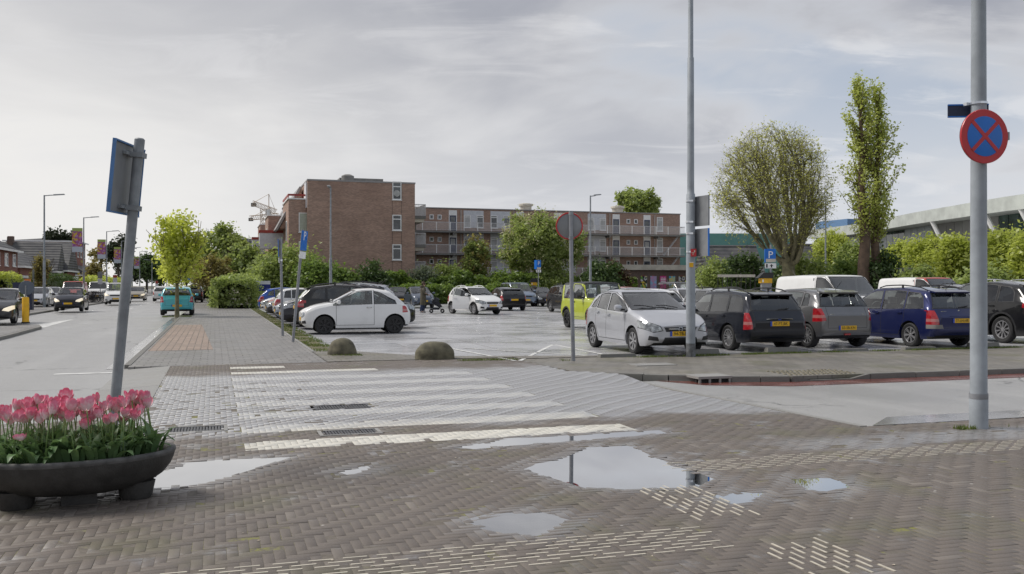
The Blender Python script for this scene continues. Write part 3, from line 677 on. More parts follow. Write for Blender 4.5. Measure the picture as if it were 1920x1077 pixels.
# left bays with their red-railed balconies, stepping back along the road
bay = MB(); bx0 = S(541, TG + .9); bay.box(bx0, X0, TG + .9, TG + 8, 0, ZH(377, 87)); ab(bay, 'bay', M_BW)
m = MB(); zt = ZH(377, 87); m.box(bx0 - .1, X0 - .01, TG + .8, TG + 8.1, zt + .003, zt + .12); ab(m, 'balcony_floor', M_WHT)
m = MB(); m.box(bx0 - .05, X0 - .02, TG + .82, TG + .9, zt + .32, zt + .5); m.box(bx0 - .05, bx0 + .05, TG + .9, TG + 8, zt + .32, zt + .5)
for i in range(4): m.box(bx0 - .02 + i * .6, bx0 + .04 + i * .6, TG + .83, TG + .89, zt, zt + .33)
ab(m, 'balcony_rail', M_REDR)
winapt((S(570, TG + .9), TG + .9, (ZH(401, 87) + ZH(437, 87)) / 2), 0.95, (437 - 401) / F_PX * 87, 'F', pane=M_BLIND)
winapt((S(570, TG + .9), TG + .9, (ZH(458, 87) + ZH(478, 87)) / 2), 0.95, 1.4, 'F', pane=M_BLIND)
winapt((bx0, TG + 3, 6.6), 1.0, 2.0, 'L'); winapt((bx0, TG + 3, 3.6), 1.0, 1.6, 'L')
# tall side light at the top storey, right behind the corner
m = MB(); m.box(X0 - .12, X0 + .003, TG + .35, TG + 2.2, 8.7, HT - .1); ab(m, 'stair_window', M_PANEL)
# sloping roof flank (mansard) along the road side
for i, (t0, t1) in enumerate(((TG + 4.5, TG + 12), (TG + 13, TG + 22))):
    m = MB(); zb, ztp = 7.0, HT - .2 - i * .3
    xa, xb = X0 - 2.2 - i * .3, X0 - .15
    m.add([(xa, t0, zb), (xb, t0, ztp), (xb, t0, zb), (xa, t1, zb), (xb, t1, ztp), (xb, t1, zb)], [(0, 2, 1), (3, 4, 5), (0, 1, 4, 3), (0, 3, 5, 2)]); ab(m, 'sloped_flank', M_BW)
    m = MB(); n = Vector((-(ztp - zb), 0, xb - xa)).normalized() * .22
    m.add([(xa - .2, t0 - .15, zb - .2), (xb, t0 - .15, ztp), (xb + n.x, t0 - .15, ztp + n.z), (xa - .2 + n.x, t0 - .15, zb - .2 + n.z), (xa - .2, t1, zb - .2), (xb, t1, ztp), (xb + n.x, t1, ztp + n.z), (xa - .2 + n.x, t1, zb - .2 + n.z)],
          [(0, 1, 2, 3), (7, 6, 5, 4), (0, 4, 5, 1), (3, 2, 6, 7), (1, 5, 6, 2), (0, 3, 7, 4)]); ab(m, 'roof', M_ROOFF)
for i, (pl, pr, t0, zt, hb) in enumerate(((503, 536, TG + 9, ZH(411, 97), 0), (488, 504, TG + 22, ZH(427, 110), 1))):
    xl, xr = S(pl, t0), X0
    m = MB(); m.box(xl, xr, t0, t0 + 6, 0, zt); ab(m, 'bay', M_BW)
    m = MB(); m.box(xl - .1, xr, t0 - .08, t0 + 6, zt + .003, zt + .1); ab(m, 'bay_coping', M_WHT)
    zb = ZH(440 if i == 0 else 452, 97 if i == 0 else 110)
    m = MB(); m.box(xl - .9, S(pr, t0 - 1.2), t0 - 1.25, t0 - .01, zb - 1.7, zb - .15); ab(m, 'balcony_panel', M_PANEL)
    m = MB(); m.box(xl - .95, S(pr, t0 - 1.2) + .1, t0 - 1.3, t0 - .01, zb - .15, zb + .12); ab(m, 'balcony_rail', M_REDR)
    winapt((xl, t0 + 2, zt - 2.0), 1.0, 1.7, 'L')
# ---- rear wing with galleries
m = MB(); m.box(X1 - 2, XW1, TW, TW + 9, 0, HT); ab(m, 'wing_wall', M_BW)
m = MB(); m.box(X1 - 2, XW1 + .08, TW - .12, TW + 9, HT, HT + .12); ab(m, 'wing_roof_edge', M_ROOFF)
for px in (986, 1158):
    m = MB(); m.lathe([(.75, 0), (.75, .9), (.95, .95), (.95, 1.2), (.5, 1.3)], 16, (S(px, TW + 4), TW + 4, HT), close=True); ab(m, 'roof_vent', M_CREAM)
TGAL = TW - 1.5; XG1 = S(1285, TGAL)
FL = [2.78, 5.55, 8.32]
for fi, z in enumerate(FL):
    m = MB(); m.box(X1 + .002, XG1, TGAL, TW - .003, z - .22, z); ab(m, 'gallery_slab', M_GREY)
    m = MB(); m.box(X1 + .3, XG1 - .05, TGAL + .02, TGAL + .08, z + 1.0, z + 1.07); m.box(XG1 - .09, XG1 - .03, TGAL + .08, TW - .01, z + 1.0, z + 1.07)
    m.box(X1 + .3, XG1 - .05, TGAL + .03, TGAL + .07, z + .08, z + .12); ab(m, 'handrail', M_RAIL)
    m = MB(); x = X1 + .35
    while x < XG1 - .05: m.box(x, x + .03, TGAL + .035, TGAL + .065, z + .1, z + 1.0); x += .13
    o = ab(m, 'balusters', M_RAIL); o['kind'] = 'stuff'
    x = X1 + .9
    pm = MB(); pm.box(-.04, .04, -.05, .05, 0, 1.05); pm = pm.mesh('rail_post'); pm.materials.append(M_WHT)
    while x < XG1:
        o = link('rail_post', pm, None, apt); o.location = (x - apt.location.x, TGAL + .0 - apt.location.y, z); x += 1.75
    # tie beams under the slab
    x = X1 + 3
    while x < XG1 - 2: m = MB(); m.box(x, x + .25, TGAL + .1, TW - .01, z - .5, z - .222); ab(m, 'gallery_beam', M_GREY); x += 7.0
def flat_unit(px0, kind, z):
    x = S(px0, TW); ax_, ay = apt.location.x, apt.location.y
    if kind == 'D':     # door with a pale head panel
        m = MB(); m.box(-.52, .52, -.05, .06, 2.0, 2.65); m.box(-.52, -.43, -.05, .06, 0.02, 2.0); m.box(.43, .52, -.05, .06, 0.02, 2.0); m.xform(Matrix.Translation((x - ax_, TW - ay, z))); o = m.build('door', M_WHT, apt)
        m = MB(); m.box(-.43, .43, -.02, .05, 0.02, 2.0); m.xform(Matrix.Translation((x - ax_, TW - ay, z))); m.build('door_leaf', M_NAVY, o)
        m = MB(); m.box(-.3, .3, -.035, .0, 1.1, 1.85); m.xform(Matrix.Translation((x - ax_, TW - ay, z))); m.build('pane', M_PANE if rng.random() < .7 else M_CURT, o)
    elif kind == 'S':
        window(apt, (x - ax_, TW - ay, z + 1.75), .52, .6, 'F', sill=False)
    elif kind == 'W':
        window(apt, (x - ax_, TW - ay, z + 1.45), .9, 1.9, 'F', mull=[.8], pane=rng.choice([M_PANE, M_CURT]))
    elif kind == 'G':   # window group with a grey centre panel
        m = MB(); m.box(-1.3, 1.3, -.03, .06, 2.1, 2.66); m.box(-.38, .38, -.03, .06, .5, 2.1); m.xform(Matrix.Translation((x - ax_, TW - ay, z))); m.build('facade_panel', M_PANEL, apt)
        for u in (-.84, .84): window(apt, (x + u - ax_, TW - ay, z + 1.3), .9, 1.6, 'F', mull=[.84], pane=rng.choice([M_PANE, M_CURT, M_CURT]))
    elif kind == 'P':
        m = MB(); m.tube([(x - ax_, TW - .08 - ay, z - .3), (x - ax_, TW - .08 - ay, z + 2.7)], .06, 6); m.build('downpipe', M_PIPE, apt)
for z in [0.0] + FL:
    for px0, kd in ((809, 'S'), (824, 'S'), (849, 'D'), (864, 'P'), (888, 'G'), (938, 'G'), (963, 'P'), (975, 'D'), (1003, 'S'), (1020, 'S'), (1046, 'D'), (1062, 'G'), (1119, 'G'), (1143, 'P'), (1155, 'D'), (1178, 'S'), (1192, 'S'), (1213, 'D'), (1227, 'P'), (1237, 'W')):
        flat_unit(px0, kd, z)
# outside stairs at the right end
for z in FL[1:]:
    m = MB(); xa, xb = S(1243, TW - .7), S(1270, TW - .7)
    for u in (-.25, .35): m.tube([(xa, TW - .9 + u * .6, z - 2.75), (xb, TW - .9 + u * .6, z - .2)], .05, 4)
    for i in range(10):
        q = i / 10; m.box(xa + (xb - xa) * q - .12, xa + (xb - xa) * q + .12, TW - 1.1, TW - .65, z - 2.75 + 2.55 * q, z - 2.71 + 2.55 * q)
    ab(m, 'stair_flight', M_RAIL)
# gallery stack between the end wall and the wing
for z in FL:
    m = MB(); m.box(X1 + .003, X1 + 1.5, TG + 2.0, TGAL - .003, z - .3, z + .0); ab(m, 'gallery_slab', M_GREY)
    m = MB(); m.box(X1 + .2, X1 + 1.35, TG + 2.1, TGAL - .1, z - .62, z - .303); ab(m, 'gallery_soffit', M_CREAM)
    m = MB(); m.box(X1 + .02, X1 + 1.5, TG + 2.02, TG + 2.08, z + 1.05, z + 1.12); m.box(X1 + 1.43, X1 + 1.5, TG + 2.1, TGAL, z + 1.05, z + 1.12)
    x = X1 + .06
    while x < X1 + 1.5: m.box(x, x + .035, TG + 2.03, TG + 2.07, z, z + 1.05); x += .14
    y = TG + 2.2
    while y < TGAL: m.box(X1 + 1.45, X1 + 1.48, y, y + .03, z, z + 1.05); y += .2
    ab(m, 'gallery_railing', M_RAIL)
    m = MB(); m.box(X1 + .45, X1 + .75, TG + 3, TG + 3.3, z - 2.77, z - .305); ab(m, 'gallery_column', M_GREY)
m = MB(); m.lathe([(.5, 0), (.5, 1.0), (.62, 1.1), (.62, 1.25), (.3, 1.35)], 14, (X1 + 1.1, TG + 8, FL[2]), close=True); ab(m, 'gallery_vent', M_CREAM)
# ---- low shop annexe with posters
TS = 104.0; sx0, sx1 = S(1168, TS), S(1330, TS)
shop = empty('shop_annexe', ((sx0 + sx1) / 2, TS, 0)); tag(shop, 'low dark brick annexe with cream fascia and a row of bright posters', 'annexe'); SO = Matrix.Translation(shop.location).inverted()
def sb(mb, n, mt, par=None): mb.xform(SO); return mb.build(n, mt, par or shop)
zs = ZH(506, 112); m = MB(); m.box(sx0, sx1, TS, TS + 7, 0, zs); sb(m, 'wall', M_BW2)
m = MB(); m.box(sx0 - .3, sx1 + .3, TS - .35, TS + 7, zs, ZH(496, 112)); sb(m, 'fascia', M_CREAM)
m = MB(); m.box(sx0 + .6, sx0 + 1.6, TS - .04, TS + .1, 0, 1.9); sb(m, 'service_door', M_PANEL)
def poster(name, base, others, sc):
    k = NM(name); v = k.n('ShaderNodeTexVoronoi'); k.l(k.pos(obj=True), v.inputs[0]); v.inputs['Scale'].default_value = sc
    rp = k.n('ShaderNodeValToRGB'); rp.color_ramp.interpolation = 'CONSTANT'; sp = k.n('ShaderNodeSeparateColor'); k.l(v.outputs['Color'], sp.inputs[0]); k.l(sp.outputs[0], rp.inputs[0])
    rp.color_ramp.elements[0].color = (*base, 1); rp.color_ramp.elements[1].position = .5; rp.color_ramp.elements[1].color = (*others[0], 1)
    for i, c in enumerate(others[1:]): e_ = rp.color_ramp.elements.new(.68 + .14 * i); e_.color = (*c, 1)
    k.set('Base Color', rp.outputs[0]); k.set('Roughness', .5); return k.m
POST = [(1212, poster('poster_a', (.03, .03, .03), [(.65, .5, .05), (.6, .6, .6), (.12, .3, .06)], 4.5), None), (1235, poster('poster_b', (.42, .35, .55), [(.55, .3, .5), (.3, .5, .7)], 3.5), None), (1242.7 + 17, None, (.62, .02, .25)), (1259 + 11, poster('poster_d', (.45, .55, .35), [(.65, .55, .2), (.1, .4, .6)], 3.8), None), (1294 + 8, poster('poster_e', (.05, .05, .04), [(.6, .48, .06), (.55, .55, .55)], 4.5), None)]
PX = [1207, 1225, 1243, 1260, 1278]
def text_mesh(txt, size, name, depth=0.002):
    cu = bpy.data.curves.new(name, 'FONT'); cu.body = txt; cu.size = size; cu.align_x = 'CENTER'; cu.align_y = 'CENTER'; cu.extrude = depth; cu.resolution_u = 2
    to = bpy.data.objects.new(name, cu); col.objects.link(to); dg = bpy.context.evaluated_depsgraph_get()
    me = bpy.data.meshes.new_from_object(to.evaluated_get(dg)); me.name = name; me.materials.clear(); bpy.data.objects.remove(to); bpy.data.curves.remove(cu); return me
for i, (px, (pp, mt, c)) in enumerate(zip(PX, POST)):
    x = S(px, TS); z0, z1 = ZH(537, 112) - .3, ZH(517.5, 112)
    p = MB(); p.box(-.42, .42, -.05, -.001, z0, z1); po = p.build('poster', mt or plain('poster_pink', c, .5, var=.05), None); po.location = (x, TS, 0)
    tag(po, ['black poster with yellow and white blocks on the annexe wall', 'lilac and pale blue poster on the annexe wall', 'magenta poster with white lettering on the annexe wall', 'pale green and yellow poster on the annexe wall', 'narrow black and yellow poster at the lamp post end of annexe wall'][i], 'poster', 'posters on the annexe wall')
    h = MB(); h.box(-.16, .16, -.04, -.002, z1, z1 + .06); h.build('hanger', M_REDR, po)
    if i == 2:
        tm = link('lettering', text_mesh('WIL JE', .24, 'lettering'), M_WHT, po); tm.location = (0, -.053, z1 - .2); tm.rotation_euler = (R(90), 0, 0)
        for j in range(2):
            q = MB(); q.box(-.34, .34, -.056, -.049, z1 - .46 - .24 * j, z1 - .32 - .24 * j); q.build('lettering', M_WHT, po)
# ---- houses across the main road
M_TILES = plain('roof_tiles', (0.06, 0.06, 0.062), 0.7, var=0.3, scale=1.5)
k = NM('ribbed_tiles'); sep = k.n('ShaderNodeSeparateXYZ'); k.l(k.pos(), sep.inputs[0]); wv = k.n('ShaderNodeTexWave'); wv.bands_direction = 'Z'; k.l(k.pos(), wv.inputs[0]); wv.inputs['Scale'].default_value = 0.9
k.set('Base Color', k.mix(k.rng(k.noise(k.pos(), .8, 5), .3, .7), (.045, .045, .05), (.10, .098, .095))); k.set('Roughness', .65); k.bump(wv.outputs[1], .8, .06); M_RT = k.m
def house(px_near, px_far, s_front, depth, eave, ridge, label, wallm, hip=True, bay=False, white=False, dormer=False):
    t0 = None
    def tt(px):
        r = (px - CX) / F_PX; c, s = math.cos(YAW), math.sin(YAW); return s_front * (c - r * s) / (r * c + s)
    t0, t1 = tt(px_near), tt(px_far)
    h = empty('brick_house', (s_front - depth / 2, (t0 + t1) / 2, 0.03)); tag(h, label, 'house'); L = t1 - t0; w2, l2 = depth / 2, L / 2
    m = MB(); m.box(-w2, w2, -l2, l2, -.1, eave); m.build('wall', wallm, h)
    m = MB(); ov = .45; hp = min(w2, l2) * (1 if hip else 0)
    v = [(-w2 - ov, -l2 - ov, eave - .1), (w2 + ov, -l2 - ov, eave - .1), (w2 + ov, l2 + ov, eave - .1), (-w2 - ov, l2 + ov, eave - .1)]
    if depth <= L: rd = [(0, -l2 + hp * .9 - (0 if hip else ov), ridge), (0, l2 - hp * .9 + (0 if hip else ov), ridge)]; f = [(0, 1, 4), (1, 2, 5, 4), (2, 3, 5), (3, 0, 4, 5), (3, 2, 1, 0)]
    else: rd = [(-w2 + hp * .9 - (0 if hip else ov), 0, ridge), (w2 - hp * .9 + (0 if hip else ov), 0, ridge)]; f = [(0, 1, 5, 4), (1, 2, 5), (2, 3, 4, 5), (3, 0, 4), (3, 2, 1, 0)]
    m.add(v + rd, f); rf = m.build('roof', M_RT, h)
    if not hip:
        m = MB()
        if depth <= L:
            for yy in (-l2 + .01, l2 - .01): m.add([(-w2, yy, eave), (w2, yy, eave), (0, yy, ridge - .15)], [(0, 1, 2)])
        else:
            for xx in (-w2 + .01, w2 - .01): m.add([(xx, -l2, eave), (xx, l2, eave), (xx, 0, ridge - .15)], [(0, 1, 2)])
        m.build('gable', wallm, h)
    m = MB(); m.box(-w2 - ov, w2 + ov, -l2 - ov - .04, -l2 - ov, eave - .2, eave); m.box(w2 + ov, w2 + ov + .05, -l2 - ov, l2 + ov, eave - .2, eave); m.build('gutter', M_WHT, h)
    m = MB(); cxx = rng.uniform(-.3, .3) * w2; m.box(cxx, cxx + .7, -.4, .5, ridge - .8, ridge + .75); m.build('chimney', wallm, rf)
    n = max(1, int(L / 3.5))
    for fl in range(max(1, int(eave / 2.4))):
        for i in range(n): window(h, (w2, -l2 + (i + .5) * L / n, 1.5 + 2.6 * fl), 1.5, 1.25, 'R', mull=[.7])
        for i in range(2): window(h, (-w2 + (i + .5) * depth / 2, -l2, 1.5 + 2.6 * fl), 1.4, 1.25, 'F', mull=[.7])
    if dormer:
        m = MB(); m.box(w2 - 2.2, w2 - .1, -1.2, 1.2, eave + .2, eave + 1.7); m.build('dormer', M_WHT, h); window(h, (w2 - .1, 0, eave + 1.0), 1.8, 1.0, 'R', sill=False)
    if bay:
        m = MB(); m.box(w2, w2 + 1.2, -l2 + 1, l2 - 1, eave * .45, eave * .45 + .25); m.build('canopy', M_WHT, h)
        m = MB(); m.box(w2 + .003, w2 + .8, -l2 + 1.2, l2 - 1.2, 0, eave * .45 - .003); m.build('shop_front', M_PANE, h)
    if white: 
        m = MB(); m.box(w2 + .002, w2 + .9, -l2 * .6, l2 * .3, 0, 2.8); m.build('porch', M_WHT, h)
    return h
house(-95, 33, -19.5, 11, 5.1, 8.6, 'red brick house with white canopy over a ground floor shop front', M_BW3, bay=True)
house(38, 98, -20.5, 13, 3.7, 7.9, 'low red brick house under a big dark hipped tile roof', M_BW3)
house(101, 117, -20, 10, 3.4, 7.2, 'dark roofed house with white gutter between hipped house and gabled house', M_BW2, hip=False, dormer=True)
house(120, 141, -19.5, 12, 3.6, 7.6, 'steep gabled brick house with a white porch', M_BW3, hip=False, white=True)
house(143, 160, -21, 10, 8.6, 9.2, 'tall flat red brick block rising behind the tiled roofs', M_BW3)
house(162, 177, -19, 10, 3.2, 6.8, 'grey roofed house with low eaves beyond the tall brick block', M_BW2, hip=False)
house(179, 192, -19, 10, 3.2, 6.6, 'farthest grey roofed house of the row along the main road', M_BW2, hip=False, dormer=True)
# ---- sports hall on the right
M_FASC = plain('hall_fascia', (0.50, 0.53, 0.50), 0.6, var=0.14, scale=.8); M_HW = plain('hall_wall', (0.30, 0.30, 0.29), 0.7, var=0.08, scale=1); M_HGL = plain('hall_cladding', (0.42, 0.47, 0.49), 0.3, var=0.06, scale=.5)
k = NM('hall_green_glass'); k.set('Base Color', k.mix(k.rng(k.noise(k.pos(), .25, 4), .4, .6), (.02, .05, .04), (.08, .14, .12))); k.set('Roughness', .06); M_HGR = k.m
hA, hB = Vector(CD(2000, 70)), Vector(CD(1548, 127)); hd = (hB - hA).normalized(); hn = Vector((-hd.y, hd.x)); hn = hn if hn.x < 0 else -hn
hall = empty('sports_hall', (hA.x, hA.y, 0)); tag(hall, 'long pale sports hall with rising flat roof edge and tall glazing behind the trees', 'sports hall')
HL = (hB - hA).length; HM = Matrix(((hd.x, hn.x, 0, 0), (hd.y, hn.y, 0, 0), (0, 0, 1, 0), (0, 0, 0, 1)))    # local x along wall, y towards the car park
hall.rotation_euler[2] = math.atan2(hd.y, hd.x)
flip = 1 if (Matrix.Rotation(hall.rotation_euler[2], 3, 'Z') @ Vector((0, 1, 0))).xy.dot(hn) > 0 else -1
def hz_at(u): # roof height along the wall, read off the photograph's roof line
    p = hA + hd * u; D = p.x * math.sin(YAW) + p.y * math.cos(YAW); X = p.x * math.cos(YAW) - p.y * math.sin(YAW); px = CX + F_PX * X / D
    return ZH(np.interp(px, [1548, 1640, 1700, 1780, 1850, 1920, 2000, 2100], [432, 421, 410, 395, 384, 372, 361, 350]), D)
us = np.linspace(0, HL, 14); m = MB(); th = 1.15
for i in range(13):
    u0, u1 = us[i], us[i + 1]; z0, z1 = hz_at(u0), hz_at(u1)
    y0, y1 = -45 * flip, 2.4 * flip
    m.add([(u0, y0, z0 - th), (u1, y0, z1 - th), (u1, y1, z1 - th), (u0, y1, z0 - th), (u0, y0, z0), (u1, y0, z1), (u1, y1, z1), (u0, y1, z0)], [(0, 3, 2, 1), (4, 5, 6, 7), (3, 7, 6, 2), (0, 1, 5, 4)] + ([(0, 4, 7, 3)] if i == 0 else []) + ([(1, 2, 6, 5)] if i == 12 else []))
m.build('roof', M_FASC, hall)
m = MB(); m.box(0, HL, min(0, -44 * flip), max(0, -44 * flip), 0, 4.6); m.build('base_wall', M_HW, hall)
n = 34
for i in range(n):
    u0, u1 = HL * i / n, HL * (i + 1) / n; z0, z1 = hz_at(u0) - th - .02, hz_at(u1) - th - .02; q = i / n
    mat_ = M_HGR if (q < .16 or .52 < q < .60) else (M_HW if q < .40 else M_HGL)
    m = MB(); m.add([(u0 + .04, 0.05 * flip, 4.6), (u1 - .04, .05 * flip, 4.6), (u1 - .04, .05 * flip, z1), (u0 + .04, .05 * flip, z0), (u0 + .04, -.3 * flip, 4.6), (u1 - .04, -.3 * flip, 4.6), (u1 - .04, -.3 * flip, z1), (u0 + .04, -.3 * flip, z0)], [(0, 1, 2, 3), (7, 6, 5, 4), (0, 3, 7, 4), (1, 5, 6, 2), (3, 2, 6, 7)]); m.build('facade_panel', mat_, hall)
for q in (.12, .30, .02):
    m = MB(); u = HL * q; m.tube([(u, .5 * flip, 3), (u + 1.2, 2.2 * flip, hz_at(u) - th + .1)], .22, 8); m.build('raking_strut', M_WHT, hall)
m = MB(); p0 = CD(1568, 140); m.box(-4, 5, -4, 4, 0, ZH(406, 140)); o = m.build('rooftop_box', plain('blue_box', (.14, .26, .46), .6, var=.08)); o.location = (CD(1598, 150)[0], CD(1598, 150)[1], 0); tag(o, 'plain blue box building rising behind the sports hall roof', 'building'); o.name = 'blue_building'
# ---- background: barn roofs, teal hall, far tower
def simple_gable(px0, px1, D, eave, ridge, label, wm, name='barn'):
    a_, b_ = Vector(CD(px0, D)), Vector(CD(px1, D)); d = (b_ - a_); h = empty(name, ((a_.x + b_.x) / 2, (a_.y + b_.y) / 2, 0), math.atan2(d.y, d.x)); l2 = d.length / 2; tag(h, label, 'barn')
    m = MB(); m.box(-l2, l2, -3.5, 3.5, 0, eave); m.build('wall', wm, h)
    m = MB(); m.add([(-l2 - .3, -3.9, eave - .2), (l2 + .3, -3.9, eave - .2), (l2 + .3, 3.9, eave - .2), (-l2 - .3, 3.9, eave - .2), (-l2 - .3, 0, ridge), (l2 + .3, 0, ridge)], [(0, 1, 5, 4), (2, 3, 4, 5), (1, 2, 5), (3, 0, 4), (3, 2, 1, 0)]); m.build('roof', M_RT, h)
    m = MB(); m.box(-l2 - .35, l2 + .35, -.15, .15, ridge - .02, ridge + .1); m.build('ridge', M_ROOFF, h)
    for u in (-.5, .5): window(h, (u * l2, -3.5, 1.4), 1.0, 1.0, 'F')
M_TIMB = plain('black_timber', (0.03, 0.029, 0.028), .8, var=.3, scale=4)
simple_gable(1318, 1412, 92, 2.6, ZH(462, 92), 'dark timber barn with grey tiled roof beside the lamp post', M_TIMB)
simple_gable(1478, 1562, 104, 2.8, ZH(459, 104), 'long low barn with dark ribbed roof behind the parking sign', M_TIMB)
simple_gable(1630, 1715, 60, 1.6, ZH(514, 60) + .3, 'small shed with grey felt roof under the light green trees', M_TIMB, 'shed')
x_, y_ = CD(1380, 190); m = MB(); m.box(-14, 12, -6, 6, 0, ZH(441, 190)); o = m.build('teal_hall', plain('teal_cladding', (.12, .30, .27), .4, var=.12, scale=.3)); o.location = (x_, y_, 0); o.rotation_euler[2] = -YAW; tag(o, 'flat teal clad hall far behind the bare crowned tree', 'building')
x_, y_ = CD(476, 210); tow = empty('office_block', (x_, y_, 0), -YAW); tag(tow, 'distant dark grey office block beyond the apartment balconies', 'building')
m = MB(); m.box(-2.2, 2.2, -3, 3, 0, ZH(449, 210)); m.build('wall', plain('office_grey', (.16, .17, .19), .6), tow)
for i in range(3):
    for j in range(3): window(tow, (-1.4 + 1.4 * i, -3, ZH(456, 210) - j * 2.2), 1.0, 1.2, 'F', sill=False)
# ---- tower cranes
M_CR = plain('crane_paint', (0.55, 0.45, 0.36), .6, var=.1)
def lattice(m, a, b, wd, n):
    a, b = Vector(a), Vector(b); d = (b - a).normalized(); u = d.cross(Vector((0, 0, 1))); u = u.normalized() if u.length > .1 else Vector((1, 0, 0)); v = d.cross(u)
    cs = [a + u * sx * wd / 2 + v * sy * wd / 2 for sx, sy in ((-1, -1), (1, -1), (1, 1), (-1, 1))]
    for c in cs: m.tube([c, c + (b - a)], .085, 4)
    for i in range(n):
        for j in range(4):
            p = cs[j] + (b - a) * (i / n); q = cs[(j + 1) % 4] + (b - a) * ((i + 1) / n); m.tube([p, q], .06, 3)
def crane(px, D, ytop, jib_a, jib_b, label, base_y=476):
    x, y = CD(px, D); h = empty('tower_crane', (x, y, 0), -YAW); tag(h, label, 'crane'); z = ZH(ytop, D); pm = D / F_PX
    m = MB(); lattice(m, (0, 0, 0), (0, 0, z), 1.6, 18); m.build('mast', M_CR, h)
    p = [((jx - px) * pm, 0, ZH(jy, D)) for jx, jy in (jib_a, jib_b)]
    m = MB(); lattice(m, p[0], p[1], 1.3, 16); m.build('jib', M_CR, h)
    m = MB(); tp = (p[0][0] * .3 + p[1][0] * .7, 0, max(p[0][2], p[1][2]) + 2.5); m.tube([p[0], tp, p[1]], .08, 4); m.tube([tp, (tp[0], 0, p[1][2])], .12, 4); m.build('stay_cables', M_CR, h)
    m = MB(); m.box(p[0][0] - .4, p[0][0] + .9, -.5, .5, p[0][2] - 1.0, p[0][2]); m.build('counterweight', M_GREY, h)
    m = MB(); m.box(.6, 1.8, -.8, .8, z - 2.2, z - .2); m.build('cab', M_WHT, h)
crane(495, 260, 392, (474, 381), (517, 397), 'tower crane with raised jib over the apartment roof')
crane(497, 300, 408, (469, 409), (522, 404), 'tower crane with level jib beyond the raised one')
# ================================================================ vegetation
def leaf_quads(P, size, rs, aspect=1.4, up=0.9):
    n = len(P); d = rs.normal(size=(n, 3)); d[:, 2] = np.abs(d[:, 2]) * (1 + up) ; d /= np.linalg.norm(d, axis=1)[:, None]
    r = rs.normal(size=(n, 3)); u = np.cross(d, r); u /= np.linalg.norm(u, axis=1)[:, None] + 1e-9; v = np.cross(d, u)
    s = size * rs.uniform(0.6, 1.35, n)[:, None]; u = u * s * aspect / 2; v = v * s / 2
    V = np.stack([P - u, P + v * .9 + d * s * .12, P + u, P - v * .9 + d * s * .12], 1).reshape(-1, 3)
    return V, np.arange(4 * n).reshape(-1, 4)
def clump_points(rs, n, c, rad, nclump, csize, hollow=0.35, flat=None, shape=None):
    """points gathered in clumps through an ellipsoid; hollow pushes the clumps outward"""
    C = rs.normal(size=(nclump, 3)); C /= np.linalg.norm(C, axis=1)[:, None]; C *= (hollow + (1 - hollow) * rs.uniform(0, 1, nclump) ** 0.6)[:, None]
    if shape is not None: C = shape(C)
    w = rs.uniform(.4, 1.6, nclump); w /= w.sum(); pick = rs.choice(nclump, n, p=w)
    sz = rs.uniform(.6, 1.4, nclump) * csize
    P = C[pick] * np.array(rad) * (1 - .5 * csize / max(rad)) + rs.normal(size=(n, 3)) * sz[pick][:, None] * .5
    return P + np.array(c)
def crown(name, par, P, size, mat, rs, aspect=1.4, stuff=False):
    V, Fq = leaf_quads(P, size, rs, aspect); o = link(name, nmesh(name, V, Fq), mat, par)
    return o
M_BARK = plain('bark', (0.075, 0.062, 0.045), .9, var=.35, scale=5, bump=.5); M_BARKG = plain('bark_mossy', (0.17, 0.155, 0.09), .9, var=.35, scale=4, bump=.5); M_BARKR = plain('bark_reddish', (0.11, 0.075, 0.052), .9, var=.3, scale=4, bump=.5)
def branches(m, p, d, L, r, lev, rs, tips, spread=.6, n=3, up=.25, segs=4, shrink=.68, minr=.012, sides=6, wander=.16, split=None):
    pts = [Vector(p)]; dd = Vector(d).normalized(); rad = [r]
    for i in range(segs):
        dd = (dd + Vector((rs.uniform(-1, 1), rs.uniform(-1, 1), rs.uniform(-.6, 1))) * wander + Vector((0, 0, up * .12))).normalized()
        pts.append(pts[-1] + dd * L / segs); rad.append(max(minr, r * (1 - .38 * (i + 1) / segs)))
    m.tube(pts, rad, max(3, sides), cap=False)
    if lev == 0: tips.append((pts[-1], dd)); tips.append((pts[-2], dd)); return
    k = split or n
    for j in range(k):
        i = segs if j < 2 else rs.randint(max(1, segs // 2), segs)
        ang = rs.uniform(0, 2 * math.pi); side = dd.cross(Vector((math.cos(ang), math.sin(ang), .3))).normalized()
        nd = (dd + side * rs.uniform(.5, 1.1) * spread + Vector((0, 0, up))).normalized()
        branches(m, pts[i], nd, L * shrink * rs.uniform(.8, 1.2), rad[i] * .72, lev - 1, rs, tips, spread, n, up, max(2, segs - 1), shrink, minr, sides - 1, wander, None)
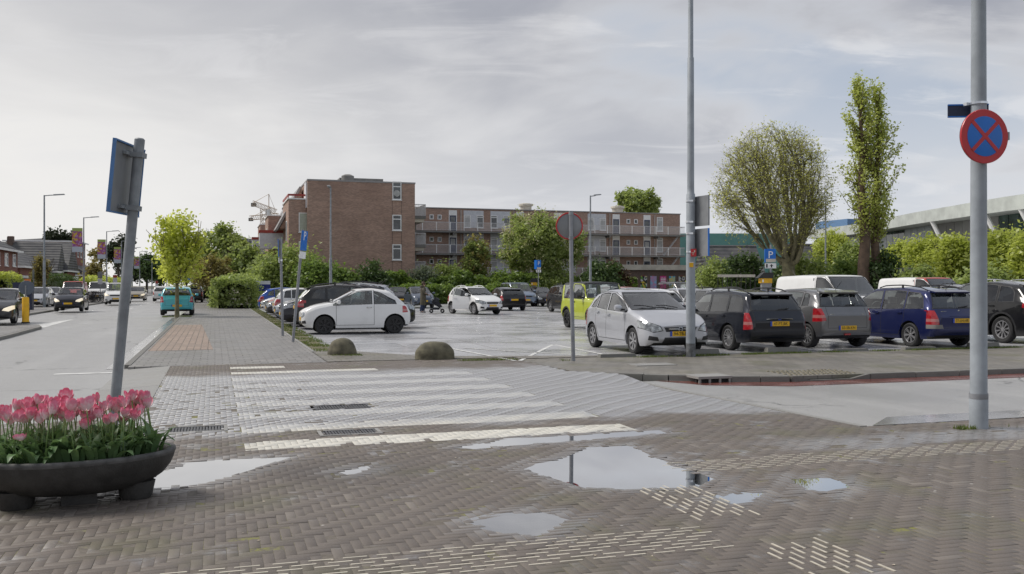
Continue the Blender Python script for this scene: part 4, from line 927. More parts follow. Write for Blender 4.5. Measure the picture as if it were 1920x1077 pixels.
def tree(name, label, loc, h, cz, rad, mat, leaves, size, nclump, csize, trunk_r=.16, bark=None, seed=1, hollow=.35, group=None, lean=0, lev=2, extra=None, shape=None, aspect=1.4, cat='tree'):
    o = empty(name, (loc[0], loc[1], 0)); tag(o, label, cat, group); rs = np.random.RandomState(seed); pr = random.Random(seed)
    m = MB(); tips = []; base = cz - rad[2] * .75
    m.tube([(0, 0, -.1), (lean * .3, 0, base * .5), (lean, 0, max(base, .4))], [trunk_r * 1.25, trunk_r, trunk_r * .85], 8, cap=False)
    for j in range(4):
        an = j * 1.6 + pr.random(); branches(m, (lean, 0, max(base, .4) * .98), (math.cos(an) * .55, math.sin(an) * .55, 1), rad[2] * .75, trunk_r * .6, lev, pr, tips, up=.3)
    m.build('trunk', bark or M_BARK, o, smooth=True)
    P = clump_points(rs, leaves, (lean, 0, cz), rad, nclump, csize, hollow, shape=shape); P = P[P[:, 2] > .25]
    crown('crown', o, P, size, mat, rs, aspect)
    if extra: crown('blossom', o, clump_points(rs, extra[1], (lean, 0, cz), [r * 1.02 for r in rad], nclump * 2, csize * .8, .8), extra[2], extra[0], rs)
    return o
def bush(name, label, loc, rad, mat, leaves, size, nclump=None, seed=1, group=None, cz=None, cat='bush', hollow=.45, rz=0):
    o = empty(name, (loc[0], loc[1], 0), rz); tag(o, label, cat, group); rs = np.random.RandomState(seed); pr = random.Random(seed)
    m = MB(); tips = []
    for j in range(5):
        an = j * 1.26 + pr.random(); branches(m, (math.cos(an) * .2, math.sin(an) * .2, -.05), (math.cos(an) * .5, math.sin(an) * .5, 1), rad[2] * .8, .05, 1, pr, tips)
    m.build('stems', M_BARK, o)
    z = cz if cz is not None else rad[2] * .95
    P = clump_points(rs, leaves, (0, 0, z), rad, nclump or max(14, leaves // 160), min(rad) * .42, hollow); P[:, 2] = np.abs(P[:, 2]) + .03
    crown('foliage', o, P, size, mat, rs); return o
def hedge(name, label, a, b, wd, ht, mat, n, size, seed=1, wob=.35, cat='hedge'):
    a, b = Vector(a), Vector(b); d = b - a; L = d.length; o = empty(name, ((a.x + b.x) / 2, (a.y + b.y) / 2, 0), math.atan2(d.y, d.x)); tag(o, label, cat); rs = np.random.RandomState(seed)
    f = rs.uniform(0, 1, n); q = rs.uniform(-1, 1, n); u = rs.uniform(-L / 2, L / 2, n); nend = min(.35, 2 * wd / (L + 2 * wd)) * .7
    hh = ht * (1 + wob * .5 * (np.sin(u * .9 + seed) * .5 + np.sin(u * 2.3 + 2) * .3 + np.sin(u * 5.1) * .2)); ww = wd * (1 + .2 * np.sin(u * 1.7 + 1))
    th = rs.uniform(0, 1, n); face = rs.uniform(0, 1, n); jit = rs.uniform(.86, 1.03, n)
    top_ = face < .38; y = np.where(top_, q * ww / 2 * .95, np.sign(q) * ww / 2 * jit); z = np.where(top_, hh * jit * (1 - .18 * np.abs(q) ** 3), hh * th * .97)
    y = np.where(~top_, y * (1 - .22 * np.maximum(0, th - .7) / .3), y)
    en = f < nend; u = np.where(en, np.sign(u) * L / 2 * (1 - rs.uniform(0, .25, n) / L), u); y = np.where(en, q * wd / 2, y); z = np.where(en, ht * th, z)
    c = np.floor(u * 1.8) * 7.7 + np.floor(z * 2.2) * 3.3; y = y + np.sin(c) * .12; u = u + np.where(en, np.sin(c + y * 9) * .14, 0); z = z + np.cos(c * 1.7) * .10 + rs.normal(0, .05, n); P = np.stack([u, y, np.abs(z) + .02], -1)
    crown('foliage', o, P, size, mat, rs)
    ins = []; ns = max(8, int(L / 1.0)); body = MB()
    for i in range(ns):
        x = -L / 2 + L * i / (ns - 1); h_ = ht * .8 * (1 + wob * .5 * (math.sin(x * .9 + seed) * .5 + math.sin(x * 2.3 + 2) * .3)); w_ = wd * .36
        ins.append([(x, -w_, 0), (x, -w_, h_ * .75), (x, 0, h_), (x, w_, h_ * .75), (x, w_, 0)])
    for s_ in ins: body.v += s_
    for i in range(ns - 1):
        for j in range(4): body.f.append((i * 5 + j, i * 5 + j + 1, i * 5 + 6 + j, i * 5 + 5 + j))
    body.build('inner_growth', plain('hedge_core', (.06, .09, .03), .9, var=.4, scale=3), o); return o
L_SPRING = leafmat('leaf_spring', (.40, .45, .06), (.62, .65, .16), .62); L_MID = leafmat('leaf_mid', (.20, .255, .08), (.38, .45, .155), .48); L_DARK = leafmat('leaf_dark', (.045, .08, .027), (.10, .155, .05), .3)
L_IVY = leafmat('leaf_ivy', (.085, .145, .035), (.23, .32, .075), .38); L_LIME = leafmat('leaf_lime', (.34, .39, .065), (.54, .59, .15), .5); L_BROWN = leafmat('leaf_bronze', (.19, .16, .055), (.33, .28, .10), .4); L_RED = leafmat('leaf_copper', (.055, .03, .02), (.11, .07, .03), .2)
L_BLOS = leafmat('blossom', (.38, .36, .16), (.60, .57, .36), .3); L_GREY = leafmat('leaf_greygreen', (.10, .13, .09), (.19, .22, .15), .3); L_GRASS = leafmat('grass_blade', (.06, .10, .02), (.16, .20, .04), .3)
def at(px, D): return CD(px, D)
def W(npx, D): return npx * D / F_PX
# street tree beside the turquoise car
lp = (S(332, 50.3), 50.3); D0 = 47.5
tree('street_tree', 'slim young street tree with fresh yellow green leaves beside turquoise hatchback', lp, 6, ZH(475, D0), (W(52, D0), W(48, D0), W(78, D0)), L_SPRING, 5200, .155, 85, .42, .10, M_BARKG, 3, .12, lev=2)
for i, (px, D) in enumerate(((356, 92), (366, 120), (345, 150))):
    tree('street_tree', 'young yellow green street tree farther along the sidewalk kerb', (-1.9, CD(px, D)[1]), 6, ZH(490, D) , (1.5, 1.5, 2.2), L_SPRING, 1600, .26, 30, .6, .1, M_BARKG, 30 + i, .25, group='farther street trees on the sidewalk')
tree('round_tree', 'round mid green tree left of the apartment block', at(424, 92), 7, ZH(478, 92), (W(52, 92), W(50, 92), W(56, 92)), L_MID, 7000, .27, 80, .7, .2, seed=5)
tree('bronze_tree', 'spreading bronze leaved tree with crooked dark trunk over the sidewalk', at(412, 76), 4, ZH(512, 76), (W(46, 76), W(46, 76), W(34, 76)), L_BROWN, 5000, .17, 60, .5, .15, seed=8, hollow=.2, lean=-.5, lev=2)
tree('leafy_tree', 'leafy dark green tree between hedge and apartment block', at(455, 84), 7, ZH(500, 84), (W(38, 84), W(40, 84), W(50, 84)), L_MID, 5000, .25, 60, .6, .16, seed=9)
hedge('hedge', 'clipped green hedge at the end of the parking row beside the sidewalk', (1.3, 66.5), (2.2, 80), 3.0, 2.15, L_MID, 9000, .17, 2)
bush('planted_bush', 'dark low bush in a tub farther along the sidewalk', at(398, 100), (1.1, 1.1, 1.0), L_DARK, 1500, .18, seed=12)
for i, (px, D, rx, top, mt, lab) in enumerate(((540, 74, 62, 462, L_MID, 'large bright green bush in front of the apartment balconies'), (590, 72, 45, 490, L_IVY, 'broad green bush under the apartment bay window'), (500, 78, 48, 492, L_MID, 'green bush behind the blue and white sign board'), (640, 74, 40, 505, L_IVY, 'low ivy green bush at the foot of the end wall'))):
    h_ = ZH(top, D); bush('bush', lab, at(px, D), (W(rx, D), W(rx, D) * .8, h_ * .56), mt, 7500, .2, 70, 20 + i, cz=h_ * .5)
bush('conifer_bush', 'dark rounded evergreen shrub against the brick end wall', at(697, 76), (W(32, 76), W(30, 76), ZH(487, 76) * .55), L_DARK, 6000, .17, 60, 31, cz=ZH(487, 76) * .47)
hedge('ivy_hedge', 'long ivy covered hedge behind the parked cars', CD(612, 80), CD(1180, 92), 2.6, 2.35, L_IVY, 42000, .21, 4, .5)
hedge('ivy_bank', 'lower ivy bank at the far edge of the car park', CD(640, 76), CD(1000, 85), 2.4, 1.5, L_IVY, 16000, .19, 9, .5)
for i, (px, D, rx, top, mt, lab) in enumerate(((790, 84, 40, 500, L_GREY, 'grey green shrub below the gallery railings'), (840, 86, 36, 490, L_MID, 'fresh green shrub beside the gallery stack'), (1130, 84, 40, 491, L_DARK, 'dark evergreen shrub below the car park lamp'), (1150, 86, 30, 495, L_RED, 'copper brown shrub next to the annexe'), (940, 86, 40, 512, L_IVY, 'spreading ivy shrub under the blossoming tree'), (1040, 88, 44, 508, L_MID, 'green shrub at the right foot of the blossoming tree'))):
    h_ = ZH(top, D); bush('shrub', lab, at(px, D), (W(rx, D), W(rx, D) * .8, h_ * .55), mt, 5200, .2, 50, 40 + i, cz=h_ * .48)
tree('slender_tree', 'slender green tree with bronze tips in front of the galleries', at(892, 88), 5, ZH(490, 88), (W(26, 88), W(26, 88), W(50, 88)), L_MID, 4200, .22, 46, .5, .1, seed=50, extra=(L_BROWN, 900, .22))
tree('blossom_tree', 'broad rounded tree dotted with cream blossom before the galleries', at(1016, 90), 7, ZH(458, 90), (W(82, 90), W(78, 90), W(68, 90)), L_MID, 15000, .23, 150, .62, .25, seed=51, extra=(L_BLOS, 3800, .12), hollow=.45)
tree('roof_tree', 'green tree crown showing above the rear wing roof', at(1195, 150), 12, ZH(385, 150), (W(44, 150), W(40, 150), W(34, 150)), L_MID, 5000, .45, 60, .9, .3, seed=52)
# far trees across the main road and down the road
M_PINE = leafmat('pine_needles', (.025, .04, .022), (.06, .075, .04), .2)
for i, (px, D, rx, top, bot, mt, lab, n) in enumerate(((112, 150, 30, 432, 470, M_PINE, 'dark pine crown behind the low hipped house', 2200), (222, 170, 26, 438, 500, M_PINE, 'dark pine beyond the street banners', 2600), (190, 180, 22, 458, 500, L_BROWN, 'pale half bare tree beyond the far houses', 700), (240, 200, 30, 480, 530, M_PINE, 'dark evergreen belt tree farthest along the main road', 2600), (275, 190, 26, 474, 530, L_DARK, 'dark green tree beyond the leaning sign pole', 2600), (300, 210, 26, 478, 535, L_DARK, 'dark tree behind the driving white hatchback', 2400), (350, 230, 30, 486, 535, L_MID, 'green tree closing the view down the sidewalk', 2400), (390, 160, 24, 490, 535, L_MID, 'green tree behind the bronze leaved tree', 2400), (175, 140, 16, 492, 535, L_BROWN, 'brown leafed garden tree before the far houses', 1500))):
    tree('far_tree', lab, at(px, D), 8, ZH((top + bot) / 2, D), (W(rx, D), W(rx, D), W((bot - top) / 2, D)), mt, n, D / 420, 34, .9 if n > 1000 else .6, .2, seed=60 + i, lev=1)
tree('column_tree', 'narrow brown leafed column tree before the low hipped house', at(76, 84), 5, ZH(512, 84), (W(11, 84), W(11, 84), W(38, 84)), L_BROWN, 2500, .16, 40, .4, .08, seed=71)
hedge('garden_hedge', 'square clipped green hedge in front of the steep gabled house', (-15.5, 96), (-15.2, 112), 1.6, 2.6, L_DARK, 5000, .16, 6, .1)
hedge('garden_hedge', 'pale green clipped hedge beside the red brick house', (-16.4, 84), (-16.2, 88), 1.4, 2.6, L_LIME, 2500, .14, 7, .1)
hedge('garden_hedge', 'bright green hedge along the far front gardens', (-14.5, 120), (-13.5, 160), 1.6, 2.6, L_LIME, 7000, .2, 8, .15)
# pollarded plane tree: bare limbs, fine twigs, first small leaves
D1 = 62; x_, y_ = at(1478, D1); pl = empty('plane_tree', (x_, y_, 0)); tag(pl, 'big rounded half bare tree with many upright mossy limbs and tiny new leaves', 'tree')
pr = random.Random(4); m = MB(); tips = []; twigs = MB(); zc = ZH(486, D1)
m.tube([(0, 0, -.1), (.05, 0, zc * .5), (0, 0, zc)], [.55, .45, .42], 10, cap=False)
CC = Vector((-W(32, D1), 0, ZH(362, D1))); RX, RZ = W(114, D1), W(132, D1); T0 = Vector((0, 0, zc * .96))
def shell(d, f): return CC + Vector((d.x * RX, d.y * RX, d.z * RZ)) * f
def jit(d, a): return (d + Vector((pr.uniform(-a, a), pr.uniform(-a, a), pr.uniform(-a, a)))).normalized()
def limb(mb, p, tgt, d0, r0, r1, n_, sides, wob):
    L = (tgt - p).length; c1 = p + d0 * L * .42; pts = []
    for i in range(n_ + 1):
        q = i / n_; v = p * (1 - q) ** 2 + c1 * 2 * q * (1 - q) + tgt * q * q; pts.append(v + Vector((pr.uniform(-1, 1), pr.uniform(-1, 1), pr.uniform(-1, 1))) * wob * L * (0 if i in (0, n_) else 1))
    mb.tube(pts, [r0 + (r1 - r0) * i / n_ for i in range(n_ + 1)], sides, cap=True); return pts
NL = 17
for j in range(NL):
    zd = 1 - (j + .5) / NL * 1.45; rr_ = math.sqrt(max(0, 1 - zd * zd)); an = j * 2.39996 + .4; dj = Vector((math.cos(an) * rr_, math.sin(an) * rr_, zd)).normalized()
    d0 = Vector((dj.x * .8, dj.y * .8, .75 if zd > -.1 else .2)).normalized()
    pts = limb(m, T0 + Vector((0, 0, pr.uniform(-.5, .1))), shell(dj, .62), d0, pr.uniform(.15, .22), .06, 9, 7, .022)
    for b_ in range(9):
        k = pr.randint(3, 9); d1 = jit(dj, .55); st_ = pts[k]; dirn = (pts[k] - pts[k - 1]).normalized()
        p2 = limb(twigs, st_, shell(d1, pr.uniform(.72, .9)), (dirn + Vector((0, 0, .4))).normalized(), .05, .018, 6, 5, .03)
        for _ in range(11):
            k2 = pr.randint(1, 6); d2 = jit((p2[-1] - CC).normalized() * .6 + d1 * .4, .42); e_ = shell(Vector((d2.x, d2.y, d2.z)), pr.uniform(.86, 1.02) * (1 if pr.random() < .8 else .8))
            if (e_ - p2[k2]).length > 2.6: e_ = p2[k2] + (e_ - p2[k2]).normalized() * pr.uniform(1.2, 2.6)
            p3 = limb(twigs, p2[k2], e_, ((p2[k2] - p2[k2 - 1]).normalized() + Vector((0, 0, .5))).normalized(), .013, .005, 4, 3, .03); tips += [p3[1], p3[2], p3[3], p3[4], p3[4]]
            for _q in range(2): e2 = p3[2] + Vector((pr.uniform(-1, 1), pr.uniform(-1, 1), pr.uniform(-.2, 1))).normalized() * pr.uniform(.4, .9); twigs.tube([p3[2], e2], [.007, .004], 3, cap=False); tips += [e2, p3[2].lerp(e2, .6)]
m.build('trunk', M_BARKG, pl, smooth=True); twigs.build('twigs', M_BARKG, pl)
rs = np.random.RandomState(2); T = np.array([tuple(t) for t in tips]); T = T[rs.choice(len(T), min(len(T), 16000), replace=False)] + rs.normal(0, .10, (min(len(T), 16000), 3))
crown('crown', pl, T, .095, leafmat('leaf_bud', (.38, .39, .09), (.56, .56, .18), .6), rs)
# twin poplar
D2 = 58; x_, y_ = at(1632, D2); pp = empty('poplar_tree', (x_, y_, 0)); tag(pp, 'tall narrow poplar with twin trunks and upright leafy crown', 'tree'); m = MB(); P = []; pr = random.Random(9); rs = np.random.RandomState(9)
for (bx, tx, ty, r0) in ((W(-8, D2), W(-25, D2), 172, .42), (W(10, D2), W(18, D2), 185, .34)):
    zt = ZH(ty, D2); pts = [Vector((bx + (tx - bx) * (i / 9) ** .8 + pr.uniform(-.08, .08), pr.uniform(-.1, .1), zt * i / 9 - .1)) for i in range(10)]
    m.tube(pts, [r0 * (1 - .93 * i / 9) + .02 for i in range(10)], 9, cap=False)
    for i in range(120):
        q = pr.uniform(.27, .985); k = q * 9; p = pts[int(k)].lerp(pts[min(9, int(k) + 1)], k - int(k)); an = pr.uniform(0, 6.28); wd = W(62, D2) * (math.sin(min(1, (q - .2) / .35) * 1.57) * (1 - max(0, q - .5) / .5 * .78)) * pr.uniform(.25, 1.0)
        d = Vector((math.cos(an), math.sin(an), 0)); rise = pr.uniform(1.2, 2.8) * (1 - q * .5); e1 = p + d * wd * .6 + Vector((0, 0, rise * .5)); e2 = p + d * wd + Vector((0, 0, rise * 1.2)); m.tube([p, e1, e2], [.04, .025, .01], 4, cap=False)
        n_ = 52; u = rs.uniform(.35, 1.08, n_)[:, None]; P.append(np.array(p) * (1 - u) + np.array(e2) * u + rs.normal(0, .15, (n_, 3)))
m.build('trunk', M_BARKR, pp, smooth=True); P = np.concatenate(P); crown('crown', pp, P, .13, leafmat('leaf_poplar', (.32, .36, .08), (.52, .56, .17), .6), rs)
# light green trees along the right
for i, (px, D, rx, top, mt, lab) in enumerate(((1560, 78, 36, 432, L_LIME, 'light green bushy tree left of the poplar'), (1600, 72, 30, 455, L_MID, 'mid green bush at the poplar trunks'), (1690, 70, 34, 455, L_LIME, 'light green tree right of the poplar'), (1745, 64, 50, 446, L_LIME, 'broad lime green tree before the sports hall glazing'), (1795, 60, 46, 440, L_LIME, 'lime green tree beside the no stopping sign post'), (1880, 56, 48, 430, L_LIME, 'lime green tree to the right of the no stopping sign post'), (1945, 52, 50, 432, L_LIME, 'lime green tree at the end of the sports hall row'))):
    tree('lime_green_tree', lab, at(px, D), 5, ZH((top + 535) / 2, D), (W(rx, D), W(rx, D), W((545 - top) / 2, D)), mt, 7500, .17, 80, .55, .1, seed=80 + i, hollow=.4, lev=2)
for i, (px, D, rx, top, mt, lab) in enumerate(((1395, 66, 40, 470, L_DARK, 'dark evergreen bush below the half bare tree'), (1345, 70, 44, 486, L_MID, 'green bush between lamp post and half bare tree'), (1520, 64, 46, 475, L_MID, 'green bush behind the white van'), (1475, 68, 40, 490, L_DARK, 'dark green bush behind the parking sign'), (1660, 58, 36, 470, L_DARK, 'dark bush grown round the poplar foot'), (1590, 60, 40, 486, L_IVY, 'ivy green bush left of the poplar foot'), (1715, 56, 40, 500, L_MID, 'low green bush above the red and white van'), (1840, 50, 60, 500, L_MID, 'low green bush behind the dark estate cars'))):
    h_ = ZH(top, D); bush('bush', lab, at(px, D), (W(rx, D), W(rx, D) * .8, h_ * .55), mt, 5000, .16, 55, 100 + i, cz=h_ * .48)
hedge('boundary_hedge', 'green boundary hedge behind the right half of the car park', CD(1300, 72), CD(2050, 50), 2.0, 1.9, L_MID, 30000, .17, 14, .4)
# grass strip by the parking bays, weeds at posts and kerbs
def grass(name, pts, n, h, seed, label):
    rs = np.random.RandomState(seed); B = []
    for (x0, x1, y0, y1, k) in pts:
        x = rs.uniform(x0, x1, k); y = rs.uniform(y0, y1, k); keep = (np.sin(x * 5 + y * 2.3) + np.sin(y * 3.7 - x) + rs.normal(0, .6, k)) > -.3; B.append(np.stack([x[keep], y[keep]], -1))
    B = np.concatenate(B); n = len(B); hh = h * rs.uniform(.4, 1.3, n); an = rs.uniform(0, 6.28, n); w_ = .006 + .004 * rs.rand(n); ln = rs.normal(0, .5, (n, 2)) * hh[:, None]
    b0 = np.stack([B[:, 0] - np.cos(an) * w_, B[:, 1] - np.sin(an) * w_, np.full(n, -.01)], -1); b1 = np.stack([B[:, 0] + np.cos(an) * w_, B[:, 1] + np.sin(an) * w_, np.full(n, -.01)], -1); tp = np.stack([B[:, 0] + ln[:, 0], B[:, 1] + ln[:, 1], hh], -1)
    o = link(name, nmesh(name, np.stack([b0, b1, tp], 1).reshape(-1, 3), np.arange(3 * n).reshape(-1, 3)), L_GRASS); tag(o, label, 'grass', kind='stuff')
sheet('verge_soil', [(2.28, 22.9), (2.75, 22.2), (2.78, 68), (2.28, 68)], 0.006, plain('verge_soil', (.14, .125, .075), .9, var=.5, scale=2.5, obj=False))
grass('grass_verge', [(2.28, 2.9, 22.6, 40, 6500), (2.28, 2.8, 40, 68, 4500)], 0, .06, 3, 'short patchy grass strip between sidewalk and parked cars')
grass('weeds', [(2.5, 3.2, 21.0, 21.6, 500), (4.9, 6.2, 18.95, 19.25, 700), (7.0, 7.5, 18.4, 18.7, 250), (8.6, 11.2, 18.72, 18.95, 1800), (11.6, 14.3, 18.78, 19.0, 1800), (14.4, 20.5, 18.78, 19.0, 3500), (7.85, 8.05, 8.28, 8.42, 260), (8.25, 8.6, 8.2, 8.4, 120), (lp[0] - .7, lp[0] + .7, lp[1] - .5, lp[1] + .5, 2200), (20.5, 26, 18.8, 19.0, 1600)], 0, .045, 4, 'tufts of weeds along kerbs and post feet')
# ================================================================ vehicles
M_GLASS = glassmat('car_glass', (.88, .93, .91)); M_GLASSD = glassmat('car_glass_dark', (.10, .11, .12)); M_BLK = plain('black_plastic', (.022, .022, .024), .5, var=.15); M_SEAL = plain('seam_rubber', (.012, .012, .012), .6, var=0)
M_TYRE = plain('tyre_rubber', (.02, .02, .021), .75, var=.25, scale=8); M_ALLOY = plain('alloy', (.45, .45, .46), .3, .7, var=.1); M_ALLOYD = plain('alloy_black', (.02, .02, .022), .3, .3, var=.1); M_CHR = plain('chrome', (.65, .66, .68), .12, 1.0, var=.05)
M_LAMP = plain('headlamp', (.34, .36, .37), .10, .5, var=.55, scale=11, coat=1); M_LAMPON = plain('headlamp_lit', (.8, .75, .65), .2, emis=((1, .85, .6, 1), .28)); M_TAIL = plain('tail_lamp', (.36, .012, .018), .12, var=.25, scale=14, coat=1); M_TAILW = plain('tail_lamp_clear', (.42, .16, .15), .12, var=.1, coat=1)
M_PLATE = plain('number_plate', (.72, .42, .012), .4, var=.06); M_PBLUE = plain('plate_blue', (.03, .08, .45), .4, var=0); M_PTXT = plain('plate_text', (.015, .015, .015), .5, var=0); M_SEAT = plain('upholstery', (.17, .17, .175), .85, var=.2); M_AMB = plain('indicator', (.6, .22, .02), .3, var=.1)
M_DARKB0 = plain('badge_blue', (.01, .03, .16), .3, var=0)
M_UNDER = plain('underbody', (.012, .012, .012), .85, var=.2)
def sm(x, xp, fp, sig=.05):
    g = np.arange(-.3, x[-1] + .6, .01); y = np.interp(g, xp, fp); k = np.exp(-.5 * (np.arange(-20, 21) * .01 / sig) ** 2); k /= k.sum()
    y = np.convolve(np.pad(y, 20, mode='edge'), k, 'valid'); return np.interp(x, g, y)
CARM = dict(
 fiat=dict(L=3.55, W=1.63, H=1.49, wb=2.30, fo=.70, rw=.305, nose=.80, cowl=(.92, 1.03), roof=1.78, rend=(2.86, 1.41), tail=(3.43, .96), belt=(.93, 1.0), pil=[2.28], doors=1, wend=3.05, dp=.28, lightw=.06, tailh=.24, hood=.10, rimc='dark', spokes=7, lamp='round'),
 corsa=dict(L=3.99, W=1.71, H=1.49, wb=2.51, fo=.82, rw=.31, nose=.76, cowl=(1.02, 1.02), roof=1.98, rend=(3.40, 1.38), tail=(3.87, 1.0), belt=(.95, 1.05), pil=[2.34, 3.06], doors=2, wend=3.42, dp=.24, tailh=.4, hood=.09, spokes=7, lamp='swept'),
 wagon=dict(L=4.45, W=1.70, H=1.47, wb=2.62, fo=.85, rw=.315, nose=.70, cowl=(1.2, .96), roof=2.12, rend=(4.05, 1.40), tail=(4.36, .98), belt=(.89, .96), pil=[2.52, 3.38], doors=2, wend=4.08, dp=.14, tailh=.42, hood=.08, rails=1, spokes=14, lamp='swept', lightw=.12),
 swift=dict(L=3.70, W=1.69, H=1.51, wb=2.38, fo=.75, rw=.31, nose=.78, cowl=(.98, 1.04), roof=1.72, rend=(3.30, 1.44), tail=(3.60, 1.05), belt=(.95, 1.08), pil=[2.1, 2.86], doors=2, wend=3.16, dp=.22, tailh=.34, hood=.09, spokes=10, lamp='swept', lightw=.2),
 wagon2=dict(L=4.42, W=1.76, H=1.54, wb=2.71, fo=.85, rw=.315, nose=.76, cowl=(1.02, 1.03), roof=2.02, rend=(4.0, 1.45), tail=(4.32, 1.0), belt=(.93, 1.0), pil=[2.46, 3.34], doors=2, wend=4.02, dp=.16, tailh=.42, hood=.09, rails=1, spokes=7, lamp='swept', lightw=.2),
 suv=dict(L=4.75, W=1.93, H=1.70, wb=2.86, fo=.88, rw=.375, nose=.92, cowl=(1.35, 1.14), roof=2.25, rend=(4.15, 1.60), tail=(4.62, 1.15), belt=(1.06, 1.15), pil=[2.62, 3.52], doors=2, wend=4.1, dp=.22, tailh=.3, hood=.1, rails=1, spokes=10, lamp='swept', clad=1),
 jimny=dict(L=3.46, W=1.645, H=1.72, wb=2.25, fo=.60, rw=.345, nose=1.02, cowl=(1.08, 1.14), roof=1.40, rend=(3.32, 1.70), tail=(3.40, 1.08), belt=(1.08, 1.10), pil=[2.22], doors=1, wend=3.12, dp=.02, tailh=.2, hood=.04, spokes=7, rimc='dark', lamp='round', clad=1, boxy=1, zl=.34, darkroof=1),
 karl=dict(L=3.68, W=1.62, H=1.52, wb=2.39, fo=.72, rw=.30, nose=.80, cowl=(.95, 1.05), roof=1.72, rend=(3.22, 1.44), tail=(3.58, 1.05), belt=(.97, 1.08), pil=[2.08, 2.84], doors=2, wend=3.2, dp=.2, tailh=.34, hood=.09, rails=1, spokes=8, lamp='swept', clad=1),
 hatch=dict(L=4.02, W=1.74, H=1.46, wb=2.54, fo=.83, rw=.315, nose=.74, cowl=(1.08, .99), roof=1.98, rend=(3.50, 1.37), tail=(3.92, .99), belt=(.91, 1.0), pil=[2.36, 3.14], doors=2, wend=3.52, dp=.22, tailh=.32, hood=.09, spokes=5, lamp='swept'),
 small=dict(L=3.43, W=1.63, H=1.47, wb=2.34, fo=.68, rw=.285, nose=.80, cowl=(.86, 1.02), roof=1.6, rend=(3.05, 1.41), tail=(3.36, 1.0), belt=(.94, 1.02), pil=[1.98, 2.66], doors=2, wend=2.98, dp=.16, tailh=.32, hood=.09, spokes=5, lamp='swept'),
 cross=dict(L=4.38, W=1.83, H=1.62, wb=2.64, fo=.88, rw=.345, nose=.88, cowl=(1.2, 1.10), roof=2.1, rend=(3.85, 1.52), tail=(4.27, 1.10), belt=(1.02, 1.12), pil=[2.46, 3.3], doors=2, wend=3.85, dp=.22, tailh=.26, hood=.1, rails=1, spokes=5, lamp='swept', clad=1),
 mpv=dict(L=4.38, W=1.81, H=1.80, wb=2.73, fo=.92, rw=.32, nose=.92, cowl=(1.02, 1.14), roof=1.9, rend=(4.22, 1.76), tail=(4.33, 1.1), belt=(1.04, 1.08), pil=[2.34, 3.24], doors=2, wend=4.1, dp=.05, tailh=.5, hood=.12, spokes=5, lamp='swept', lightw=.1),
 van=dict(L=5.05, W=1.95, H=1.97, wb=3.05, fo=.93, rw=.33, nose=1.0, cowl=(.92, 1.22), roof=1.78, rend=(4.93, 1.93), tail=(5.0, 1.15), belt=(1.12, 1.14), pil=[2.3], doors=1, wend=2.3, dp=.03, tailh=.6, hood=.12, spokes=5, lamp='swept', cargo=1, lightw=.08),
)
def cut_poly(bm, lay, pid, poly, axis, filt):
    """cut the outline of a pane, lamp or door into the skin (seen along one axis) and mark the faces inside"""
    P = [Vector(p) for p in poly]; xs = [p.x for p in P]; ys = [p.y for p in P]; x0, x1, y0, y1 = min(xs) - .001, max(xs) + .001, min(ys) - .001, max(ys) + .001
    ia, ib = {'y': (0, 2), 'x': (1, 2), 'z': (0, 1)}[axis]
    def hit(f):
        a = [v.co[ia] for v in f.verts]; b = [v.co[ib] for v in f.verts]
        return max(a) > x0 and min(a) < x1 and max(b) > y0 and min(b) < y1
    fs = [f for f in bm.faces if filt(f) and hit(f)]
    if not fs: return
    geom = list({*fs, *[e for f in fs for e in f.edges], *[v for f in fs for v in f.verts]})
    n = len(P)
    for i in range(n):
        a, b = P[i], P[(i + 1) % n]; d = b - a
        if d.length < 1e-5: continue
        co = [0, 0, 0]; no = [0, 0, 0]; co[ia], co[ib] = a.x, a.y; no[ia], no[ib] = -d.y / d.length, d.x / d.length
        r = bmesh.ops.bisect_plane(bm, geom=[g for g in geom if g.is_valid], plane_co=co, plane_no=no, dist=1e-5); geom = r['geom']
    for f in geom:
        if isinstance(f, bmesh.types.BMFace) and f.is_valid:
            c = f.calc_center_median(); x, y = c[ia], c[ib]; ins = False; j = n - 1
            for i in range(n):
                if (P[i].y > y) != (P[j].y > y) and x < (P[j].x - P[i].x) * (y - P[i].y) / (P[j].y - P[i].y) + P[i].x: ins = not ins
                j = i
            if ins: f[lay] = pid
PLATE = MB(); PLATE.box(-.006, .006, -.26, .26, -.055, .055); PLATE = PLATE.mesh('number_plate')
PSTRIP = MB(); PSTRIP.box(-.0075, .0075, -.262, -.215, -.056, .056); PSTRIP = PSTRIP.mesh('plate_band')
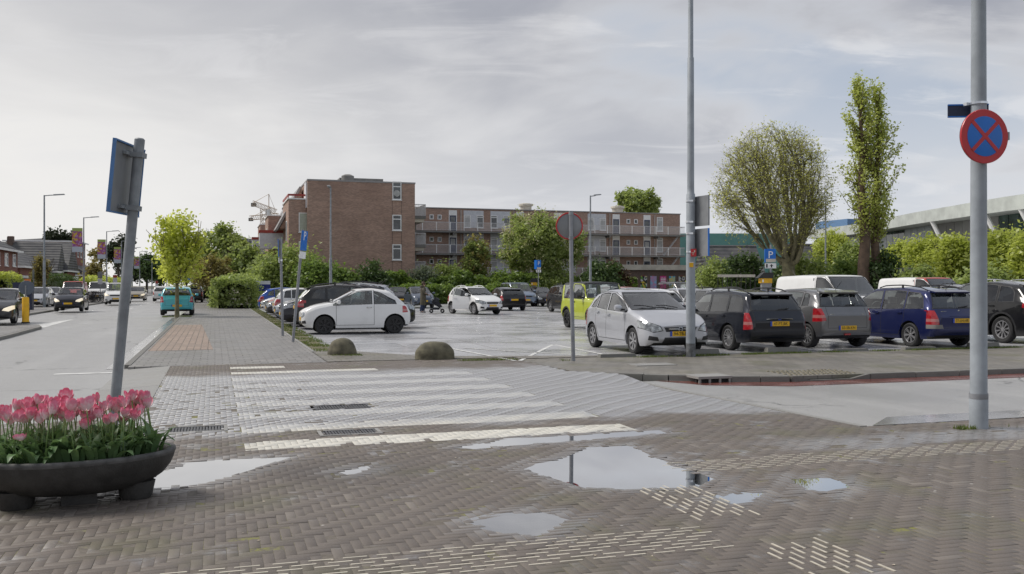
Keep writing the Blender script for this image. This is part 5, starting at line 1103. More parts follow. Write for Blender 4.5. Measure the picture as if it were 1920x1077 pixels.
def wheel_meshes(rw, spokes):
    t = MB(); w2 = .105; ri = rw * .66
    t.lathe([(ri, -w2 * .8), (rw * .88, -w2), (rw * .965, -w2 * .86), (rw, -w2 * .5), (rw, w2 * .5), (rw * .965, w2 * .86), (rw * .88, w2), (ri, w2 * .8), (ri * .98, w2 * .2), (ri * .98, -w2 * .2), (ri, -w2 * .8)], 30); t.xform(Matrix.Rotation(R(90), 4, 'X'))
    r = MB(); zf = w2 * .72
    r.lathe([(ri * 1.01, zf + .012), (ri * .93, zf + .014), (ri * .90, zf - .03), (ri * .9, -w2 * .6)], 30)
    r.lathe([(.001, zf + .004), (ri * .2, zf + .002), (ri * .24, zf - .02)], 14)
    for i in range(spokes):
        a = 2 * math.pi * i / spokes; hw = math.pi / spokes * (.42 if spokes < 9 else .38); hi = hw * (1.9 if spokes < 9 else 1.5)
        pts = [(ri * .18, -hi), (ri * .95, -hw), (ri * .95, hw), (ri * .18, hi)]
        top = [(q * math.cos(a + b), q * math.sin(a + b), (zf - .003) if q < ri * .5 else zf + .006) for q, b in pts]; bot = [(x, y, z - .035) for x, y, z in top]
        r.add(top + bot, [(0, 1, 2, 3), (0, 4, 5, 1), (1, 5, 6, 2), (2, 6, 7, 3), (3, 7, 4, 0)])
    r.xform(Matrix.Rotation(R(90), 4, 'X'))           # lathe +z -> -y, so the face looks to the right side
    d = MB(); d.lathe([(.001, zf - .055), (ri * .92, zf - .055)], 20); d.xform(Matrix.Rotation(R(90), 4, 'X'))
    return t.mesh('wheel', 35), r.mesh('rim', 30), d.mesh('brake_disc')
BUILT = {}
def car_model(key, opts=()):
    kk = (key,) + tuple(opts)
    if kk in BUILT: return BUILT[kk]
    c = CARM[key]; L, Wd, H, wb, fo, rw = c['L'], c['W'], c['H'], c['wb'], c['fo'], c['rw']; cx_, cz_ = c['cowl']; rx_, rz_ = c['rend']; tx_, tz_ = c['tail']; nose = c['nose']; boxy = c.get('boxy', 0); zl0 = c.get('zl', .20)
    # ---- stations from the nose (0) to the tail (L)
    R_ = rw + (.055 if not c.get('clad') else .07); wx = [fo, fo + wb]
    st = {0.0, .02, .05, .09, .14, .2, .27, .35, L, L - .02, L - .05, L - .09, L - .14, L - .2, L - .27, L - .35}
    for x in np.arange(.4, L - .38, .085): st.add(round(float(x), 3))
    for w_ in wx:
        st = {x for x in st if not (w_ - R_ - .03 < x < w_ + R_ + .03)}
        for q in np.linspace(0, math.pi, 13): st.add(round(w_ - R_ * math.cos(q), 4))
        st |= {w_ - R_ - .004, w_ + R_ + .004}
    xs = np.array(sorted(st)); h_ = c['hood']
    top = sm(xs, [0, .05, .12, cx_ * .5, cx_, rx_ if False else c['roof'], (c['roof'] + rx_) / 2, rx_, tx_, tx_ + .02, L], [nose - .12, nose - .03, nose, nose + (cz_ - nose) * .62, cz_, H - .025, H, rz_, tz_, tz_ - .10, tz_ - .26], .055 if not boxy else .03)
    belt = sm(xs, [0, .12, cx_ * .5, cx_, c['roof'], rx_, L - .1, L], [nose - .22, nose - h_, nose + (cz_ - nose) * .55 - h_, c['belt'][0], c['belt'][0] + .01, c['belt'][1], min(tz_ - .06, c['belt'][1]), tz_ - .34], .09)
    belt = np.minimum(belt, top - .035)
    def ends(x, r, f0, p): x = np.clip(x / r, 0, 1); return f0 + (1 - f0) * (1 - (1 - x) ** p) ** (1 / p)
    wf = ends(xs, .62 if not boxy else .3, .66 if not boxy else .86, 2.3) * ends(L - xs, .5 if not boxy else .15, .80 if not boxy else .94, 2.4); wb_ = Wd / 2 * wf * (1 - .015 * ((xs - L / 2) / (L / 2)) ** 2)
    th = .80 if not boxy else .90
    if c.get('cargo') or key == 'mpv': th = .86
    wr_ = wb_ * sm(xs, [0, cx_ - .1, cx_ + .15, c['roof'], rx_, tx_ + .01, L], [.90, .86, .84, th, th - .02, th + .05, .93], .1)
    zlow = zl0 + .13 * np.exp(-xs / .06) + .05 * np.exp(-xs / .3) + .16 * np.exp(-(L - xs) / .07) + .06 * np.exp(-(L - xs) / .35)
    arch = zlow.copy(); isarch = np.zeros(len(xs), bool)
    for w_ in wx:
        d = R_ ** 2 - (xs - w_) ** 2; on = d >= -1e-9; arch = np.where(on, np.maximum(zlow, rw + np.sqrt(np.maximum(d, 0))), arch); isarch |= on
    rows_f = np.array([0, .07, .17, .3, .45, .6, .74, .86, .95, 1.0]); bul = np.interp(rows_f, [0, .12, .3, .5, .72, .9, 1], [.945, .985, 1.0, 1.0, .988, .975, .962])
    ring = []
    for i in range(len(xs)):
        b_, zb, zt, zlo, za, wr = wb_[i], belt[i], top[i], zlow[i], arch[i], wr_[i]
        half = [(0, zlo), (.55 * b_, zlo), (.60 * b_, zlo), (.60 * b_, max(zlo, za - .002 if isarch[i] else zlo))]
        for f, u in zip(rows_f, bul):
            z = za + (zb - za) * f; fz = (z - zlo) / max(.05, zb - zlo); uu = float(np.interp(fz, rows_f, bul)); half.append((b_ * uu, z))
        g = zt - zb; yb = b_ * .962; rc = min(.16, g * .5); y1 = wr + (yb - wr) * (rc / max(g, .01)) * .9
        for q in (.25, .5, .75, 1): half.append((yb + (y1 - yb) * q, zb + (g - rc) * q))
        for q in (25, 50, 72, 90): half.append((y1 - (y1 - wr * .82) * (1 - math.cos(R(q))) - 0 * q, zb + g - rc + rc * math.sin(R(q)) * .97))
        for u in (.62, .4, .2, 0): half.append((wr * u * .99, zt + .018 * (1 - (u / .82) ** 2) if g > .2 else zt + .022 * (1 - (u / .82) ** 2)))
        ring.append(half)
    nh = len(ring[0]); nr_ = 2 * nh - 2; V = []
    for i, h in enumerate(ring):
        X_ = L / 2 - xs[i]; V += [(X_, y, z) for y, z in h] + [(X_, -y, z) for y, z in h[1:-1][::-1]]
    Fc = []
    for i in range(len(xs) - 1):
        for j in range(nr_): j2 = (j + 1) % nr_; Fc.append((i * nr_ + j, (i + 1) * nr_ + j, (i + 1) * nr_ + j2, i * nr_ + j2))
    for base, s_ in ((0, 1), ((len(xs) - 1) * nr_, -1)):        # nose and tail caps, laid as strips
        for j in range(nh - 1):
            a0, a1 = j, j + 1; b0, b1 = (nr_ - j) % nr_, (nr_ - j - 1) % nr_
            if j == 0: q = (base + a0, base + a1, base + b1)
            elif j + 1 == nh - 1: q = (base + a0, base + a1, base + b0)
            else: q = (base + a0, base + a1, base + b1, base + b0)
            Fc.append(q if s_ > 0 else q[::-1])
    me = bpy.data.meshes.new('tmp'); me.from_pydata(V, [], Fc); bm = bmesh.new(); bm.from_mesh(me); bpy.data.meshes.remove(me)
    bmesh.ops.remove_doubles(bm, verts=bm.verts, dist=1e-5); bmesh.ops.recalc_face_normals(bm, faces=bm.faces)
    lay = bm.faces.layers.int.new('part'); X_of = lambda x: L / 2 - x
    tp = lambda x: float(np.interp(x, xs, top)); bt = lambda x: float(np.interp(x, xs, belt)); hwid = lambda x: float(np.interp(x, xs, wb_)); wrf = lambda x: float(np.interp(x, xs, wr_))
    ids = {}
    def pid(name, mat, parent=None, inset=0.0): k = len(ids) + 1; ids[k] = (name, mat, parent, inset); return k
    side = lambda sg: (lambda f: f.normal.y * sg > .3)
    def up(x): return min(tp(x) - .085, tp(min(L, x + c['dp'] + .02)) - .05, tp(max(0, x - .05)) - .05)
    xa = next((x for x in np.arange(cx_ - .2, L, .02) if up(x) > bt(x) + .05), cx_ + .2)
    pil = c['pil']; edges = [xa] + pil + [c['wend']]
    dl = cx_ + .10 if c['roof'] - cx_ < .95 else cx_ + .2      # front door line
    dl = max(dl, fo + R_ + .02)
    dend = [pil[0] + .03] + ([min(pil[1] + .02, fo + wb - R_ * .2)] if c['doors'] == 2 and len(pil) > 1 else [])
    handles = []
    for sg in (1, -1):
        starts = [dl] + dend[:-1]; dks = []
        for k, (a_, b_) in enumerate(zip(starts, dend)):
            zs = zl0 + .10
            def dpoly(e):
                lo = zs - e; p = [(a_ - e, lo), (b_ + e - (.0 if k == 0 else .22), lo)]
                if k == 1: p += [(b_ + e - .02, rw + R_ * .95)]
                p += [(b_ + e, bt(b_))]
                tops = [(x, tp(x) - .045 + e) for x in np.linspace(b_, a_, 5)]; p += [(x + (e if i == 0 else 0), z) for i, (x, z) in enumerate(tops) if z > bt(x) + .02]
                p += [(a_ - e, bt(a_) + .0)]; return [(X_of(x), z) for x, z in p]
            fl = lambda f, sg=sg: f.normal.y * sg > .25
            cut_poly(bm, lay, pid('door_seam', 'seam'), dpoly(.009), 'y', fl)
            dk = pid('door', 'paint'); dks.append(dk); cut_poly(bm, lay, dk, dpoly(-.004), 'y', fl)
            handles.append((X_of(b_ - .16), sg, bt(b_) - .10, dk))
        n_ = len(edges) - 1
        for k in range(n_):
            a_, b_ = edges[k] + (.0 if k == 0 else .045), edges[k + 1] - (.045 if k < n_ - 1 else 0)
            if c.get('cargo') and k > 0: continue
            sx_ = np.linspace(a_, b_, 6); u_ = [(x, up(x)) for x in sx_]; u_ = [(x, z) for x, z in u_ if z > bt(x) + .03]
            if len(u_) < 2 or b_ - a_ < .12: continue
            if k == n_ - 1 and not boxy: u_ = u_[:-1] + [(b_ - .05, u_[-1][1])]
            poly = [(X_of(u_[0][0] if k == 0 else a_), bt(a_) + .015), (X_of(b_), bt(b_) + .02)] + [(X_of(x), z) for x, z in u_[::-1]]
            dpar = dks[k] if k < len(dks) else None
            # black surround, then the pane
            cut_poly(bm, lay, pid('window_surround', 'black', dpar), [(p[0] + (.022 if p[0] > (X_of(a_) + X_of(b_)) / 2 else -.022), p[1] + (.018 if p[1] > bt(b_) + .1 else -.012)) for p in poly], 'y', side(sg))
            cut_poly(bm, lay, pid('window', 'glass' if k < 1 or 'dark' not in opts else 'glassd', dpar, -.006), poly, 'y', side(sg))
    # windscreen, rear window
    yb_, yt_ = wrf(cx_ + .05) * .98, wrf(c['roof']) * .86; zb_, zt_ = cz_ + .02, H - .075
    wsf = lambda f: f.normal.x > .12 and f.normal.z > .1 and cx_ - .12 < X_of(f.calc_center_median().x) < c['roof'] + .15
    ws = lambda e: [(-yb_ - e, zb_ - e), (yb_ + e, zb_ - e), (yb_ * .96 + e, (zb_ + zt_) / 2), (yt_ + e, zt_ + e * .6), (-yt_ - e, zt_ + e * .6), (-yb_ * .96 - e, (zb_ + zt_) / 2)]
    cut_poly(bm, lay, pid('window_surround', 'black'), ws(.025), 'x', wsf); cut_poly(bm, lay, pid('windscreen', 'glass', None, -.005), ws(0), 'x', wsf)
    if not c.get('cargo'):
        yr1, yr0 = wrf(rx_) * (.84 if not boxy else .86), hwid(tx_ - .1) * .86; z1, z0 = rz_ - .07, tz_ + .03
        rf = lambda f: f.normal.x < -.1 and X_of(f.calc_center_median().x) > rx_ - .1
        rp = lambda e: [(-yr0 - e, z0 - e), (yr0 + e, z0 - e), (yr1 + e, z1 + e * .5), (-yr1 - e, z1 + e * .5)]
        cut_poly(bm, lay, pid('window_surround', 'black'), rp(.03), 'x', rf); cut_poly(bm, lay, pid('rear_window', 'glassd' if 'dark' in opts else 'glass', None, -.005), rp(0), 'x', rf)
    # tailgate seam
    W2 = Wd / 2; yt2 = min(hwid(L - .2) * .80, W2 * .955 - c.get('lightw', .16) - .03); zt0 = .52
    if not boxy:
        for e_, nm_, mt_ in ((.008, 'tailgate_seam', 'seam'), (-.003, 'tailgate', 'paint')):
            cut_poly(bm, lay, pid(nm_, mt_), [(-yt2 - e_, zt0 - e_), (yt2 + e_, zt0 - e_), (yt2 + e_, tz_ - .01), (-yt2 - e_, tz_ - .01)], 'x', lambda f: f.normal.x < -.2 and (f[lay] == 0 or ids[f[lay]][0] == 'tailgate_seam'))
    # lamps, grille, intakes
    ff = lambda f: f.normal.x > .08 and X_of(f.calc_center_median().x) < .75
    W2 = Wd / 2
    for sg in (1, -1):
        if c['lamp'] == 'round':
            y0, z0, r_ = W2 * .70, nose - .17, .085 if not boxy else .10
            cut_poly(bm, lay, pid('lamp_ring', 'chrome' if not boxy else 'black'), [(sg * (y0 + (r_ + .015) * math.cos(a)), z0 + (r_ + .015) * math.sin(a)) for a in np.linspace(0, 2 * math.pi, 13)[:-1]], 'x', ff)
            cut_poly(bm, lay, pid('headlight', 'lamp'), [(sg * (y0 + r_ * math.cos(a)), z0 + r_ * math.sin(a)) for a in np.linspace(0, 2 * math.pi, 13)[:-1]], 'x', ff)
        else:
            z0 = nose - .03; p = [(W2 * .52, z0 - .15), (W2 * .80, z0 - .19), (W2 * 1.02, z0 - .07), (W2 * 1.02, z0 + .05), (W2 * .88, z0 + .045), (W2 * .60, z0 - .06)]
            cym = sum(q[0] for q in p) / 6; czm = sum(q[1] for q in p) / 6
            cut_poly(bm, lay, pid('lamp_surround', 'black'), [(sg * (y + (.014 if y > cym else -.02)), z + (.012 if z > czm else -.014)) for y, z in p], 'x', ff)
            cut_poly(bm, lay, pid('headlight', 'lamp'), [(sg * y, z) for y, z in p], 'x', ff)
        lw = c.get('lightw', .16); z1 = tz_ - .04; z0 = z1 - c['tailh']
        if boxy: z1, z0 = .62, .48
        p = [(W2 * .985 - lw, z0 + .1 * c['tailh']), (W2 * 1.05, z0), (W2 * 1.05, z1), (W2 * .955 - lw * .55, z1)]
        rfl = lambda f: f.normal.x < -.12 and X_of(f.calc_center_median().x) > L - .62
        cut_poly(bm, lay, pid('tail_light', 'tail'), [(sg * y, z) for y, z in p], 'x', rfl)
        zm = z0 + (z1 - z0) * .42
        cut_poly(bm, lay, pid('reversing_light', 'tailw'), [(sg * y, z) for y, z in [(W2 * .985 - lw, zm - .035), (W2 * 1.05, zm - .045), (W2 * 1.05, zm + .035), (W2 * .985 - lw, zm + .03)]], 'x', lambda f: f.normal.x < -.12 and X_of(f.calc_center_median().x) > L - .62 and ids.get(f[lay], ('',))[0] == 'tail_light')
        # fog lamp pockets
        if not boxy: cut_poly(bm, lay, pid('fog_pocket', 'black'), [(sg * W2 * .62, .34), (sg * W2 * .88, .36), (sg * W2 * .86, .46), (sg * W2 * .66, .43)], 'x', ff)
    zg = nose - .14
    if boxy: cut_poly(bm, lay, pid('grille', 'black'), [(-.5, zg - .17), (.5, zg - .17), (.5, zg + .08), (-.5, zg + .08)], 'x', ff)
    elif key != 'fiat': cut_poly(bm, lay, pid('grille', 'black'), [(-W2 * .42, zg - .075), (W2 * .42, zg - .075), (W2 * .48, zg + .03), (-W2 * .48, zg + .03)], 'x', ff)
    cut_poly(bm, lay, pid('air_intake', 'black'), [(-W2 * .52, .29), (W2 * .52, .29), (W2 * .46, .42), (-W2 * .46, .42)], 'x', ff)
    cut_poly(bm, lay, pid('lower_bumper', 'black'), [(-W2 * 1.1, .1), (W2 * 1.1, .1), (W2 * 1.1, .30 if not c.get('clad') else .40), (-W2 * 1.1, .30 if not c.get('clad') else .40)], 'x', lambda f: f.normal.x < -.15 and X_of(f.calc_center_median().x) > L - .5 and f[lay] == 0)
    if key == 'wagon2':
        for sg in (1, -1): cut_poly(bm, lay, pid('bumper_strip', 'grey'), [(sg * W2 * .62, .50), (sg * W2 * 1.1, .50), (sg * W2 * 1.1, .60), (sg * W2 * .66, .60)], 'x', lambda f: f.normal.x < -.12 and X_of(f.calc_center_median().x) > L - .55)
    if c.get('clad'):
        for w_ in wx:
            for sg in (1, -1):
                ro = R_ + .055; poly = [(X_of(w_ + ro * math.cos(a)), rw + ro * math.sin(a)) for a in np.linspace(-.35, math.pi + .35, 13)]
                cut_poly(bm, lay, pid('arch_trim', 'black'), poly, 'y', side(sg))
    for f in bm.faces:                               # underside
        if f[lay] == 0 and f.normal.z < -.6: f[lay] = -1
        elif f[lay] == 0 and abs(f.calc_center_median().y) < .62 * W2 and f.calc_center_median().z < rw + R_ and abs(f.normal.y) > .8: f[lay] = -1
    if c.get('darkroof'):
        for f in bm.faces:
            if f[lay] == 0 and f.normal.z > .5 and f.calc_center_median().z > H - .12: f[lay] = -2
    for k_, v_ in list(ids.items()):                  # a tailgate is one piece: slivers beyond the lamps go back to the body
        if v_[0] != 'tailgate': continue
        todo = {f for f in bm.faces if f[lay] == k_}; isl = []
        while todo:
            st = [todo.pop()]; cur = [st[0]]
            while st:
                f = st.pop()
                for e in f.edges:
                    for g in e.link_faces:
                        if g in todo: todo.discard(g); st.append(g); cur.append(g)
            isl.append(cur)
        isl.sort(key=lambda c_: -sum(f.calc_area() for f in c_))
        for c_ in isl[1:]:
            for f in c_: f[lay] = 0
    if 'cab' in opts:
        ck = pid('cab', 'paint2')
        for f in bm.faces:
            if f[lay] == 0 and X_of(f.calc_center_median().x) < 2.35: f[lay] = ck
    # ---- separate the parts
    parts = []; groups = {}
    for f in bm.faces: groups.setdefault(f[lay], []).append(f)
    merged = {}
    for k, fs in groups.items():
        name, mat, par, ins = ids.get(k, ('body', 'paint', None, 0)) if k >= 0 else (('underbody', 'under', None, 0) if k == -1 else ('roof', 'black', None, 0))
        vm, vv, ff_ = {}, [], []
        for f in fs:
            q = []
            for v in f.verts:
                if v.index not in vm or True:
                    key_ = v
                    if key_ not in vm: vm[key_] = len(vv); vv.append(v.co + v.normal * ins if ins else v.co.copy())
                q.append(vm[key_])
            ff_.append(tuple(q))
        m = bpy.data.meshes.new(name); m.from_pydata([tuple(v) for v in vv], [], ff_); m.update(); m.polygons.foreach_set('use_smooth', np.ones(len(ff_), bool)); m.set_sharp_from_angle(angle=R(38))
        parts.append((name, m, mat, k))
    bm.free()
    # ---- interior
    it = MB(); fl = zl0 + .08
    it.box(X_of(L - .35), X_of(cx_ + .1), -W2 * .84, W2 * .84, fl, fl + .04); dash = cx_ + .38
    it.box(X_of(dash + .1), X_of(cx_ + .15), -W2 * .78, W2 * .78, .6, cz_ - .06)
    for sg in (-1, 1):
        for xx in ([dash + .75] + ([dash + 1.55] if L > 3.5 or True else [])):
            if c.get('cargo') and xx > dash + 1: continue
            X_ = X_of(xx); it.box(X_ - .02, X_ + .46, sg * .36 - .22, sg * .36 + .22, fl, .52)
            it.add([(X_, sg * .36 - .22, .5), (X_ + .1, sg * .36 - .22, .5), (X_ - .12, sg * .36 - .2, 1.08), (X_ - .2, sg * .36 - .2, 1.08), (X_, sg * .36 + .22, .5), (X_ + .1, sg * .36 + .22, .5), (X_ - .12, sg * .36 + .2, 1.08), (X_ - .2, sg * .36 + .2, 1.08)], [(0, 1, 2, 3), (7, 6, 5, 4), (0, 4, 5, 1), (1, 5, 6, 2), (2, 6, 7, 3), (3, 7, 4, 0)])
            it.box(X_ - .23, X_ - .14, sg * .36 - .12, sg * .36 + .12, 1.10, 1.28)
    if c.get('cargo'): it.box(X_of(2.45), X_of(2.40), -W2 * .88, W2 * .88, fl, H - .12)
    sw = MB(); 
    n0 = len(it.v)
    for i in range(14):
        a, b = 2 * math.pi * i / 14, 2 * math.pi * (i + 1) / 14; it.tube([(X_of(dash + .28) - .04 * math.sin(a), .36 + .18 * math.cos(a), cz_ - .05 + .17 * math.sin(a)), (X_of(dash + .28) - .04 * math.sin(b), .36 + .18 * math.cos(b), cz_ - .05 + .17 * math.sin(b))], .014, 4, cap=False)
    parts.append(('interior', it.mesh('interior'), 'seat', None))
    for (hx_, sg, hz_, dk) in handles:
        h = MB(); y = hwid(L / 2 - hx_) * .985
        h.box(hx_ - .085, hx_ + .085, min(sg * (y - .03), sg * (y + .028)), max(sg * (y - .03), sg * (y + .028)), hz_ - .016, hz_ + .016); parts.append(('door_handle', h.mesh('door_handle'), 'handle', dk))
    for sg in (1, -1):
        mm = MB(); x0 = X_of(xa + .16); y = hwid(xa + .16); zb = bt(xa + .16) + .06
        prof = [(.0, -.02), (.06, -.015), (.085, .01), (.09, .06), (.075, .10), (.03, .125), (.0, .13)]
        b0 = len(mm.v)
        for (u, sc) in ((y + .03, .55), (y + .07, .95), (y + .15, 1.0), (y + .20, .75)):
            for i in range(10): a = 2 * math.pi * i / 10; mm.v.append((x0 + .075 * sc * math.cos(a) + .02, sg * u, zb + .055 + .075 * sc * math.sin(a)))
        for r_ in range(3):
            for i in range(10): q = (b0 + r_ * 10 + i, b0 + r_ * 10 + (i + 1) % 10, b0 + (r_ + 1) * 10 + (i + 1) % 10, b0 + (r_ + 1) * 10 + i); mm.f.append(q if sg > 0 else q[::-1])
        mm.f.append(tuple(b0 + i for i in range(10))); mm.f.append(tuple(b0 + 30 + i for i in range(10)))
        parts.append(('mirror', mm.mesh('mirror', 50), 'mirror', None)); ar = MB(); ar.box(x0 - .01, x0 + .05, min(sg * (y - .05), sg * (y + .06)), max(sg * (y - .05), sg * (y + .06)), zb - .02, zb + .03); parts.append(('mirror_arm', ar.mesh('mirror_arm'), 'black', None))
    if c.get('rails'):
        for sg in (1, -1):
            rl = MB(); a_, b_ = c['roof'] + .1, rx_ - .1; pts = []
            for q in np.linspace(0, 1, 9): x = a_ + (b_ - a_) * q; pts.append((X_of(x), sg * wrf(x) * .84, tp(x) + .01 + .055 * min(1, min(q, 1 - q) * 7)))
            rl.tube(pts, .016, 6); rl.box(X_of((a_ + b_) / 2) - .03, X_of((a_ + b_) / 2) + .03, sg * wrf(2.5) * .84 - .012, sg * wrf(2.5) * .84 + .012, H - .06, H + .06); parts.append(('roof_rail', rl.mesh('roof_rail', 50), 'rail', None))
    wp = MB(); zb_ = cz_ + .03
    for y0 in (-.12, .45): wp.tube([(X_of(cx_ + .03), y0, cz_ + .045), (X_of(cx_ + .12), y0 - .3, cz_ + .10), (X_of(cx_ + .12), y0 - .52, cz_ + .10)], .011, 4)
    parts.append(('wiper', wp.mesh('wiper'), 'black', None))
    if not c.get('cargo') and not boxy:
        wp = MB(); xr = tx_ - .04; wp.tube([(X_of(tx_ + .01), 0, tz_ + .04), (X_of(tx_ - .02), -.32, tz_ + .07)], .012, 4); parts.append(('wiper', wp.mesh('wiper'), 'black', None))
        sp = MB(); sp.add([(X_of(rx_ - .1), -yr1, rz_ + .0), (X_of(rx_ + .13), -yr1 * .96, rz_ - .055), (X_of(rx_ + .13), yr1 * .96, rz_ - .055), (X_of(rx_ - .1), yr1, rz_ + .0), (X_of(rx_ - .1), -yr1, rz_ + .03), (X_of(rx_ + .14), -yr1 * .96, rz_ - .02), (X_of(rx_ + .14), yr1 * .96, rz_ - .02), (X_of(rx_ - .1), yr1, rz_ + .03)], [(0, 3, 2, 1), (4, 5, 6, 7), (0, 1, 5, 4), (1, 2, 6, 5), (2, 3, 7, 6), (3, 0, 4, 7)]); parts.append(('spoiler', sp.mesh('spoiler'), 'paint', None))
    if boxy:
        sp = MB(); sp.lathe([(.001, .0), (.33, .0), (.35, .05), (.35, .17), (.33, .2), (.001, .2)], 26); sp.xform(Matrix.Translation((-L / 2 + .0, .05, .98)) @ Matrix.Rotation(R(-90), 4, 'Y')); parts.append(('spare_wheel', sp.mesh('spare_wheel', 40), 'black', None))
    wm = wheel_meshes(rw, c['spokes'])
    an = MB(); an.tube([(X_of(rx_ - .15), 0, tp(rx_ - .15) - .02), (X_of(rx_ + .15), 0, tp(rx_ - .15) + .24)], .007, 4); parts.append(('aerial', an.mesh('aerial'), 'black', None))
    rear_x = lambda z: X_of(max([x for x in xs if tp(x) >= z] + [tx_]))
    BUILT[kk] = dict(rear_x=rear_x, par={k: v[2] for k, v in ids.items() if v[2]}, hinge=(X_of(dl), hwid(dl)), parts=parts, wheels=wm, wx=[X_of(w_) for w_ in wx], wy=W2 - .105 - .02, rw=rw, L=L, c=c, ptz=dict(front=(L / 2 + .008, .50), rear=(-L / 2 - .008, (tz_ - .30) if key in ('wagon', 'wagon2', 'hatch', 'small', 'cross') else .52)))
    return BUILT[kk]
TXT = {}
def car(key, pcol, s, t, heading, label, cat='car', opts=(), plate=None, plates=('front', 'rear'), rim=None, mirror=None, rail=None, lit=False, handle=None, group=None, name='parked_car', glass=None, detail=True, z=0.0, paint2=None):
    md = car_model(key, opts); o = empty(name, (s, t, z), R(heading)); tag(o, label, cat, group)
    mt = dict(paint=pcol, glass=glass or M_GLASS, glassd=M_GLASSD, black=M_BLK, seam=M_SEAL, lamp=M_LAMPON if lit else M_LAMP, tail=M_TAIL, tailw=M_TAILW, chrome=M_CHR, under=M_UNDER, seat=M_SEAT, handle=handle or pcol, mirror=mirror or pcol, rail=rail or M_BLK, grey=M_GREY, paint2=paint2 or pcol)
    made = {}
    for (nm, me, mk, k) in sorted(md['parts'], key=lambda q: 1 if q[3] in md['par'] else 0):
        if nm == 'door_handle': continue
        if not detail and nm in ('wiper', 'aerial', 'fog_pocket', 'interior', 'reversing_light'): continue
        p = link(nm, me, None, made.get(md['par'].get(k), o))
        if len(me.materials) == 0: me.materials.append(mt[mk])
        p.material_slots[0].link = 'OBJECT'; p.material_slots[0].material = mt[mk]
        if nm == 'door': made[k] = p
    for (nm, me, mk, k) in md['parts']:
        if nm == 'door_handle': link(nm, me, mt[mk], made.get(k, o))
    rm = rim or (M_ALLOYD if md['c'].get('rimc') == 'dark' else M_ALLOY)
    for x in md['wx']:
        for sg in (1, -1):
            wo_ = link('wheel', md['wheels'][0], M_TYRE, o); wo_.location = (x, sg * md['wy'], md['rw']); wo_.rotation_euler = (rng.uniform(-.0, .0), rng.uniform(0, 6.28), math.pi if sg > 0 else 0)
            link('rim', md['wheels'][1], rm, wo_); link('brake_disc', md['wheels'][2], M_BLK, wo_)
    for side_ in plates:
        x, z_ = md['ptz'][side_]; p = link('number_plate', PLATE, M_PLATE, o); p.location = (x, 0, z_); p.rotation_euler[2] = 0 if side_ == 'front' else math.pi
        b = link('plate_band', PSTRIP, M_PBLUE, p)
        if side_ == 'rear' or side_ == 'front': b.location = (0, 0, 0)
        if plate:
            if plate not in TXT: TXT[plate] = text_mesh(plate, .098, 'plate_text')
            tx = link('plate_text', TXT[plate], M_PTXT, p); tx.location = (.0072, .02, -.002); tx.rotation_euler = (R(90), 0, R(90)); tx.scale = (1.0, 1, 1)
    return o
WHITE = paint('white', (.76, .76, .75)); SILVER = paint('silver', (.49, .50, .53), .4, .33); NAVY = paint('navy_black', (.012, .014, .022), .3); GREYP = paint('mid_grey', (.17, .17, .175), .6, .34); BLUEP = paint('dark_blue', (.012, .018, .085), .3); BLACK = paint('black', (.010, .010, .011)); LIME = paint('lime', (.44, .50, .05), 0, .4); TEAL = paint('turquoise', (.09, .46, .54), .1); SBLUE = paint('silver_blue', (.20, .25, .33), .5); DGREY = paint('dark_grey', (.045, .046, .05), .4); BEIGE = paint('beige', (.36, .33, .27), .4); REDV = paint('red', (.50, .06, .04)); LGREY = paint('light_grey', (.36, .37, .39), .4); BLUEB = paint('bright_blue', (.02, .08, .35)); SGREEN = paint('steel_blue', (.09, .11, .15), .4)
# ---- first row, right
cc1 = car('corsa', SILVER, 10.08, 20.93, -91, 'silver five door hatchback facing the side street behind the lamp post', plate='94-TB-RB', plates=('front',))
cc2 = car('wagon', NAVY, 12.83, 21.45, 90, 'navy black estate car with roof rails and dark rear glass', opts=('dark',), plate='47-FT-BK', plates=('rear',))
cc3 = car('swift', GREYP, 15.27, 21.75, 90, 'grey rounded hatchback parked between navy estate and blue estate', plate='03-SB-KN', plates=('rear',))
cc4 = car('wagon2', BLUEP, 18.02, 21.25, 90, 'dark blue estate car with roof rails behind the no stopping post', plate='77-LH-HR', plates=('rear',), handle=BLUEP)
car('suv', BLACK, 21.62, 21.75, 90, 'large black off road car with thin spoked wheels beside blue estate', opts=('dark',), rim=M_ALLOY, rail=M_CHR)
# ---- middle of the car park
car('jimny', LIME, 13.5, 31.9, -89, 'lime green boxy off roader with black roof and wheel arches', mirror=M_BLK, handle=M_BLK)
kar = car('karl', WHITE, 13.75, 49.9, -74, 'white small hatchback with roof rails and its front door standing open', rail=WHITE, name='parked_car')
car('hatch', BLACK, 17.72, 57.1, 90, 'black hatchback with red tail lamps between white hatchback and silver blue van', opts=('dark',), plates=('rear',))
car('mpv', SBLUE, S(985, 66), 67.8, -90, 'silver blue high roofed family van facing the car park lane', plates=('front',))
car('cross', DGREY, 20.1, 51.4, -90, 'dark grey crossover left of the lime off roader')
car('hatch', BLACK, S(1024, 66), 67.5, -90, 'black car half hidden between silver blue van and dark grey crossover')
car('fiat', SGREEN, S(798, 63) , 65.2, -90, 'dark steel blue small hatchback in front of the ivy hedge', plates=('front',), rim=M_ALLOY)
car('small', DGREY, S(757, 70), 72.5, -90, 'charcoal small car at the hedge behind steel blue hatchback')
car('hatch', SILVER, S(1168, 44), 46, -90, 'silver car half hidden behind the lime off roader')
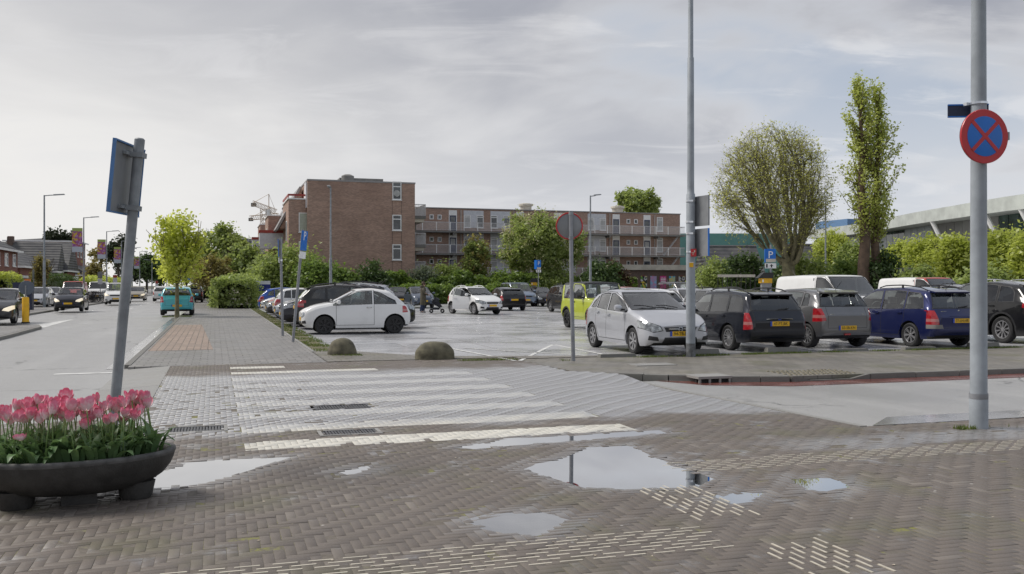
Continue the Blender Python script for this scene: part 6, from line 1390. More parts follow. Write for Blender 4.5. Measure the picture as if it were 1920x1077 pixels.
# ---- rows behind the silver hatchback
car('hatch', WHITE, S(1262, 29), 31.5, 90, 'white hatchback with dark rear window behind the silver hatchback', opts=('dark',))
car('small', REDV, S(1188, 62), 64, 90, 'red and black small car seen past the lime off roader roof')
car('hatch', LGREY, S(1222, 46), 48, -90, 'pale grey hatchback in front of the poster wall')
car('mpv', DGREY, S(1310, 50), 52, -90, 'dark grey tall family car behind the lamp post')
car('hatch', SILVER, S(1335, 36), 38, -90, 'silver hatchback behind the navy estate car roof')
car('wagon', LGREY, S(1432, 27.5), 29.8, -90, 'light grey estate with dark roof rails nose to nose with the row')
car('van', WHITE, S(1612, 27.2), 28.7, -91, 'white panel van with blank sides behind the grey hatchback', cat='van', name='panel_van', plates=('front',), mirror=M_BLK)
car('van', WHITE, S(1785, 34.6), 36.2, -90, opts=('cab',), paint2=REDV, label='white van with red front half behind the blue estate', cat='van', name='panel_van', plates=('front',))
car('wagon', SBLUE, S(1880, 28), 29.6, -90, 'silver blue estate roof showing behind the black off road car')
car('cross', LGREY, S(1845, 33), 35, 90, 'pale grey crossover farther behind the black off road car')
# ---- row along the sidewalk
car('fiat', WHITE, 4.45, 31.35, 180, 'white three door mini hatchback with black wheels nose to the sidewalk', plates=('front',), handle=M_CHR)
car('cross', BLACK, 4.95, 34.9, 0, 'black crossover with red tail lamps next to the white mini hatchback', opts=('dark',), plates=('rear',))
car('suv', SILVER, 5.05, 39.5, 180, 'silver off road car with dark roof rails behind the black crossover', rail=M_BLK)
car('cross', NAVY, 4.6, 37.3, 180, 'navy crossover with chrome nose trim beside the black crossover', rail=M_CHR)
car('hatch', SBLUE, 4.5, 41.9, 180, 'pale blue hatchback nose to the grass strip')
car('small', WHITE, 4.3, 44.7, 0, 'white small hatchback with black tailgate backed to the grass strip', opts=('dark',))
car('hatch', BLACK, 4.4, 47.4, 180, 'black hatchback nose to the grass strip beyond the white one')
car('small', REDV, 4.35, 50.1, 180, 'red small car nose to the grass strip')
car('hatch', WHITE, 4.4, 52.9, 180, 'white hatchback nose to the grass strip beyond the red one')
car('hatch', BLUEB, 4.4, 56.2, 0, 'bright blue hatchback backed to the grass strip')
# ---- main road
car('hatch', DGREY, -8.75, 44.6, -90, 'dark grey hatchback with lit headlights passing the yellow island post', lit=True, name='driving_car', plates=('front',))
car('small', NAVY, -8.45, 63.2, -90, 'navy small car with lit headlights driving past the white arrow marking', lit=True, name='driving_car', plates=('front',))
car('mpv', WHITE, -7.75, 84.5, -90, 'white delivery van with lit headlights driving on the main road', cat='van', lit=True, name='driving_van', plates=('front',))
car('hatch', BEIGE, -7.7, 104, -90, 'beige car with lit headlights behind the white delivery van', lit=True, name='driving_car')
car('small', WHITE, -5.0, 99, 90, 'white small hatchback driving away on the main road', name='driving_car', plates=('rear',))
car('hatch', DGREY, -4.6, 112, 90, 'dark hatchback driving ahead of the white small hatchback', name='driving_car')
car('hatch', SILVER, -5.0, 150, 90, 'distant silver car far down the main road', name='driving_car', detail=False)
car('swift', TEAL, -1.92, 54.0, 90, 'turquoise hatchback parked on the kerb behind the young street tree', plates=('rear',))
car('hatch', BLACK, -1.9, 92, 90, 'black car parked at the kerb far beyond the turquoise hatchback', detail=False)
car('hatch', SILVER, -2.0, 104, 90, 'silver car parked at the kerb beyond the black one', detail=False)
car('mpv', DGREY, -2.0, 118, 90, 'dark van parked farthest along the sidewalk kerb', detail=False)
car('hatch', SILVER, -12.3, 75.5, -90, 'silver blue hatchback parked beside the tall grey lamp post', plates=('front',))
car('hatch', LGREY, -12.6, 82.5, -90, 'pale grey hatchback parked behind the navy small car')
car('hatch', WHITE, -15.8, 66, -90, 'white car roof showing behind the dark grey hatchback')
car('small', BLACK, -14.6, 87, -90, 'black small car parked deep in the forecourt across the road', detail=False)
car('van', REDV, -12.6, 96, -90, 'red van parked across the main road before the houses', cat='van', name='panel_van', detail=False)
car('van', WHITE, -11.8, 108, -90, 'white camper van parked across the main road', cat='van', name='panel_van', detail=False)
# badges and trim the photograph shows on the nearest cars
md = BUILT[('corsa',)]; xf = md['L'] / 2 + .006; m = MB(); m.lathe([(.045, -.006), (.055, 0), (.045, .006), (.04, 0), (.045, -.006)], 20); m.xform(Matrix.Translation((xf, 0, .60)) @ Matrix.Rotation(R(90), 4, 'Y')); m.box(xf - .004, xf + .006, -.075, .075, .594, .606); m.build('badge', M_CHR, cc1)
m = MB(); m.box(xf - .03, xf + .004, -.30, -.06, .60, .622); m.build('grille_bar', M_CHR, cc1); m = MB(); m.box(xf - .03, xf + .004, .06, .30, .60, .622); m.build('grille_bar', M_CHR, cc1)
md = BUILT[('wagon', 'dark')]; zz_ = md['ptz']['rear'][1] + .10; xr = md['rear_x'](zz_) - .008; m = MB(); m.box(xr - .012, xr + .03, -.36, .36, zz_ - .018, zz_ + .018); m.build('chrome_strip', M_CHR, cc2); m = MB(); m.lathe([(.0005, 0), (.022, .002), (.022, -.002)], 18, sx=1, sy=2.2); m.xform(Matrix.Translation((xr - .014, 0, zz_)) @ Matrix.Rotation(R(-90), 4, 'Y')); m.build('badge', M_DARKB0, cc2)
md = BUILT[('swift',)]; zz_ = .88; xr = md['rear_x'](zz_) - .006; t_ = link('badge', text_mesh('S', .11, 'badge', .004), M_CHR, cc3); t_.location = (xr, 0, zz_); t_.rotation_euler = (R(90), 0, R(-90)); m = MB(); m.box(-md['L'] / 2 - .006, -md['L'] / 2 + .03, -.09, .09, .335, .375); m.build('fog_light', M_TAIL, cc3)
for y_, w_ in ((.46, .12), (-.46, .09)): xr2 = md['rear_x'](.86) - .004; m = MB(); m.box(xr2 - .004, xr2 + .01, y_ - w_ / 2, y_ + w_ / 2, .852, .868); m.build('lettering_strip', M_CHR, cc3)
md = BUILT[('wagon2',)]; zz_ = .92; xr = md['rear_x'](zz_) - .006; m = MB(); m.add([(xr - .004, a_ * .045, zz_ + b_ * .06) for a_, b_ in ((-.5, 1), (.3, .9), (.9, .3), (.2, .2), (.6, -.9), (.1, -.9), (-.2, -.2), (-.7, -.9), (-1, -.7), (-.4, .2))], [tuple(range(10))]); m.build('badge', M_CHR, cc4)
xr2 = md['rear_x'](.93) - .004; m = MB(); m.box(xr2 - .004, xr2 + .01, .38, .56, .925, .942); m.build('lettering_strip', M_CHR, cc4); xr3 = md['rear_x'](.80) - .008; m = MB(); m.box(xr3 - .008, xr3 + .03, -.34, .34, .795, .82); m.build('tailgate_grip', BLUEP, cc4)
# open front door of the white hatchback
dr = [ch for ch in kar.children if ch.name.split('.')[0] == 'door' and sum(v.co.y for v in ch.data.vertices) < 0]
dr = max(dr, key=lambda ch: sum(v.co.x for v in ch.data.vertices) / len(ch.data.vertices))
hx_, hy_ = BUILT[('karl',)]['hinge']; Mh = Matrix.Translation((hx_, -hy_, 0)) @ Matrix.Rotation(R(38), 4, 'Z') @ Matrix.Translation((-hx_, hy_, 0)); dr.matrix_local = Mh
for ch in kar.children:
    if ch.name.split('.')[0] == 'door_seam' and ch.matrix_local == Matrix() and False: pass
# ================================================================ street furniture
M_POLE = plain('galvanised', (.27, .28, .30), .45, .35, var=.2, scale=3); M_POLEG = plain('pole_grey_paint', (.30, .33, .36), .5, var=.14, scale=3); M_POLED = plain('pole_weathered', (.25, .27, .285), .55, .1, var=.22, scale=5); M_SBACK = plain('sign_back', (.25, .26, .27), .5, .3, var=.12, scale=3)
M_BLUE = plain('sign_blue', (.008, .15, .56), .35, var=.06); M_RED = plain('sign_red', (.50, .025, .03), .35, var=.06); M_YEL = plain('bollard_yellow', (.72, .40, .01), .5, var=.1); M_DARKB = plain('dark_navy', (.018, .025, .06), .5, var=.12); M_CAP = plain('black_cap', (.015, .015, .015), .5); M_STONE = plain('mossy_stone', (.115, .105, .07), .9, var=.45, scale=5, bump=.6)
M_EDGE = plain('faded_blue', (.08, .19, .40), .45, var=.1)
def disc(r, t, n=40, z0=0):
    b = MB(); b.lathe([(.0005, z0), (r * .985, z0), (r, z0 + t * .3), (r, z0 + t * .7), (r * .985, z0 + t), (.0005, z0 + t)], n); return b
# ---- no stopping post on the forecourt
px_, py_ = G(1835, 803); post = empty('sign_post', (px_, py_, 0)); tag(post, 'thick grey steel post standing on the brick forecourt', 'post')
m = MB(); m.lathe([(.098, -.05), (.098, .34), (.090, .36), (.086, 2.2), (.075, 5.2), (.07, 6.2), (.0, 6.2)], 24); m.build('pole', M_POLEG, post, 40)
m = MB(); m.lathe([(.099, 0), (.1, .01), (.1, .05), (.099, .06)], 20, (0, 0, .33)); m.build('collar', M_POLE, post, 40)
ns = empty('no_stopping_sign', (px_, py_, 0)); tag(ns, 'round blue no stopping sign with red rim and red cross', 'sign')
zc = ZH(259, 10.4); az = math.atan2(-px_, -py_)     # towards the photographer, turned a little away
MS = Matrix.Translation((0, 0, zc)) @ Matrix.Rotation(-YAW + R(12), 4, 'Z') @ Matrix.Translation((-.035, -.13, 0)) @ Matrix.Rotation(R(90), 4, 'X')
b = disc(.30, .025, 48, -.012); b.xform(MS); b.build('rim', M_RED, ns, 40)
b = disc(.222, .003, 48, .0135); b.xform(MS); face = b.build('blue_face', M_BLUE, ns, 40)
for a in (45, 135):
    b = MB(); b.box(-.225, .225, -.021, .021, .0165, .019 + a * .00001); b.xform(MS @ Matrix.Rotation(R(a), 4, 'Z')); b.build('cross_bar', M_RED, ns)
b = disc(.296, .006, 48, -.022); b.xform(MS); b.build('back_plate', M_SBACK, ns, 40)
b = MB(); b.cbox((.0, -.07, zc + .12), (.06, .1, .04)); b.cbox((0, -.07, zc - .12), (.06, .1, .04)); b.cbox((.33, -.03, zc + .03), (.05, .05, .09)); b.lathe([(.085, -.02), (.09, -.02), (.09, .02), (.085, .02)], 16, (0, 0, zc + .12)); b.lathe([(.085, -.02), (.09, -.02), (.09, .02), (.085, .02)], 16, (0, 0, zc - .12)); b.xform(Matrix.Rotation(-YAW + R(12), 4, 'Z')); b.build('clamp', M_POLED, ns)
nsn = empty('street_name_sign', (px_, py_, 0)); tag(nsn, 'small dark blue plate clamped behind the grey post above the round sign', 'sign'); z1 = ZH(204, 10.4)
b = MB(); b.box(-.30, .14, .085, .10, z1 - .075, z1 + .075); b.xform(Matrix.Rotation(-YAW - R(6), 4, 'Z')); b.build('plate', M_DARKB, nsn)
b = MB(); b.box(-.30, .14, .078, .084, z1 + .06, z1 + .075); b.box(-.30, .14, .078, .084, z1 - .075, z1 - .06); b.xform(Matrix.Rotation(-YAW - R(6), 4, 'Z')); b.build('plate_edge', M_BLUE, nsn)
b = MB(); b.lathe([(.086, .05), (.094, .05), (.094, .075), (.086, .075)], 18, (0, 0, z1)); b.cbox((-.1, .07, z1 + .06), (.05, .05, .035)); b.build('strap', M_CHR, nsn)
# ---- tall lamp column behind the silver hatchback
lx, ly = G(1295, 669); lc = empty('lamp_column', (lx, ly, 0)); tag(lc, 'tall pale grey lamp column in front of the silver hatchback', 'lamp post')
m = MB(); m.lathe([(.108, -.05), (.108, .3)], 20); m.build('base_band', plain('worn_base', (.13, .135, .14), .7, var=.5, scale=9), lc, 40)
zj = ZH(365, 20.9); zk = ZH(110, 20.9); m = MB(); m.lathe([(.105, .28), (.102, 2.0), (.098, zj), (.082, zj + .02), (.079, zj + .15), (.073, zk), (.06, zk + .02), (.056, 9.0), (.05, 10.4), (0, 10.4)], 20); m.build('pole', M_POLEG, lc, 40)
m = MB(); m.tube([(0, 0, 10.3), (.1, -.3, 10.5), (.15, -.9, 10.6)], .035, 8); m.build('arm', M_POLEG, lc); m = MB(); m.box(.03, .27, -1.5, -.85, 10.54, 10.66); m.build('lantern', M_SBACK, lc)
M0 = Matrix.Rotation(R(8), 4, 'Z')
for (ya, yb, nm, lab, front) in ((366, 423, 'grey_sign', 'upper grey backed sign panel on the tall lamp column', M_SBACK), (428, 480, 'blue_sign', 'lower blue edged sign panel on the tall lamp column', M_BLUE)):
    z1, z0 = ZH(ya, 20.5), ZH(yb, 20.5); sg_ = empty(nm, (lx, ly, 0)); tag(sg_, lab, 'sign')
    b = MB(); b.box(.11, .125, -.50, .12, z0, z1, M0); b.build('panel', M_SBACK, sg_)
    b = MB(); b.box(.1255, .131, -.50, .12, z0, z1, M0); b.build('face', front, sg_)
    b = MB(); b.box(.09, .128, -.515, -.5005, z0, z1, M0); b.box(.09, .128, .1205, .135, z0, z1, M0); b.build('edge', front, sg_)
    for zq in (z1 - .12, z0 + .08): b = MB(); b.lathe([(.105, 0), (.112, 0), (.112, .04), (.105, .04)], 16, (0, 0, zq)); b.build('strap', M_CHR, sg_)
zr = ZH(474, 20.7); MF = Matrix.Rotation(-math.atan2(lx, ly), 4, 'Z')
st = empty('hydrant_plate', (lx, ly, 0)); tag(st, 'small red plate with pale marks on the tall lamp column', 'plate'); b = MB(); b.box(.0, .125, -.125, -.108, zr - .085, zr + .085, MF); b.build('plate', M_RED, st); b = MB(); b.box(.02, .085, -.129, -.126, zr - .008, zr + .004, MF); b.box(.046, .058, -.129, -.126, zr - .05, zr - .009, MF); b.box(.07, .1, -.129, -.126, zr + .02, zr + .05, MF); b.build('marks', M_CREAM, st)
st = empty('yellow_sticker', (lx, ly, 0)); tag(st, 'small orange yellow sticker below the red plate on the lamp column', 'sticker'); zr = ZH(496.5, 20.7); b = MB(); b.box(-.03, .06, -.112, -.104, zr - .055, zr + .045, MF); b.build('sheet', M_YEL, st); b = MB(); b.box(-.035, .065, -.111, -.103, zr + .046, zr + .058, MF); b.build('edge', M_WHT, st)
# ---- round sign seen from behind
sx_, sy_ = G(1075, 677); rs_ = empty('round_sign', (sx_, sy_, 0)); tag(rs_, 'round traffic sign seen from its grey back with red rim on a steel pole', 'sign'); zt = ZH(396, 19.7); zc = ZH(424, 19.7)
m = MB(); m.tube([(0, 0, -.05), (-.04, 0, 1.6), (-.055, 0, zt)], .043, 12); m.build('pole', M_POLE, rs_, 40)
MR = Matrix.Translation((-.06, .075, zc)) @ Matrix.Rotation(-YAW, 4, 'Z') @ Matrix.Rotation(R(90), 4, 'X')
b = disc(.265, .01, 40, 0); b.xform(MR); b.build('back', M_SBACK, rs_, 40)
b = MB(); b.lathe([(.262, -.004), (.262, .016), (.285, .018), (.29, .008), (.285, -.004), (.262, -.004)], 40); b.xform(MR); b.build('rim', M_RED, rs_, 40)
for zq in (.25, -.25): b = MB(); b.lathe([(.044, -.03), (.052, -.03), (.052, .03), (.044, .03)], 14, (-.052, 0, zc + zq)); b.build('clamp', M_POLED, rs_)
# ---- leaning pole by the planter, sign from behind
bx, by = CD(224, 8.4); lpn = empty('leaning_sign', (bx, by, 0)); tag(lpn, 'leaning grey pole with a blue edged sign panel seen from behind', 'sign')
D_l = bx * math.sin(YAW) + by * math.cos(YAW)
def camxy(px, D): x, y = CD(px, D); return x - bx, y - by
tpx = camxy(262, D_l); bpx = camxy(222, D_l); zt = ZH(262, D_l); z750 = ZH(750, D_l)
P0 = Vector((bpx[0] - (tpx[0] - bpx[0]) * .45, bpx[1] - (tpx[1] - bpx[1]) * .45, -.05)); P1 = Vector((tpx[0], tpx[1], zt)); slope = (P1 - P0) / (P1.z - P0.z)
m = MB(); m.tube([P0, P0.lerp(P1, .5), P1], .045, 16); m.tube([P1, P1 + slope * .012], [.045, .033], 16); m.build('pole', M_POLED, lpn, 40)
def onp(z): return P0 + slope * (z - P0.z)
ax = (P1 - P0).normalized(); cd = Vector((math.cos(YAW), -math.sin(YAW), 0)); fw = Vector((math.sin(YAW), math.cos(YAW), 0)); th_ = R(93)
u = (cd * math.cos(th_) + fw * math.sin(th_)); u = (u - ax * u.dot(ax)).normalized(); nn = ax.cross(u)     # u: panel width direction (right edge farther away)
zc = ZH(336, D_l - .1); oc = onp(zc); MP = Matrix(((u.x, nn.x, ax.x, oc.x), (u.y, nn.y, ax.y, oc.y), (u.z, nn.z, ax.z, oc.z), (0, 0, 0, 1)))
sgn = 1 if nn.dot(fw) > 0 or nn.x < 0 else -1
y0 = .075
QS = D_l / 7.35
def pbox(b, x0, x1, ya, yb, za, zb):
    x0, x1, ya, yb, za, zb = [v_ * QS for v_ in (x0, x1, ya, yb, za, zb)]
    b.box(x0, x1, min(ya * sgn, yb * sgn), max(ya * sgn, yb * sgn), za, zb, MP)
b = MB(); pbox(b, -.31, .31, y0, y0 + .006, -.265, .265); b.build('panel', M_SBACK, lpn)
b = MB(); pbox(b, -.312, .312, y0 + .0065, y0 + .010, -.267, .267); b.build('face', M_EDGE, lpn)
b = MB(); pbox(b, -.325, -.3105, y0 - .016, y0 + .010, -.267, .267); pbox(b, .3125, .325, y0 - .014, y0 + .01, -.267, .267); pbox(b, -.325, .325, y0 - .016, y0 + .01,   .2675, .28); pbox(b, -.325, .325, y0 - .016, y0 + .01, -.28, -.2675); b.build('edge', M_EDGE, lpn)
for z_ in (.20, -.22): b = MB(); pbox(b, -.05, .05, -.05, y0 - .001, z_ - .02, z_ + .02); pbox(b, -.13, .06, y0 - .03, y0 - .001, z_ - .012, z_ + .012); b.build('clamp', M_POLED, lpn)
# ---- two parking sign poles at the sidewalk edge
def ppole(foot, topx, topy, D, ys, name, lab, turn, sub):
    fx, fy = G(*foot); o = empty(name, (fx, fy, 0)); tag(o, lab, 'sign'); tx, ty = CD(topx, D); z = ZH(topy, D); T = Vector((tx - fx, ty - fy, z))
    m = MB(); m.tube([(0, 0, -.05), T * .5, T], .040, 12); m.build('pole', M_POLE, o, 40)
    z1, z0 = ZH(ys[0], D), ZH(ys[1], D); zc = (z0 + z1) / 2; c_ = T * (zc / z); Mx = Matrix.Translation(c_) @ Vector((0, 0, 1)).rotation_difference(T.normalized()).to_matrix().to_4x4() @ Matrix.Rotation(turn, 4, 'Z'); h = (z1 - z0) / 2
    b = MB(); b.box(-.2, .2, -.075, -.055, -h, h, Mx); b.build('panel', M_BLUE, o)
    b = MB(); b.box(-.2, .2, -.054, -.05, -h, h, Mx); b.build('back', M_SBACK, o)
    t_ = link('letter', text_mesh('P', .36, 'letter', .001), M_WHT, o); t_.matrix_local = Mx @ Matrix.Translation((0, -.0765, h * .45)) @ Matrix.Rotation(R(90), 4, 'X')
    b = MB(); z1, z0 = (ZH(sub[0], D) - zc), (ZH(sub[1], D) - zc); b.box(-.2, .2, -.07, -.05, z0, z1, Mx); b.build('sub_plate', M_WHT, o)
    b = MB(); b.lathe([(.041, -.03), (.05, -.03), (.05, .03), (.041, .03)], 12, tuple(T * ((ZH(sub[1], D) + .08) / z))); b.build('clamp', M_CHR, o)
ppole((530, 630), 526, 446, 29.4, (449, 482), 'parking_sign', 'upright pole with edge on blue parking sign by the grass strip', R(-97), (484, 493))
ppole((549, 641), 568, 431, 26.4, (433, 470), 'parking_sign', 'leaning pole with blue parking sign and white plate by the mini hatchback', R(62), (472, 485))
# ---- parking signs and ticket machines
def psign(px, D, ytop, yp, ysub, lab, turn):
    x, y = CD(px, D); o = empty('parking_sign', (x, y, 0), -YAW + turn); tag(o, lab, 'sign'); z = ZH(ytop, D); m = MB(); m.tube([(0, 0, -.05), (0, 0, z)], .038, 10); m.build('pole', M_POLE, o, 40)
    z1, z0 = ZH(yp[0], D), ZH(yp[1], D); b = MB(); b.box(-.2, .2, -.06, -.042, z0, z1); b.build('panel', M_BLUE, o)
    b = MB(); b.box(-.2, .2, -.063, -.0605, z0, z0 + .14); b.build('lower_band', M_CREAM, o)
    b = MB(); b.box(-.24, -.2, -.07, .2, z0, z1); b.build('side_panel', M_BLUE, o)
    t_ = link('letter', text_mesh('P', .42, 'letter', .002), M_WHT, o); t_.location = (-.01, -.064, z1 - .26); t_.rotation_euler = (R(90), 0, 0)
    z1, z0 = ZH(ysub[0], D), ZH(ysub[1], D); b = MB(); b.box(-.24, .22, -.06, -.042, z0, z1); sp = b.build('sub_plate', M_WHT, o)
    b = MB(); zm = (z0 + z1) / 2; b.add([(.03 + x_ * .09, -.0615, zm + y_ * .09) for x_, y_ in ((-1, -.2), (0, .8), (1, -.2), (.3, .1), (.3, -.8), (-.3, -.8), (-.3, .1))], [(0, 1, 2, 3, 4, 5, 6)]); b.box(-.19, -.13, -.062, -.0605, z0 + .03, z1 - .03); b.build('arrow', M_CAP, sp)
psign(1445, 39, 459, (467, 492), (494, 503.5), 'blue parking sign with white arrow plate behind the navy estate', R(-10))
psign(1009.5, 71, 487, (488, 505), (506, 511), 'blue parking sign with white plate in front of the ivy hedge', R(38))
def machine(px, D, ys, lab):
    x, y = CD(px, D); o = empty('ticket_machine', (x, y, 0), -YAW); tag(o, lab, 'ticket machine'); z2, z1, z0 = [ZH(v, D) for v in ys]
    b = MB(); b.box(-.17, .17, -.14, .14, -.05, z0); b.build('body', M_SBACK, o); b = MB(); b.box(-.23, .23, -.2, .2, z0, z1); b.build('yellow_band', M_YEL, o)
    b = MB(); h = z2 - z1; b.add([(-.36, -.24, z1 + .002), (.27, -.24, z1 + .002), (.27, .24, z1 + .002), (-.36, .24, z1 + .002), (-.12, -.24, z2), (.27, -.24, z2), (.27, .24, z2), (-.12, .24, z2)], [(0, 3, 2, 1), (4, 5, 6, 7), (0, 1, 5, 4), (1, 2, 6, 5), (2, 3, 7, 6), (3, 0, 4, 7)]); b.build('hood', M_CAP, o); b = MB(); b.box(-.18, -.12, -.204, -.2005, z0 + .03, z1 - .05); b.build('label', M_WHT, o)
machine(1435, 38.5, (511.5, 522, 531), 'black hooded yellow ticket machine under the parking sign with arrow plate')
machine(1001, 72, (522, 529.5, 535.5), 'black and yellow ticket machine beside the sign at the ivy hedge')
# ---- street lamps
def lamp(px, D, ytop, lab, headdir, base=None, group=None, banner=None, name='street_lamp', arm=1.0):
    x, y = base or CD(px, D); z = ZH(ytop, D); o = empty(name, (x, y, 0), headdir); tag(o, lab, 'street lamp', group)
    m = MB(); m.lathe([(.10, -.05), (.095, 1.2), (.09, z * .42), (.065, z * .43), (.05, z - .05), (.045, z), (0, z)], 12); m.build('pole', M_POLED, o, 40)
    m = MB(); m.tube([(0, 0, z - .05), (.35, 0, z), (arm, 0, z + .05)], [.035, .035, .03], 6); m.build('arm', M_POLED, o)
    m = MB(); m.add([(arm * .6, -.1, z - .01), (arm + .35, -.12, z + .06), (arm + .35, .12, z + .06), (arm * .6, .1, z - .01), (arm * .6, -.06, z + .08), (arm + .3, -.08, z + .13), (arm + .3, .08, z + .13), (arm * .6, .06, z + .08)], [(0, 3, 2, 1), (4, 5, 6, 7), (0, 1, 5, 4), (1, 2, 6, 5), (2, 3, 7, 6), (3, 0, 4, 7)]); m.build('lantern', M_SBACK, o)
    if banner:
        z1, z0 = banner; b = MB(); b.box(-1.0, -.1, -.012, .012, z0, z1); bo = b.build('banner', M_BANN, None); bo.location = (x, y, 0); bo.rotation_euler[2] = 0; bo.name = 'lamp_banner'
        return o, bo
    return o, None
k = NM('banner_print'); v = k.n('ShaderNodeTexVoronoi'); k.l(k.pos(obj=True), v.inputs[0]); v.inputs['Scale'].default_value = 5.5; sp = k.n('ShaderNodeSeparateColor'); k.l(v.outputs['Color'], sp.inputs[0]); rp = k.n('ShaderNodeValToRGB'); rp.color_ramp.interpolation = 'CONSTANT'; k.l(sp.outputs[0], rp.inputs[0])
els = rp.color_ramp.elements; els[0].color = (.30, .10, .28, 1); els[1].position = .35; els[1].color = (.62, .45, .04, 1); e_ = els.new(.6); e_.color = (.45, .22, .42, 1); e_ = els.new(.8); e_.color = (.40, .10, .12, 1)
tcg = k.n('ShaderNodeTexCoord'); sg3 = k.n('ShaderNodeSeparateXYZ'); k.l(tcg.outputs['Generated'], sg3.inputs[0]); c3 = k.mix(k.rng(sg3.outputs[2], .22, .225), (.50, .55, .62), rp.outputs[0]); c3 = k.mix(k.rng(sg3.outputs[2], .86, .865), c3, (.36, .45, .12)); k.set('Base Color', c3); k.set('Roughness', .6); M_BANN = k.m
lamp(83, 66.5, 366, 'tall street lamp with arm over the main road beside silver blue hatchback', 0, base=G(83, 577))
lx2 = [(157, 88, 408), (200, 110, 434), (228, 132, 452), (248, 154, 465), (262, 176, 472), (277, 200, 480)]
for i, (px, D, yt) in enumerate(lx2):
    o, bo = lamp(px, D, yt, ['street lamp carrying the nearest flowered banner', 'street lamp before the far houses with banner beyond the first', 'street lamp hidden partly by the leaning sign pole', 'street lamp beyond the leaning sign pole', 'street lamp near the dark pines', 'farthest street lamp of the left row'][i], 0, banner=(ZH(428, 88), ZH(473, 88)) if i < 5 else None)
    if bo: tag(bo, ['flowered purple and yellow banner with green top on the first banner lamp', 'flowered banner on the second banner lamp', 'flowered banner on the third banner lamp', 'flowered banner on the fourth banner lamp', 'flowered banner on the fifth banner lamp'][i], 'banner', 'banners on the street lamps')
for i, (px, D) in enumerate(((333, 150), (341, 180), (300, 165), (310, 215))):
    lamp(px, D, 488, 'distant thin street lamp down the main road', math.pi, group='distant street lamps', base=(-1.4 if i < 2 else -10.6, CD(px, D)[1]))
lamp(620, 61, 353, 'slim car park lamp standing before the brick end wall', -YAW - R(90) , arm=.35)
lamp(1107, 66, 367, 'slim car park lamp before the rear wing galleries', -YAW + R(15), arm=.45)
lamp(1548, 71, 378, 'slim car park lamp between half bare tree and poplar', -YAW, arm=.5)
# ---- road side small things, left
x, y = G(48, 607); bo = empty('traffic_post', (x, y, .04)); tag(bo, 'yellow island post with round blue sign seen from behind on top', 'traffic post')
m = MB(); m.lathe([(.16, 0), (.14, .02), (.135, .1), (.135, 1.0), (.12, 1.06), (0, 1.07)], 18); m.build('post', M_YEL, bo, 40); m = MB(); m.lathe([(.165, -.03), (.165, .03), (.14, .03)], 18); m.build('foot', M_CAP, bo)
m = MB(); m.tube([(0, 0, 1.05), (0, 0, 1.55)], .03, 8); m.build('stem', M_SBACK, bo); b = disc(.30, .02, 30); b.xform(Matrix.Translation((.03, .05, 1.45)) @ Matrix.Rotation(R(90), 4, 'X')); b.build('round_sign', plain('sign_back_dark', (.10, .12, .15), .5), bo)
x, y = G(55, 583); cb = empty('advert_box', (x - .6, y + 1.5, .03)); tag(cb, 'dark blue street cabinet with orange top light beside the grey hatchback', 'cabinet'); m = MB(); m.box(-.55, .55, -.35, .35, 0, 1.75); m.build('body', M_DARKB, cb); m = MB(); m.box(.1, .4, -.2, .2, 1.752, 1.95); m.build('top_light', plain('orange', (.7, .18, .02), .4), cb)
def backsign(px, D, ytop, ysz, lab, c=None, wpx=8, base=None):
    x, y = CD(px, D); o = empty('traffic_sign', (x, y, 0), -YAW); tag(o, lab, 'sign'); z = ZH(ytop, D); m = MB(); m.tube([(0, 0, 0), (0, 0, z)], .04, 8); m.build('pole', M_POLED, o)
    for i, (a, b_, mt) in enumerate(ysz):
        w_ = wpx * D / F_PX / 2; bb = MB(); bb.box(-w_, w_, -.05, -.042, ZH(b_, D), ZH(a, D)); bb.build('panel', mt, o)
backsign(63, 80, 505, [(506, 524, M_SBACK), (520, 524.5, M_PANEL)], 'pole with grey backed sign left of the tall street lamp', wpx=4)
backsign(188, 95, 509, [(510, 522, M_SBACK), (523, 533, M_PANEL)], 'pair of grey sign panels on a pole near the bicycles', wpx=9)
backsign(216, 100, 515, [(516, 521, M_REDR), (521.5, 535, M_PANEL)], 'red topped white sign panel beside the main road', wpx=8)
backsign(294, 130, 526, [(527, 532, M_REDR), (532.5, 538, M_PANEL)], 'small distant red topped sign down the main road', wpx=5)
x, y = G(363, 566); pm_ = empty('ticket_machine', (x, y, 0)); tag(pm_, 'dark ticket machine with blue sign on the far sidewalk', 'ticket machine'); m = MB(); m.box(-.22, .22, -.2, .2, -.05, 1.55); m.build('body', M_CAP, pm_); m = MB(); m.box(-.05, .05, -.05, .05, 1.552, 1.95); m.build('stem', M_SBACK, pm_); m = MB(); m.box(-.55, .45, -.03, .03, 1.952, 2.3); m.build('sign', M_BLUE, pm_)
x, y = CD(491, 66); o = empty('sign_board', (x, y, 0), -YAW); tag(o, 'blue and white sign board behind the row of parked cars', 'sign board'); m = MB(); m.box(-.58, .58, -.06, .06, ZH(546, 66), ZH(533.5, 66)); m.build('blue_panel', plain('board_blue', (.02, .03, .20), .4), o); m = MB(); m.box(-.58, .58, -.062, .062, ZH(533.4, 66), ZH(527, 66)); m.build('white_band', M_PANEL, o)
m = MB(); [m.tube([(u_, 0, -.05), (u_, 0, ZH(546, 66))], .04, 6) for u_ in (-.5, .5)]; m.build('legs', M_SBACK, o)
